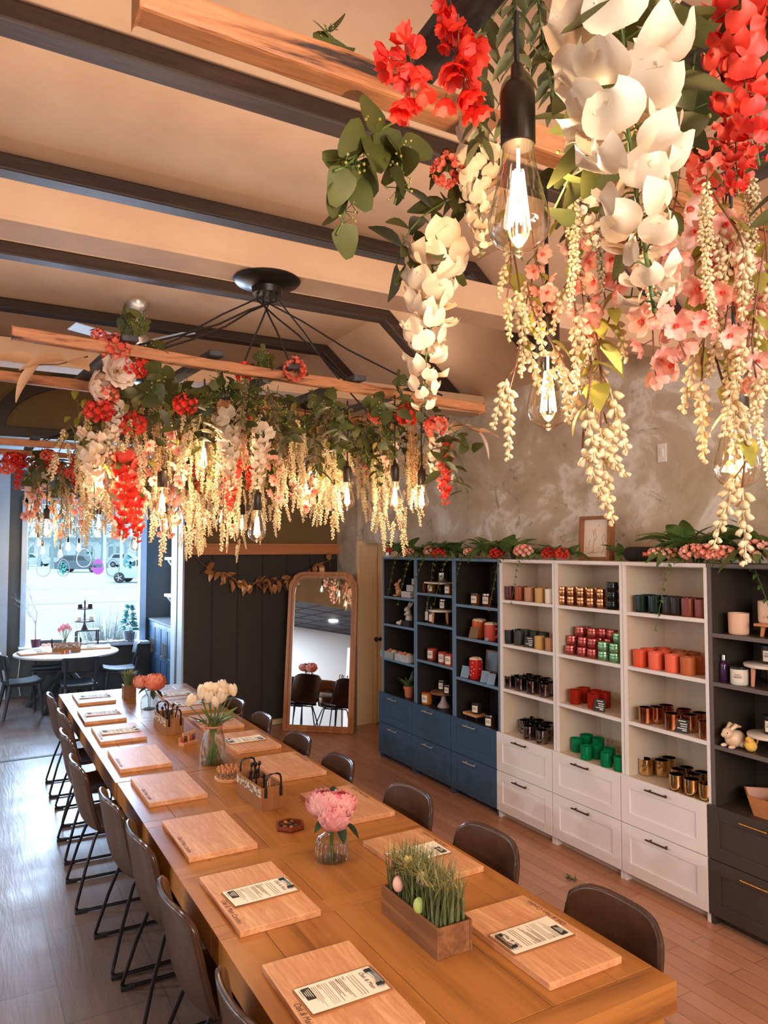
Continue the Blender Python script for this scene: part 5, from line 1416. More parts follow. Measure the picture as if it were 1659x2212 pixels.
# ivory / red wisteria: long raceme
for kind, m, n_, L_, s0 in (('ivory', M_petW, 44, .27, .038), ('redw', M_red, 40, .26, .035)):
    for var in range(2):
        st, bl, lf = MB(True), MB(True), MB(True); pts = droop(L_, .02, 10, var*2)
        st.tube(pts, .0018, 5)
        for i in range(n_):
            q = (i+.5)/n_; k = min(9, int(q*10)); c = pts[k].lerp(pts[k+1], q*10-k); a = i*2.399+var
            s = s0*(1.12-.72*q**1.3)*r.uniform(.88, 1.12); out = (.030-.020*q)*(s0/.04)
            d = V((math.cos(a), math.sin(a), r.uniform(-.35, .25)))
            e = c + d*out; st.tube([c, c+d*out*.6+V((0,0,.003)), e], .0009, 4)
            bl_M = at(e, rotm(d, r.uniform(-.6, .6)) @ TR(0,0,0, r.uniform(-.2,.5)))
            blossom(bl, bl_M, s, r)
        for i in range(3):
            a = i*2.1; leaf(lf, at((0,0,-.01), rotm((math.cos(a), math.sin(a), -.2))), .075, .042, .2, .3, 0, 5, True)
        reg(kind, 'ivory_wisteria' if kind == 'ivory' else 'red_wisteria', 'flower', [('stem', st, [M_stem]), ('blossoms', bl, [m]), ('leaves', lf, [M_euc])])
# cream bud sprays
for var in range(5):
    st, bd, lf = MB(True), MB(True), MB(True); L_ = (.40,.48,.36,.44,.52)[var]; pts = droop(L_, .05, 8, var*1.3)
    st.tube(pts, .0016, 5)
    for i in range(8):
        q = .30+.62*i/7; k = min(7, int(q*8)); c = pts[k].lerp(pts[k+1], q*8-k); a = i*2.2+var; d = V((math.cos(a)*.62, math.sin(a)*.62, -.8))
        e = c+d*r.uniform(.012, .035); st.tube([c, e], .0011, 4)
        bud_spike(bd, e, V((d.x*.35, d.y*.35, -1)), r.uniform(.065, .115), r, 0, 0, 1.05)
    bud_spike(bd, pts[-1], (0.05,0,-1), .10, r, 0, 0, 1.1)
    for i in range(6):
        q = .12+.6*i/5; k = int(q*8); c = pts[k]; a = i*1.9+var*2; leaf(lf, at(c, rotm((math.cos(a), math.sin(a), -.55))), r.uniform(.04,.06), .026, .25, .35, 0, 5)
    reg('bud', 'cream_bud_spray', 'flower', [('stem', st, [M_twig]), ('bud_spikes', bd, [M_bud]), ('leaves', lf, [M_ylf])])
for var in range(4):
    st, bd, lf = MB(True), MB(True), MB(True); L_ = (.17,.22,.14,.20)[var]; pts = droop(L_, .04, 6, var*1.3); st.tube(pts, .0014, 5)
    for i in range(3):
        q = .35+.5*i/2; k = min(5, int(q*6)); c = pts[k].lerp(pts[k+1], q*6-k); a = i*2.2+var; d = V((math.cos(a)*.62, math.sin(a)*.62, -.8))
        e = c+d*.02; st.tube([c, e], .001, 4); bud_spike(bd, e, V((d.x*.5, d.y*.5, -1)), r.uniform(.05, .08), r, 0, 0, .95)
    bud_spike(bd, pts[-1], (.08,0,-1), r.uniform(.075,.10), r, 0, 0, 1.0)
    for i in range(4): a = i*1.9+var*2; leaf(lf, at(pts[1+i], rotm((math.cos(a), math.sin(a), -.6))), r.uniform(.03,.045), .021, .25, .35, 0, 5)
    reg('budS', 'cream_bud_spray', 'flower', [('stem', st, [M_twig]), ('bud_spikes', bd, [M_bud]), ('leaves', lf, [M_ylf])])
# loose red florets
for var in range(2):
    st, bl = MB(True), MB(True); st.tube([(0,0,.02),(.01,0,-.03),(.03,0,-.07)], .0014, 5)
    for i in range(15):
        c = V((r.uniform(-.035,.05), r.uniform(-.03,.03), r.uniform(-.09,.01))); st.tube([(.01,0,-.03), c], .0007, 4)
        d = V((c.x, c.y-.02, c.z+.03)).normalized(); floret(bl, at(c, d.to_track_quat('Z','Y').to_matrix().to_4x4()), .042*r.uniform(.85,1.15), 0, 5)
    reg('loose', 'red_floret_cluster', 'flower', [('stem', st, [M_twig]), ('florets', bl, [M_red])])
# dense cream plume
for var in range(2):
    st, bd = MB(True), MB(True); pts = droop(.30, .02, 6, var); st.tube(pts, .0016, 5)
    for i in range(13):
        q = .1+.85*i/12; k = min(5, int(q*6)); c = pts[k].lerp(pts[k+1], q*6-k); a = i*2.4; bud_spike(bd, c, (math.cos(a)*.35*(1-q), math.sin(a)*.35*(1-q), -1), .075, r, 0, 0, .95)
    reg('plume', 'cream_plume', 'flower', [('stem', st, [M_stem]), ('bud_spikes', bd, [M_bud])])
# round heads of many florets
for kind, m, nm in (('hydC', M_coral, 'coral_hydrangea'), ('hydR', M_red, 'red_hydrangea')):
    for var in range(2):
        st, bl, lf = MB(True), MB(True), MB(True); st.tube([(0,0,.0),(.0,.0,-.03),(.005,0,-.05)], .002, 5)
        for i in range(38):
            z = 1-1.75*i/37; a = i*2.399; q = math.sqrt(max(0, 1-z*z)); d = V((q*math.cos(a), q*math.sin(a), z))
            c = V((0,0,-.05)) + V((d.x*.045*r.uniform(.8,1.15), d.y*.045*r.uniform(.8,1.15), d.z*.038))
            floret(bl, at(c, d.to_track_quat('Z','Y').to_matrix().to_4x4()), .030*r.uniform(.85,1.1))
        for i in range(3): a = i*2.1+var; leaf(lf, at((0,0,-.012), rotm((math.cos(a), math.sin(a), .1))), .07, .045, .2, .3)
        reg(kind, nm, 'flower', [('stem', st, [M_stem]), ('florets', bl, [m]), ('leaves', lf, [M_dkl])])
# pink blossom sprays
for var in range(3):
    st, bl, lf = MB(True), MB(True), MB(True); L_ = (.30,.38,.24)[var]; pts = droop(L_, .05, 8, var*1.7); st.tube(pts, .0016, 5)
    for i in range(9):
        q = .25+.75*i/8; k = min(7, int(q*8)); c = pts[k].lerp(pts[k+1], min(1, q*8-k)); a = i*2.4+var; d = V((math.cos(a), math.sin(a), -.5)).normalized()
        e = c + d*.024; st.tube([c, e], .001, 4); Mf = at(e, d.to_track_quat('Z','Y').to_matrix().to_4x4()); s = r.uniform(.036, .048)
        for k2 in range(5): petal(bl, Mf @ TR(0,0,0,0,0,2*PI*k2/5+i) @ TR(0,0,0,.38), s*.72, s*.74, .12, s*.09, 4, 4, 0, .15, i+k2)
        for k2 in range(4): petal(bl, Mf @ TR(0,0,0,0,0,2*PI*k2/4) @ TR(0,0,0,1.05), s*.26, s*.30, .2, 0, 2, 2, 1)
    for i in range(4): a = i*2.0+var; leaf(lf, at(pts[1+i], rotm((math.cos(a), math.sin(a), -.5))), .045, .022, .25, .3)
    reg('pink', 'pink_blossom_spray', 'flower', [('stem', st, [M_twig]), ('blossoms', bl, [M_pink, M_pinkc]), ('leaves', lf, [M_ylf])])
# eucalyptus
for var in range(3):
    st, lf, sd = MB(True), MB(True), MB(True); pts = droop(.22, .07, 7, var*2.1); st.tube(pts, .0018, 5)
    for i in range(10):
        k = min(7, 1+i*7//10); a = i*2.5+var; d = V((math.cos(a), math.sin(a), r.uniform(-.5,.15)))
        leaf(lf, at(pts[k], rotm(d, r.uniform(-.8,.8))), r.uniform(.045,.062), r.uniform(.042,.054), .12, .25, 0, 6, True)
    for i in range(16): a = i*2.4; c = pts[2+i % 4]; e = c+V((math.cos(a)*.03, math.sin(a)*.03, -.01+.02*(i % 3)/2)); st.tube([c, e], .0008, 4); st.ball(e, .003, 4, 1)
    reg('euc', 'eucalyptus_sprig', 'greenery', [('stem', st, [M_stem, M_seed]), ('leaves', lf, [M_euc])])
for var in range(3):
    st, lf, sd = MB(True), MB(True), MB(True); pts = droop(.13, .04, 6, var*2.1); st.tube(pts, .0020, 5)
    for i in range(6):
        k = 1+i*5//6; a = i*2.6+var; d = V((math.cos(a), .35*math.sin(a), r.uniform(-.8,.05)))
        leaf(lf, at(pts[k], rotm(d, PI/2+r.uniform(-.5,.5))), r.uniform(.050,.062), r.uniform(.046,.056), .10, .2, 0, 7, True)
    for i in range(26): a = i*2.4; c = pts[2+i % 4]; e = c+V((math.cos(a)*.028, math.sin(a)*.02, -.01+.02*(i % 3)/2)); st.tube([c, e], .0007, 4); st.ball(e, .0024, 4, 1)
    reg('eucS', 'eucalyptus_sprig', 'greenery', [('stem', st, [M_stem, M_seed]), ('leaves', lf, [M_euc])])
# leafy sprig
for var in range(3):
    st, lf = MB(True), MB(True); pts = droop(.18, .06, 6, var*2); st.tube(pts, .0018, 5)
    for i in range(11):
        k = min(6, 1+i*6//11); a = i*2.4+var; leaf(lf, at(pts[k], rotm((math.cos(a), math.sin(a), r.uniform(-.6,.3)), r.uniform(-.5,.5))), r.uniform(.06,.085), .032, .25, .25)
    reg('leaf', 'leafy_sprig', 'greenery', [('stem', st, [M_stem]), ('leaves', lf, [M_dkl])])
for kind, m, nm, s_ in (('sage', M_sage, 'sage_leaf_garland', 1.0), ('silver', M_slv, 'silvery_leaf_spray', .8)):
    for var in range(2):
        st, lf = MB(True), MB(True); pts = droop(.30, .03, 9, var*2); st.tube(pts, .0018, 5)
        for i in range(46):
            q = i/46; k = min(8, int(q*9)); a = i*2.4; leaf(lf, at(pts[k].lerp(pts[k+1], q*9-k), rotm((math.cos(a), math.sin(a), -.9), r.uniform(-.5,.5))), r.uniform(.035,.05)*s_, .016*s_, .25, .2, 0, 4)
        reg(kind, nm, 'greenery', [('stem', st, [M_stem]), ('leaves', lf, [m])])
# glittering amaranth
for var in range(2):
    st, bl = MB(True), MB(True); pts = droop(.30, .02, 8, var*2); st.tube(pts, .0016, 5)
    for i in range(330):
        q = r.random(); k = min(7, int(q*8)); c = pts[k].lerp(pts[k+1], q*8-k); a = r.uniform(0, 2*PI); rad = .024*r.random()**.5*(1.1-.5*q); s = r.uniform(.0018,.0036)
        c = c+V((rad*math.cos(a), rad*math.sin(a), 0)); bl.add([c+V((s,0,-s)), c+V((-s,s,0)), c+V((-s,-s,0)), c+V((0,0,s*1.6))], [(0,1,2),(0,3,1),(1,3,2),(2,3,0)])
    reg('gold', 'gold_amaranth', 'flower', [('stem', st, [M_gltr]), ('tassels', bl, [M_gltr])])
# magnolia and dried leaves
st, bl, ct = MB(True), MB(True), MB(True); st.tube([(0,0,0),(0,0,-.03)], .003, 5)
for L_ in range(2):
    for k in range(6): petal(bl, TR(0,0,-.03, 0,0, 2*PI*k/6+.5*L_) @ TR(0,0,0, .35+.35*L_), .066, .070, .2, .008, 4, 4, 0)
for k in range(14): a = k*2.4; ct.tube([(0,0,-.025), (.012*math.cos(a), .012*math.sin(a), -.004+.004*(k % 3))], .0012, 4); ct.ball((.012*math.cos(a), .012*math.sin(a), -.003+.004*(k % 3)), .0026, 4)
reg('mag', 'white_magnolia', 'flower', [('stem', st, [M_twig]), ('petals', bl, [M_mag]), ('stamens', ct, [M_gltr])])
st, lf = MB(True), MB(True); st.tube([(0,0,0),(.08,0,-.02),(.14,0,-.02)], .002, 5)
for (d, p, l, w_) in (((1,.2,-.05),(.06,0,-.01),.13,.06), ((.75,-.1,-.75),(.13,0,-.02),.12,.055), ((.95,.3,.25),(.13,0,-.02),.13,.06), ((-.1,.3,-.1),(.05,0,-.01),.10,.05)):
    leaf(lf, at(p, rotm(d, .3)), l, w_, .35, .2, 0, 8)
reg('dry', 'dried_leaf_spray', 'dried leaves', [('stem', st, [M_twig]), ('leaves', lf, [M_dry])])

# ---- hang them
NAMES = {'eucS':'eucalyptus sprig','budS':'cream bud spray','loose':'red floret cluster','bud':'cream bud spray','plume':'dense cream plume','ivory':'ivory wisteria','redw':'red wisteria','hydC':'coral hydrangea head','hydR':'red hydrangea head','pink':'pink blossom spray','euc':'eucalyptus sprig','leaf':'dark leafy sprig','sage':'sage green leaf garland','silver':'silvery brown leaf spray','gold':'gold glitter amaranth','mag':'white magnolia','dry':'dried beige leaf spray'}
GW = {1:'near ladder', 2:'middle ladder', 3:'far ladder', 4:'window table cluster'}
PL = []
def hang(k, kind, p, rot=(0,0,0), s=1.0, label=None, var=None): PL.append((k, kind, V(p), rot, s, label, var))
def nth(i): return '%d%s' % (i, 'th' if 10 <= i % 100 <= 20 else {1:'st',2:'nd',3:'rd'}.get(i % 10, 'th'))
# near ladder, placed as seen
for kind, u, v, d, s, rot, lab in (
 ('ivory',1345,20,.64,1.02,(.0,.03,1.0),'large ivory wisteria raceme hanging closest to the camera'),
 ('ivory',935,540,1.12,.92,(0,.02,2.2),'long ivory wisteria raceme hanging apart at left below the near rail'),
 ('ivory',1035,300,1.06,.62,(0,0,.4),'short ivory wisteria directly left of the largest bulb'),
 ('redw',1600,20,.72,.62,(0,0,1.1),'bright red wisteria at the upper right corner of the picture'),
 ('redw',1575,150,.74,.50,(0,.1,3.1),'red wisteria just below the upper right red one'),
 ('loose',985,65,.86,.85,(.3,0,0),'loose red floret cluster above the near rail, upper one of two'),
 ('loose',890,110,.86,.75,(.2,.3,2.6),'loose red floret cluster on the near rail, lower left one'),
 ('loose',975,15,.88,.5,(.1,.2,4),'small red florets at the top edge of the picture'),
 ('hydC',965,350,1.08,.42,(0,.5,1),'small coral hydrangea tucked under the near rail left of the bulb'),
 ('sage',1100,-170,.95,1.0,(0,0,.3),'sage green leaf garland hanging along the cord of the largest bulb'),
 ('sage',1065,-160,.97,.95,(.0,-.0,1.3),'sage green leaf garland left of the cord of the largest bulb'),
 ('sage',1165,-190,.97,.85,(-.0,.0,2.6),'sage green leaf garland right of the cord of the largest bulb'),
 ('eucS',855,262,1.0,.92,(.2,1.0,.3),'eucalyptus sprig with big round leaves under the near rail, reaching left'),
 ('eucS',775,330,1.0,.85,(.1,.45,0),'eucalyptus sprig hanging lowest left below the near rail'),
 ('eucS',850,300,1.02,.8,(-.1,.25,1.2),'small eucalyptus sprig behind the near rail at left'),
 ('eucS',700,105,1.02,.6,(2.8,.6,0),'eucalyptus leaves peeking above the near rail at left'),
 ('leaf',985,420,1.14,.8,(.2,.6,0),'eucalyptus leaves between bulb and the apart ivory wisteria'),
 ('leaf',960,320,1.06,.7,(.3,-.9,.2),'dark leafy sprig under the near rail'),
 ('leaf',1235,20,.95,.9,(.2,-.3,1),'dark leafy sprig right of the bulb cord at the top'),
 ('leaf',1455,40,.74,1.0,(.2,.3,2),'dark leafy sprig between the ivory and red wisteria'),
 ('leaf',1400,-10,.72,1.0,(0,-.4,1),'dark leafy sprig at the top picture edge'),
 ('leaf',1560,-20,.82,1.1,(0,.4,1),'dark leafy sprig behind the upper red wisteria'),
 ('euc',1265,150,.88,.8,(.1,.1,1),'eucalyptus sprig left behind the large ivory wisteria'),
 ('leaf',1215,300,1.25,.8,(.1,-.1,2),'eucalyptus sprig right of the largest bulb'),
 ('euc',1500,60,.86,1.0,(.1,.1,.5),'eucalyptus sprig behind the red wisteria'),
 ('ivory',1300,-40,.70,.55,(0,.2,2),'small ivory wisteria above the large one'),
 ('ivory',1260,330,1.02,.50,(0,0,2),'small ivory wisteria right of the largest bulb')):
    hang(1, kind, atp(u, v, d), rot, s, lab)
for i, (u, v, d, s) in enumerate(((1250,430,1.12,.75),(1390,350,1.08,.9),(1470,330,1.04,.95),(1560,400,1.08,.85),(1640,430,1.08,.8),(1420,440,1.06,.9),(1500,430,1.10,.9),(1150,500,1.16,.62),(1620,500,1.14,.75),(1340,420,1.14,.8))):
    hang(1, 'pink', atp(u, v, d), (RND.uniform(-.1,.1), RND.uniform(-.1,.1), i*1.3), s*.85)
for i, (u, v, d, s, tilt) in enumerate(((1090,410,1.14,.8,0),(1108,540,1.2,1.15,0),(1140,610,1.16,1.0,.1),(1215,420,1.12,1.0,.05),(1335,600,1.14,1.0,0),(1255,700,1.14,1.35,-.28),(1270,640,1.16,1.5,-.12),(1520,330,1.06,1.1,0),(1580,350,1.08,1.1,0),(1545,560,1.10,1.3,0),(1538,720,1.14,1.4,.05),(1650,640,1.22,1.1,.0),(1650,540,1.02,1.0,0),(1500,560,1.14,1.0,0),(1160,520,1.2,.9,0),(1620,470,1.1,1.2,0),(1655,760,1.25,.8,0))):
    hang(1, 'budS', atp(u, v, d), (0, tilt, i*1.1), s)
for i, (u, v, d) in enumerate(((1395,330,1.0),(1530,360,.98),(1620,330,1.05),(1230,330,1.0),(1290,330,1.1))): hang(1, 'plume', atp(u, v, d), (0,0,i*1.7), .6)
for i, (u, v, d) in enumerate(((1440,300,1.0),(1560,310,1.05),(1640,290,1.0),(1320,330,1.08),(1380,410,1.1))): hang(1, 'hydC' if i % 2 else 'leaf', atp(u, v, d), (.2,.2,i), .8)
# middle ladder
def spot(k, f, g, dz=0):
    a0, a1, b0, b1, c = LAD[k]; p = V(a0).lerp(V(a1), f); q = V(b0).lerp(V(b1), f); o = p.lerp(q, g); o.z += dz; return o
rr = random.Random(5)
for i in range(46): hang(2, 'bud', spot(2, .15+.78*((i*.618) % 1), rr.uniform(.22, 1.18), rr.uniform(-.10, .0)), (rr.uniform(-.12,.12), rr.uniform(-.12,.12), rr.uniform(0,6)), rr.uniform(.78, 1.12))
for i in range(46): hang(2, 'budS', spot(2, .15+.78*((i*.618+.37) % 1), rr.uniform(-.05, .9)**1 if i % 3 == 0 else rr.uniform(.35, 1.15), rr.uniform(-.26, -.02) if i % 3 else rr.uniform(-.12, 0)), (rr.uniform(-.2,.2), rr.uniform(-.2,.2), rr.uniform(0,6)), rr.uniform(.95, 1.25))
for i in range(10): hang(2, 'plume', spot(2, .17+.76*((i*.618+.3) % 1), rr.uniform(.1, 1.1), rr.uniform(-.12, -.02)), (0,0,rr.uniform(0,6)), rr.uniform(.9,1.2))
for i in range(13): hang(2, 'pink', spot(2, .20+.70*((i*.618+.13) % 1), rr.uniform(.2, 1.1), rr.uniform(-.22, 0)), (rr.uniform(-.2,.2), rr.uniform(-.2,.2), rr.uniform(0,6)), rr.uniform(.8,1.1))
for i in range(46): hang(2, 'euc', spot(2, .18+.74*((i*.618+.4) % 1), rr.uniform(-.15, 1.0), rr.uniform(-.08, .05)), (rr.uniform(-.9,.9), rr.uniform(-.9,.9), rr.uniform(0,6)), rr.uniform(.75,1.1))
for i in range(20): hang(2, 'leaf', spot(2, .18+.74*((i*.618+.7) % 1), rr.uniform(-.1, 1.1), rr.uniform(-.2, .04)), (rr.uniform(-.7,.7), rr.uniform(-.7,.7), rr.uniform(0,6)), rr.uniform(.8,1.1))
for i, f in enumerate((.24,.30,.385,.44,.53,.60,.80,.87)): hang(2, 'gold', spot(2, f, (.1,.6,.0,.5,.4,.7,.05,.3)[i], -.03), (0,0,i), rr.uniform(.85,1.2))
for i, f in enumerate((.40,.46,.36,.64,.72)): hang(2, 'silver', spot(2, f, .1*i, -.01), (rr.uniform(-.8,.8), rr.uniform(-.5,.5), i), 1.0)
for kind, u, v, d, s, rot, lab in (
 ('hydC',248,722,2.58,1.0,(0,0,0),'coral hydrangea head standing on the middle ladder rail at left'),
 ('hydC',215,710,2.60,.5,(0,0,1),'small coral hydrangea beside the rail head at far left of the middle ladder'),
 ('mag',256,800,2.58,1.1,(1.5,0,.4),'white magnolia facing the camera at the left of the middle ladder'),
 ('mag',212,835,2.60,.95,(1.6,-.5,1),'white magnolia turned left under the middle ladder rail'),
 ('dry',190,770,2.62,1.25,(0,.15,PI),'dried beige leaf spray pointing left from the middle ladder'),
 ('dry',980,905,3.35,1.1,(.1,.2,-.1),'dried beige leaf spray pointing right from the middle ladder'),
 ('hydR',300,770,2.62,.8,(.2,0,0),'red hydrangea head below the left rail of the middle ladder'),
 ('hydR',215,860,2.64,.9,(0,0,1),'red hydrangea cluster at the left edge of the middle ladder'),
 ('hydC',230,830,2.66,.8,(0,0,2),'coral hydrangea under the white magnolia of the middle ladder'),
 ('hydR',285,890,2.75,.95,(0,0,3),'deep red hydrangea hanging below the magnolia'),
 ('hydR',400,850,2.68,.8,(0,0,1),'red hydrangea in the middle left of the middle ladder'),
 ('hydR',530,795,2.95,.7,(0,.9,1),'red hydrangea lying on the rail left of centre'),
 ('hydC',640,795,2.95,.8,(0,1.2,1),'coral hydrangea lying on the rail centre of the middle ladder'),
 ('hydC',820,872,3.15,.9,(0,0,1),'coral hydrangea at the right of the middle ladder, left of the red one'),
 ('hydR',880,872,3.15,.95,(0,0,2),'red hydrangea at the right of the middle ladder'),
 ('hydC',935,900,3.20,.9,(0,.3,2),'coral hydrangea at the right end of the middle ladder'),
 ('hydC',520,885,2.9,.7,(0,.3,2),'coral hydrangea in the centre of the middle ladder'),
 ('redw',272,990,2.74,1.15,(0,.08,0),'long red wisteria hanging at left, in front of the window'),
 ('redw',290,1055,2.80,.8,(0,-.15,1),'short red wisteria beside the long one, in front of the window'),
 ('redw',955,960,3.30,1.05,(0,-.03,1),'red wisteria hanging at the right end of the middle ladder'),
 ('redw',505,1000,2.95,.75,(0,0,2),'red wisteria hanging below the centre of the middle ladder'),
 ('redw',540,1010,2.9,.35,(0,0,2),'tiny red wisteria right of the centre red one'),
 ('ivory',200,940,2.66,1.0,(0,.02,0),'ivory wisteria hanging at the left edge of the middle ladder'),
 ('ivory',495,900,2.80,1.05,(0,0,1),'ivory wisteria hanging left of centre from the middle ladder'),
 ('ivory',565,930,2.85,.85,(0,0,2),'ivory wisteria hanging in the centre of the middle ladder'),
 ('ivory',945,930,3.25,.8,(0,0,2),'ivory wisteria above the right red wisteria'),
 ('ivory',250,880,2.70,.7,(0,0,2.5),'small ivory wisteria under the white magnolia'),
 ('eucS',300,738,2.62,.85,(2.9,.2,0),'eucalyptus sprig standing up behind the left rail of the middle ladder'),
 ('eucS',360,757,2.64,.85,(1.8,.5,1),'eucalyptus leaves over the left rail of the middle ladder'),
 ('eucS',270,732,2.66,.85,(3.0,-.3,2),'eucalyptus sprig standing before the ceiling fan'),
 ('eucS',590,806,2.90,.85,(2.7,.3,2),'eucalyptus sprig standing over the centre rail of the middle ladder'),
 ('eucS',865,862,3.12,.85,(2.9,-.2,1),'eucalyptus sprig standing over the right rail of the middle ladder'),
 ('leaf',970,940,3.25,1.1,(.1,.5,1),'dark leafy sprig at the right end of the middle ladder'),
 ('leaf',985,960,3.30,1.1,(.1,-.2,2),'dark leafy sprig over the right red wisteria')):
    hang(2, kind, atp(u, v, d), rot, s, lab)
# far ladder
for i in range(26): hang(3, 'bud', spot(3,   .17+.75*((i*.618) % 1), rr.uniform(-.1, 1.1), rr.uniform(-.12, .0)), (0,0,rr.uniform(0,6)), rr.uniform(.85, 1.1))
for i in range(26): hang(3, 'euc', spot(3,   .17+.75*((i*.618+.2) % 1), rr.uniform(-.1, 1.1), rr.uniform(-.1, .05)), (rr.uniform(-.8,.8), rr.uniform(-.8,.8), rr.uniform(0,6)), rr.uniform(.9,1.3))
for i in range(14): hang(3, 'leaf', spot(3,   .17+.75*((i*.618+.2) % 1), rr.uniform(-.1, 1.1), rr.uniform(-.1, .05)), (rr.uniform(-.8,.8), rr.uniform(-.8,.8), rr.uniform(0,6)), rr.uniform(.9,1.3))
for i in range(22): hang(3, 'pink', spot(3, .17+.72*((i*.618+.5) % 1), rr.uniform(-.1, 1.1), rr.uniform(-.2, .0)), (rr.uniform(-.3,.3), rr.uniform(-.3,.3), rr.uniform(0,6)), rr.uniform(.9,1.3))
for i in range(14): hang(3, 'hydC', spot(3, .10+.5*i/13, rr.uniform(-.1, .6), rr.uniform(-.12, .0)), (0,0,i), rr.uniform(.8,1.3))
for i in range(7): hang(3, 'hydR', spot(3, .12+.11*i, rr.uniform(-.1, .5), rr.uniform(-.1, .0)), (0,0,i), rr.uniform(.9,1.2))
for i, f in enumerate((.14,.3,.5,.7)): hang(3, 'redw', spot(3, f, .2, -.05), (0,0,i), .9)
for i, f in enumerate((.22,.42,.62,.8)): hang(3, 'ivory', spot(3, f, .3, -.02), (0,0,i), .9)
for i, f in enumerate((.18,.26,.34,.44)): hang(3, 'silver', spot(3, f, .1, -.1), (0,0,i), 1.2)
# over the window table
for i, (x, y) in enumerate(((.75,10.3),(.95,10.5),(1.15,10.4),(1.35,10.6),(1.0,10.8),(1.25,10.8))): hang(4, ('pink','euc','bud')[i % 3], (x, y, 2.95), (0,0,i), 1.2)
from collections import defaultdict
grp = defaultdict(list)
for it in PL: grp[(it[0], it[1])].append(it)
for (k, kind), lst in grp.items():
    lst.sort(key=lambda it: pu(it[2])); free = [it for it in lst if it[5] is None]; n = len(free)
    for it in lst:
        lab = it[5]
        if lab is None:
            i = free.index(it)
            if n > 24: lab = '%s in the %s, %s' % (NAMES[kind], GW[k], ('left end','left of centre','centre','right of centre','right end')[min(4, i*5//n)])
            else: lab = '%s in the %s, %s of its kind from the left' % (NAMES[kind], GW[k], nth(i+1))
        flower(kind, it[2], it[3], it[4], lab, '%ss of the %s' % (NAMES[kind], GW[k]), it[6])
# ladder over the window table
b = MB(); b.lathe([(0,-.06),(.05,-.06),(.10,-.03),(.12,-.02),(.12,0),(0,0)], 28); tw = tag(ob('ceiling_plate', b, [M_canopy], None, loc=(1.05, 10.55, 3.36)), 'black round ceiling plate over the round window table', 'ceiling plate')
t = thing('hanging_branch', 'wooden branch hung over the round window table carrying flowers', 'branch', (1.05, 10.55, 2.95))
b = MB(); b.tube([(-.45,-.2,.0),(0,0,.02),(.45,.2,0)], .022, 8); ob('branch', b, [M_rail], t)
for s in (-1, 1): b = MB(); b.tube([(s*.4, s*.17, .02), (s*.06, s*.03, .36)], .003, 5); ob('support_cord', b, [M_cord], t)
# ceiling fan
t = thing('ceiling_fan', 'brushed metal ceiling fan with pale blades behind the middle ladder', 'ceiling fan', (1.325, 6.93, ZC))
b = MB(); b.lathe([(0,-.10),(.045,-.10),(.09,-.05),(.095,0),(0,0)], 28); ob('mount', b, [M_silver], t)
b = MB(); b.tube([(0,0,-.09),(0,0,-.30)], .016, 12); ob('down_rod', b, [M_silver], t)
b = MB(); b.lathe([(0,-.46),(.07,-.46),(.13,-.42),(.14,-.36),(.10,-.31),(.04,-.29),(0,-.29)], 30); ob('motor', b, [M_silver], t)
M_fan = mat('pale_fan_blade', lin(186,192,200), .4)
for k in range(4):
    a = PI/2*k+.5; b = MB(); M_ = TR(0,0,-.39, 0, .0, a) @ TR(0,0,0, .2)
    b.add([(.12,-.03,0),(.25,-.07,0),(.66,-.075,0),(.68,.07,0),(.25,.065,0),(.12,.03,0)], [(0,1,2,3,4,5)], 0, False, M_)
    ob('blade', b, [M_fan], t, solid=.008)
# ------------------------------------------------------------------ greenery and objects on top of the units
ZT = 2.107
M_fern = leafy('fern_green', lin(86,112,50), lin(122,146,70), .3)
M_fernd = leafy('dull_fern', lin(84,88,52), lin(110,112,66), .3)
M_gleaf = leafy('garland_leaf', lin(74,108,56), lin(124,150,84), .35)
M_vari = leafy('variegated_leaf', lin(78,98,52), lin(196,196,130), .25, scale=40)
M_hpink = leafy('blush_floret', lin(250,164,142), lin(255,206,186), .3)
r = random.Random(31)
for kind, m, nm in (('fern', M_fern, 'fern_frond'), ('fernd', M_fernd, 'fern_frond')):
    for var in range(2):
        st, lf = MB(True), MB(True); pts = [V((.02*i, .006*math.sin(i), .03+.012*i-.0052*i*i)) for i in range(11)]; st.tube(pts, .0016, 5)
        for i in range(1, 11):
            for q in (-1, 1): leaf(lf, at(pts[i], rotm((.55, q*.9, -.25))), .062*(1-.07*i), .017, .2, .35, 0, 4)
        reg(kind, nm, 'greenery', [('stem', st, [M_stem]), ('leaves', lf, [m])])
for var in range(3):
    st, lf = MB(True), MB(True); st.tube([(0,0,0),(0,0,.05)], .003, 5)
    for i in range(12):
        a = i*2.399+var; el = .30+.95*((i*.37) % 1); leaf(lf, at((.01*math.cos(a), .01*math.sin(a), .04), rotm((math.cos(a)*math.cos(el), math.sin(a)*math.cos(el), math.sin(el)), r.uniform(-.5,.5))), r.uniform(.10,.17), .074, .25, .75, 0, 6)
    reg('bush', 'leafy_sprig', 'greenery', [('stem', st, [M_stem]), ('leaves', lf, [M_gleaf])])
st, lf = MB(True), MB(True); st.tube([(0,0,0),(0,0,.06)], .003, 5)
for i in range(14):
    a = i*2.399; el = .15+.9*((i*.37) % 1); leaf(lf, at((.01*math.cos(a), .01*math.sin(a), .04), rotm((math.cos(a)*math.cos(el), math.sin(a)*math.cos(el), math.sin(el)))), .12, .075, .2, .4, 0, 6, True)
reg('vari', 'variegated_sprig', 'greenery', [('stem', st, [M_stem]), ('leaves', lf, [M_vari])])
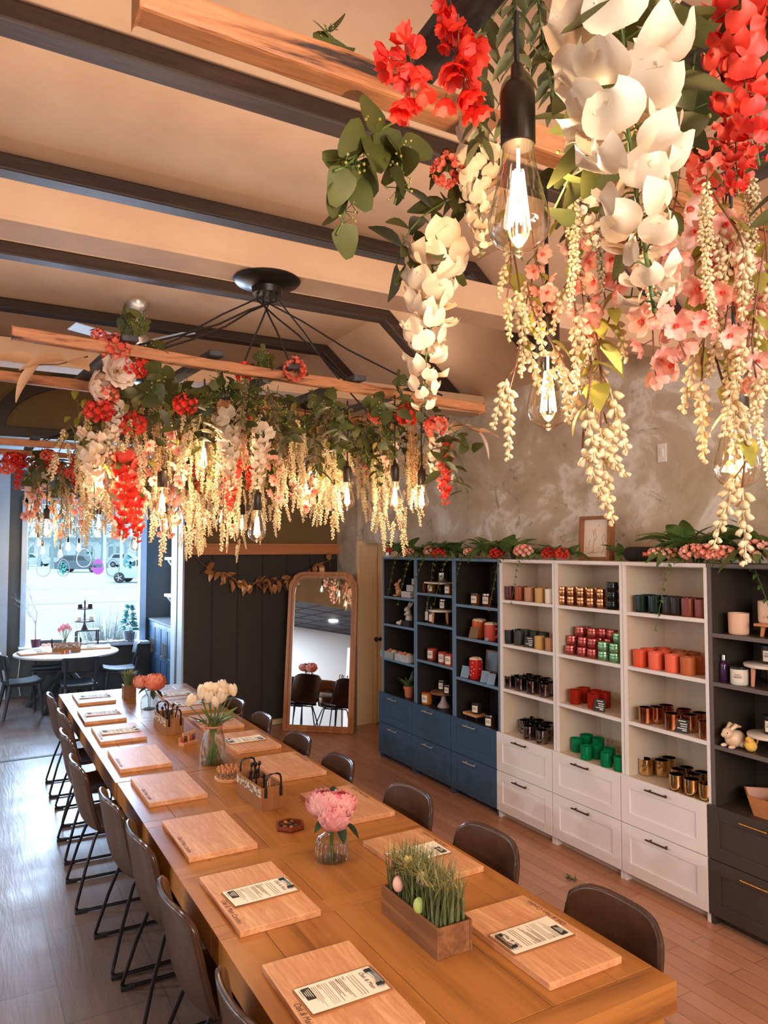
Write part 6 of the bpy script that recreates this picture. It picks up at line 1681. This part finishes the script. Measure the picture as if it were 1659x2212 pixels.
for var in range(2):
    st, bl = MB(True), MB(True); st.tube([(0,0,-.02),(0,0,.02)], .002, 5)
    for i in range(30):
        z = 1-1.6*i/29; a = i*2.399; q = math.sqrt(max(0, 1-z*z)); d = V((q*math.cos(a), q*math.sin(a), z))
        floret(bl, at(V((d.x*.055, d.y*.075, .035+d.z*.035)), d.to_track_quat('Z','Y').to_matrix().to_4x4()), .036)
    reg('hydP', 'blush_hydrangea', 'flower', [('stem', st, [M_stem]), ('florets', bl, [M_hpink])])
def ontop(kind, u, x, s, label, dz=0, rot=None, grp='greenery along the unit tops'):
    flower(kind, (x, yy(u, x), ZT+dz), rot or (0, 0, r.uniform(0, 6)), (s, s, s*1.35) if kind == 'bush' else s, label, grp)
seq = 0
for i, (kind, u, x, s) in enumerate((('bush',860,3.96,1.0),('bush',880,4.06,1.15),('bush',902,3.97,.85),('bush',925,4.08,1.1),('bush',955,3.97,1.1),('bush',980,4.05,1.15),
  ('bush',1022,4.05,.8),('bush',1050,3.97,1.1),('bush',1062,4.1,1.3),('bush',1092,3.96,1.15),('bush',1110,4.08,1.1),('bush',1158,4.0,.75),('bush',1200,4.08,.75),('bush',1232,4.0,.8),
  ('bush',1340,4.14,.75),('bush',1452,3.98,1.1),('bush',1478,4.08,1.5),('bush',1510,4.02,1.3),('bush',1545,4.1,1.4),('bush',1598,4.0,1.0),('bush',1640,4.05,1.5))):
    ontop(kind, u, min(x, 4.33-.21*s), s, 'green leafy sprig on the unit tops, %s from the left' % nth(i+1))
for i, (u, x, s, rz) in enumerate(((868,3.90,1.1,PI*1.1),(905,3.90,1.2,PI),(938,3.90,1.2,PI*.9),(950,3.90,1.2,PI*1.15),(985,3.92,1.1,PI*.95),(1095,3.91,1.1,PI*1.05),(1465,3.92,1.1,PI),(1600,4.05,1.4,PI*1.4),(1012,3.91,.9,PI),(1130,3.90,.9,PI*1.1),(1575,4.1,1.3,PI*1.7))):
    ontop('fern' if i not in (0, 5) else 'fernd', u, x, s, 'fern frond drooping from the unit tops, %s from the left' % nth(i+1), 0, (0, .0, rz))
for i, (kind, u, x, s) in enumerate((('hydR',840,3.95,.6),('hydP',882,3.93,.7),('hydP',930,3.95,.95),('hydR',948,3.96,1.0),('hydP',1015,4.0,.7),('hydR',1072,3.98,1.0),('hydP',1130,3.96,1.05),('hydR',1184,3.98,.9),('hydR',1213,3.93,.9),('hydP',1418,3.95,.8),('hydP',1448,3.97,.8),('hydP',1500,3.92,1.0),('hydP',1530,3.92,1.0),('hydP',1558,3.94,.9),('hydP',1632,4.0,1.25))):
    ontop(kind, u, x-.05, s*1.05, '%s hydrangea on the unit tops, %s bloom from the left' % ('red' if kind == 'hydR' else 'blush pink', nth(i+1)), .10 if kind == 'hydR' else .03)
for i, u in enumerate((1495, 1525)): ontop('vari', u, 4.08, 1.1, 'variegated pale leaf sprig above the pink blooms, %s of two' % ('left','right')[i], .06)
# white can, picture, speaker
b = MB(); b.lathe([(0,0),(.034,0),(.034,.10),(.031,.105),(0,.105)], 20); b.lathe([(.0346,.02),(.0346,.085)], 20, 1)
tag(ob('white_can', b, [M_whitejar, M_slid], None, loc=(4.1, yy(838,4.1), ZT)), 'small white can on top of the far blue unit', 'can')
t = thing('picture_frame', 'brown wooden frame with a pale animal sketch on the white unit top', 'picture', (4.16, yy(1286,4.16), ZT), 0)
t.rotation_euler = (0, .06, .02)
o1_ = [(-.155,0),(.155,0),(.155,.335),(-.155,.335)]; i1_ = [(-.130,.025),(.130,.025),(.130,.31),(-.130,.31)]
b = MB(); bb = MB(); ringprism(bb, o1_, i1_, -.03, .03); b.join(bb, Matrix.Rotation(-PI/2, 4, 'Z')); ob('frame', b, [M_tanwood], t, bevel=.002)
M_art = mat('pale_art_paper', lin(244,226,208), .7, c2=lin(250,236,220), scale=3)
b = MB(); b.box(.004, .012, -.131, .131, .024, .311, 0)
M_sk = mat('sketch_line', lin(186,120,92), .8, c2=lin(150,120,100), scale=20)
def stroke(pts, w_=.0016): b.tube([(.0035, y, z) for y, z in pts], w_, 4, 1)
stroke([(.05,.06),(.03,.075),(.035,.11),(.02,.15),(.03,.19),(.022,.235)]); stroke([(.02,.15),(.0,.17),(.012,.20),(.02,.24)]); stroke([(.03,.19),(.045,.23)]); stroke([(.09,.05),(.05,.06),(.0,.055),(-.03,.07)])
stroke([(-.05,.05),(-.075,.09),(-.06,.13),(-.085,.16),(-.07,.20),(-.05,.17),(-.06,.13)]); stroke([(-.04,.06),(-.09,.07),(-.10,.11)]); stroke([(.07,.10),(.08,.13),(.065,.16)])
for y, z in ((.04,.06),(-.02,.09),(-.09,.05),(.09,.09),(-.10,.14),(-.02,.26)): stroke([(y-.01,z),(y,z+.008),(y+.01,z)])
ob('sketch', b, [M_art, M_sk], t)
t = thing('portable_speaker', 'black barrel speaker with a small red badge on the white unit top', 'speaker', (4.08, yy(1395,4.08), ZT+.052), PI/2+.2)
b = MB(); b.lathe([(0,-.15),(.035,-.15),(.047,-.14),(.05,-.12),(.05,.12),(.047,.14),(.035,.15),(0,.15)], 28, 0, TR(0,0,0, 0, PI/2, 0)); ob('body', b, [mat('speaker_mesh', lin(30,26,24), .8, bump=.3, bscale=300)], t)
b = MB(); b.cbox(-.02, .050, .0, .036, .004, .028, 0); b.cbox(-.02, .0525, .0, .022, .002, .010, 1); ob('badge', b, [mat('red_badge', lin(232,80,50), .5), mat('badge_mark', lin(250,190,170), .5)], t, bevel=.001)
# ------------------------------------------------------------------ copper leaf garland on the black wall
t = thing('copper_garland', 'garland of copper leaves strung on a wire across the black panelled wall', 'garland', (2.40, 8.82, 2.10))
def cat_(q): return V((1.88*q, -.02, -.30*(1-(2*q-.86)**2/.75) if False else -.34*math.sin(PI*min(1, q**.8))*(1 if q < .5 else 1) + .0*q))
wp = [cat_(i/24) for i in range(25)]
b = MB(); b.tube(wp, .006, 6); ob('wire', b, [M_twig], t)
b = MB(); rg = random.Random(8)
for i in range(62):
    q = .06+.70*i/61 if i < 54 else .78+.18*(i-54)/8
    a = rg.uniform(0, 2*PI); leaf(b, at(cat_(q)+V((rg.uniform(-.02,.02), -.02, rg.uniform(-.05,.04))), rotm((math.cos(a), -.25, math.sin(a)*.9-.35), rg.uniform(-1,1))), rg.uniform(.10,.15), .075, .25, .3, 0, 6)
ob('leaves', b, [mat('copper_leaf', lin(190,126,76), .35, .35, c2=lin(222,166,112), scale=12)], t)
# ------------------------------------------------------------------ things on the window sill and window table
SZ = .74
t = thing('twig_tree', 'leafless white twig tree in a dark red pot on the window sill', 'tree', (.95, 12.14, SZ))
b = MB(); b.lathe([(0,0),(.055,0),(.07,.11),(.075,.12),(.06,.12),(0,.10)], 20); ob('pot', b, [mat('dark_red_pot', lin(96,40,52), .4)], t)
b = MB(); rt_ = random.Random(4)
def twig(p, d, l, rad, depth):
    e = p + d*l; m_ = p.lerp(e, .5)+V((rt_.uniform(-.02,.02), 0, 0)); b.tube([p, m_, e], [rad, rad*.8, rad*.6], 5)
    if depth == 0: return
    for k in range(3 if depth > 1 else 2):
        dd = (d + V((rt_.uniform(-.75,.75), rt_.uniform(-.35,.15), rt_.uniform(-.1,.5)))).normalized(); twig(p.lerp(e, rt_.uniform(.45, 1)), dd, l*rt_.uniform(.55,.8), rad*.55, depth-1)
twig(V((0,0,.1)), V((.03,0,1)), .42, .014, 4)
ob('twigs', b, [mat('pale_twig', lin(176,180,184), .7)], t)
t = thing('side_stand', 'small dark stand on the sill holding the tiered tray', 'stand', (1.655, 12.13, SZ))
b = MB(); b.box(-.17, .17, -.10, .10, .20, .222)
ob('top', b, [M_blackwood], t)
for sx in (-1, 1):
    for sy in (-1, 1): b = MB(); b.cbox(sx*.15, sy*.085, .10, .02, .02, .20); ob('leg', b, [M_frame], t)
t = thing('tiered_tray', 'two tier dark tray on a turned stem in the window', 'tray', (1.62, 12.13, SZ+.222))
M_trayw = mat('dark_turned_wood', lin(72,58,70), .5)
b = MB(); b.lathe([(.07,0),(.05,.03),(.02,.08),(.015,.14),(.02,.20),(.013,.26),(.013,.38),(.02,.41),(.012,.44),(0,.46)], 16); ob('stem', b, [M_trayw], t)
for z, rad in ((.12,.155),(.31,.125)): b = MB(); b.lathe([(0,z),(rad,z),(rad+.006,z+.02),(rad-.004,z+.02),(rad-.01,z+.008),(0,z+.008)], 28); ob('tier', b, [M_trayw], t)
for i, (dx, dz, m, w_) in enumerate(((-.075,.318,M_darkjar,'upper tier left'),(.07,.318,M_darkjar,'upper tier right'),(-.09,.128,M_whitejar,'lower tier left'),(.09,.128,M_whitejar,'lower tier right'))):
    jar(1.62+dx, 12.08, SZ+.222+dz, .036, .085, m, '%s candle jar on the %s of the tiered tray' % ('dark' if i < 2 else 'pale', w_), None, False)
t = thing('potted_eucalyptus', 'small eucalyptus bush in a grey pot at the right of the sill', 'plant', (2.27, 12.10, SZ))
b = MB(); b.lathe([(0,0),(.07,0),(.092,.15),(.098,.16),(.085,.16),(.08,.14),(0,.14)], 24); ob('pot', b, [mat('grey_pot', lin(116,124,134), .6)], t)
b = MB(); re_ = random.Random(6)
for i in range(110):
    z = .18+.42*(i/110); rad = .15*(1-i/140); a = i*2.4; leaf(b, at((rad*.35*math.cos(a), rad*.35*math.sin(a), z), rotm((math.cos(a), math.sin(a), re_.uniform(-.2,.5)), re_.uniform(-1,1))), rad*.6+.03, .05, .2, .2, 0, 5, True)
ob('leaves', b, [leafy('blue_eucalyptus', lin(36,92,96), lin(74,128,124), .2)], t)
rp = random.Random(12)
for i in range(40):
    x = 1.30+1.05*i/39; 
    if abs(x-1.655) < .0: continue
    b = MB(); b.ball((0,0,.018), .024, 6, 0, rp.uniform(.9,1.5), rp.uniform(.8,1.1), .75)
    o = ob('river_stone', b, [mat('river_stone', lin(206,208,206), .6, c2=lin(150,158,160), scale=30) if i == 0 else bpy.data.materials['river_stone']], None, loc=(x, 12.06+rp.uniform(-.008,.008), SZ), rot=(0,0,rp.uniform(0,3)))
    tag(o, 'pale stone lying along the front of the window sill', 'stone', 'stones along the window sill')
for i in range(9):
    flower('hydP' if i % 3 else 'bush', (1.38+.10*i, 12.16, SZ), (0,0,i), .42, ('pink little flower on the sill, %s of the row from the left' if i % 3 else 'small green sprig on the sill, %s of the row from the left') % nth(i+1), 'little flowers on the window sill')
for i in range(2): flower('hydP', (1.06+.07*i, 12.14, SZ), (0,0,i), .5, 'pink little flower beside the dark red pot, %s one' % ('left','right')[i], 'little flowers on the window sill')
# window table
def caddy2(loc, rz):
    t = caddy(loc, rz, 'wooden tool caddy with white patterned strip on the round window table'); return t
caddy2((1.26, 11.16, TZ), PI/2)
dup(b0, (.93, 11.22, TZ), (0, 0, .1), 'bamboo board on the left of the round window table'); dup(c0, (.93, 11.22, TZ+.026), (0, 0, .15), 'clipboard on the left board of the round window table')
dup(b0, (1.62, 11.42, TZ), (0, 0, -.1), 'bamboo board on the right of the round window table'); dup(c0, (1.62, 11.42, TZ+.026), (0, 0, -.12), 'clipboard on the right board of the round window table')
t = thing('pink_tulips', 'pink tulips with green leaves behind the caddy on the window table', 'flowers', (1.27, 11.40, TZ))
b = MB(); b.lathe([(.04,0),(.05,.02),(.045,.12),(.035,.15)], 20); ob('glass_vase', b, [M_glass], t)
b = MB(); rq = random.Random(3)
for i in range(10):
    a = i*2.4; x, y, z = .09*math.cos(a)*(.3+.7*i/10), .09*math.sin(a)*(.3+.7*i/10), .33-.07*(i/10)
    b.tube([(0,0,.02),(x*.2,y*.2,.15),(x,y,z)], .004, 5, 1); b.ball((x,y,z+.02), .024, 7, 0, 1, 1, 1.5)
for i in range(7): a = i*.9; leaf(b, at((.02*math.cos(a), .02*math.sin(a), .15), rotm((math.cos(a), math.sin(a), .5))), .15, .04, .3, .3, 1)
ob('blooms', b, [leafy('pink_tulip', lin(220,150,160), lin(240,190,190), .3), M_stem], t)
for i, cc in enumerate(((214,60,40),(240,180,60),(220,80,120),(240,230,210))):
    b = MB(); b.lathe([(.012,0),(.012,.04),(.006,.05)], 10); tag(ob('roller_bottle', b, [mat('bright_bottle_%d' % i, lin(*cc), .4)], None, loc=(1.19+.032*i, 10.98, TZ)), 'tiny %s bottle before the caddy on the window table' % ['red','yellow','pink','cream'][i], 'bottle', 'tiny bottles on the window table')
# little things on the bracket shelves and the cabinet
for i, (x, y, z) in enumerate(((2.80,11.05,1.50),(2.80,11.3,1.50))): jar(x, y, z, .04, .10, M_slid, 'silver jar on the lower white bracket shelf, %s one' % ('near','far')[i], None, False)
t = thing('power_cord', 'white power cord hanging from the wall outlet to the floor', 'cord', (.74, 12.28, .72))
b = MB(); b.tube([(0,0,0),(.01,-.02,-.2),(-.01,-.02,-.45),(.03,-.02,-.70)], .006, 6); ob('cord', b, [M_deco['white']], t)
b = MB(); b.cbox(0, -.01, .01, .03, .03, .03); ob('plug', b, [M_deco['white']], t)
# bottle shelf against the column at the left, seen in the mirror
t = thing('bottle_shelf', 'white open shelf of dark bottles, seen in the mirror', 'shelf', (-1.5, 3.2, 0), 0)
b = MB(); b.box(-.30, -.28, -.45, .45, 0, 1.9); b.box(-.28, 0, -.45, -.43, 0, 1.9); b.box(-.28, 0, .43, .45, 0, 1.9); ob('carcass', b, [M_white], t)
for z in (.3,.7,1.05,1.40,1.75): b = MB(); b.box(-.28, 0, -.43, .43, z-.02, z); ob('shelf_board', b, [M_white], t)
for z in (1.05, 1.40, .7):
    for i in range(6):
        b = MB(); b.lathe([(.032,0),(.032,.12),(.012,.16),(.012,.20),(0,.20)], 12)
        tag(ob('dark_bottle', b, [M_darkjar], None, loc=(-1.62, 2.90+.12*i, z)), 'dark bottle on the white shelf seen in the mirror', 'bottle', 'dark bottles on the mirrored shelf')

flower('leaf', (3.57, 3.71, .012), (1.3, 0, .4), .5, 'small green leaf sprig fallen on the wooden floor before the white drawers', 'fallen sprig')
# ------------------------------------------------------------------ street outside the window
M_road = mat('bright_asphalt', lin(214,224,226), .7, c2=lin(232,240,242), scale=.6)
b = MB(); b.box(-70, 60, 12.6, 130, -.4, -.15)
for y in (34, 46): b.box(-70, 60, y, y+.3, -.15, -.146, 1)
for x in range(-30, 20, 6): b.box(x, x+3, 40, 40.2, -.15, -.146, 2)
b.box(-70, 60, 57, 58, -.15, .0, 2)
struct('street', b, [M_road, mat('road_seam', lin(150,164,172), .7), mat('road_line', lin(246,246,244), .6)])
b = MB(); b.box(-4, 6, 12.6, 13.9, -.15, .3); struct('ground_bed', b, mat('planting_bed', lin(150,156,152), .8))
def car(loc, rz, paint, label):
    t = thing('parked_car', label, 'car', loc, rz)
    W2 = .92
    prof = [(-2.3,.35),(-2.32,.75),(-2.2,1.0),(-1.95,1.08),(-1.7,1.55),(-1.35,1.68),(.2,1.68),(.55,1.6),(1.15,1.12),(2.0,.98),(2.28,.82),(2.32,.42),(2.1,.32),(-2.1,.32)]
    b = MB(); n = len(prof)
    def wd(z): return W2 if z < 1.1 else W2-.22*(z-1.1)/.58
    vs = [(x, -wd(z), z) for x, z in prof] + [(x, wd(z), z) for x, z in prof]
    b.add(vs, [tuple(range(n)), tuple(range(2*n-1, n-1, -1))] + [(k, k+n, (k+1) % n+n, (k+1) % n) for k in range(n)])
    ob('body', b, [paint], t, bevel=.06)
    Mg = bpy.data.materials.get('car_window') or mat('car_window', lin(70,84,96), .15)
    for nm, pts in (('side_window', [(-1.6,1.14),(-1.38,1.55),(-.5,1.58),(-.5,1.14)]), ('side_window', [(-.42,1.14),(-.42,1.58),(.15,1.58),(.42,1.52),(.95,1.14)])):
        b = MB()
        for s in (-1, 1): b.add([(x, s*(wd(z)+.006), z) for x, z in pts], [tuple(range(len(pts)))])
        ob(nm, b, [Mg], t)
    Mt = bpy.data.materials.get('tyre') or mat('tyre', lin(60,64,70), .7); Mr = bpy.data.materials.get('wheel_rim') or mat('wheel_rim', lin(196,202,206), .3, .6)
    for x in (-1.42, 1.42):
        for s in (-1, 1):
            b = MB(); b.lathe([(0,-.02),(.2,-.02),(.36,-.0),(.36,.2),(.22,.22),(0,.22)], 26, 0, TR(x, s*(W2-.18), .36, -s*PI/2 if s > 0 else PI/2)); w_ = ob('wheel', b, [Mt], t)
            b = MB()
            for k in range(5):
                a = 2*PI*k/5; c_, s_ = math.cos(a), math.sin(a); y = s*(W2+.045)
                b.add([(x-.03*s_, y, .36+.03*c_), (x+.03*s_, y, .36-.03*c_), (x+.23*c_+.03*s_, y, .36+.23*s_-.03*c_), (x+.23*c_-.03*s_, y, .36+.23*s_+.03*c_)], [(0,1,2,3)])
            ob('rim', b, [Mr], w_)
    b = MB()
    for s in (-1, 1): b.cbox(-2.27, s*.72, .92, .12, .32, .14)
    ob('tail_light', b, [bpy.data.materials.get('tail_light') or mat('tail_light', lin(226,70,64), .3)], t)
    return t
def gp(u, v, z=-.15):
    d = fw + rt*((u-829.5)/1600) - up*((v-1106)/1600); k = (z-2.2)/d.z; return EYE + d*k
p1 = gp(176, 1236); car((p1.x, p1.y, -.15), -.50, mat('slate_car_paint', lin(104,122,138), .3), 'dark grey car parked across the street, seen through the window')
p2 = gp(312, 1258); car((p2.x, p2.y, -.15), -.50+PI, mat('white_car_paint', lin(206,218,224), .3), 'white car at the right edge of the window view')
p3 = atp(275, 1184, 92); car((p3.x, p3.y, -.15), -.5, bpy.data.materials['white_car_paint'], 'pale distant car behind the dark grey one')
p4 = atp(70, 1184, 96); car((p4.x, p4.y, -.15), -.5, bpy.data.materials['white_car_paint'], 'pale distant car at the left of the window view')
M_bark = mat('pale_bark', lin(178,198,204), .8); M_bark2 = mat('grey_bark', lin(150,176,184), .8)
def tree(x, y, h, seed, m, label):
    rt2 = random.Random(seed); t = thing('bare_tree', label, 'tree', (x, y, -.15), 0, 'bare trees across the street'); tr, br = MB(), MB()
    tr.tube([(0,0,0),(.1,0,h*.25),(0,.1,h*.5),(.1,0,h*.8)], [.22,.18,.13,.05], 7)
    def go(p, d, l, rad, k):
        e = p+d*l; br.tube([p, p.lerp(e,.5)+V((0,0,.05*l)), e], [rad, rad*.8, rad*.5], 4, cap=False)
        if k:
            for _ in range(3): go(p.lerp(e, rt2.uniform(.35,1)), (d+V((rt2.uniform(-.8,.8), rt2.uniform(-.8,.8), rt2.uniform(-.2,.6)))).normalized(), l*.66, rad*.6, k-1)
    for i in range(9): a = i*2.4; go(V((.05,.05,h*(.25+.06*i))), V((math.cos(a), math.sin(a), .8)).normalized(), h*.26, .07, 3)
    ob('trunk', tr, [m], t); ob('branches', br, [m], t)
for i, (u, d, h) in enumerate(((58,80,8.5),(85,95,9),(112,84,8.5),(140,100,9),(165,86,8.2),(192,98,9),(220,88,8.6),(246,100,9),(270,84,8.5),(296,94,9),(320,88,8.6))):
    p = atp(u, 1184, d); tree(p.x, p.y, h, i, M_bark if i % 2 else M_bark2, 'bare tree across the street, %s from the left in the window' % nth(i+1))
b = MB(); p = atp(120, 1184, 112)
for k in range(1): b.box(-14, 14, -4, 4, 0, 3.4); b.box(-14.4, 14.4, -4.4, 4.4, 3.4, 3.9, 1)
for k in range(6): b.box(-12+4.2*k, -10+4.2*k, -4.03, -3.95, 1.0, 2.6, 1)
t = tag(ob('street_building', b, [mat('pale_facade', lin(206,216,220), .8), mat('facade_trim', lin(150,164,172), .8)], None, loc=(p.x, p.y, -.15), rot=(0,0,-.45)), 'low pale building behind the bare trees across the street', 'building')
for i, (u, d) in enumerate(((226,70),(262,74))):
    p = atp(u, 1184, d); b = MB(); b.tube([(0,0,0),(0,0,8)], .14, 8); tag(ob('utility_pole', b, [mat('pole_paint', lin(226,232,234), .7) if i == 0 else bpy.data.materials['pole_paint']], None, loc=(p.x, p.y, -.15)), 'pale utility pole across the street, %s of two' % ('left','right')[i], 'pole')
# dry ornamental grass in the bed under the window
t = thing('dry_grass_bush', 'large bush of dry ornamental grass just outside the window', 'bush', (2.18, 13.3, .28))
rb = random.Random(2); b = MB()
for i in range(620):
    a = rb.uniform(0, 2*PI); q = rb.random()**.5*.42; blade(b, (q*math.cos(a)*1.1, q*math.sin(a)*.8, 0), a+rb.uniform(-.5,.5), rb.uniform(.4, 1.05), .007, rb.uniform(.08,.5), 0, 5)
ob('blades', b, [leafy('dry_grass', lin(150,160,164), lin(190,196,194), .2)], t)
b = MB(); b.ball((0,0,.02), .45, 8, 0, 1, .7, .25); ob('crown_base', b, [M_bark2], t)
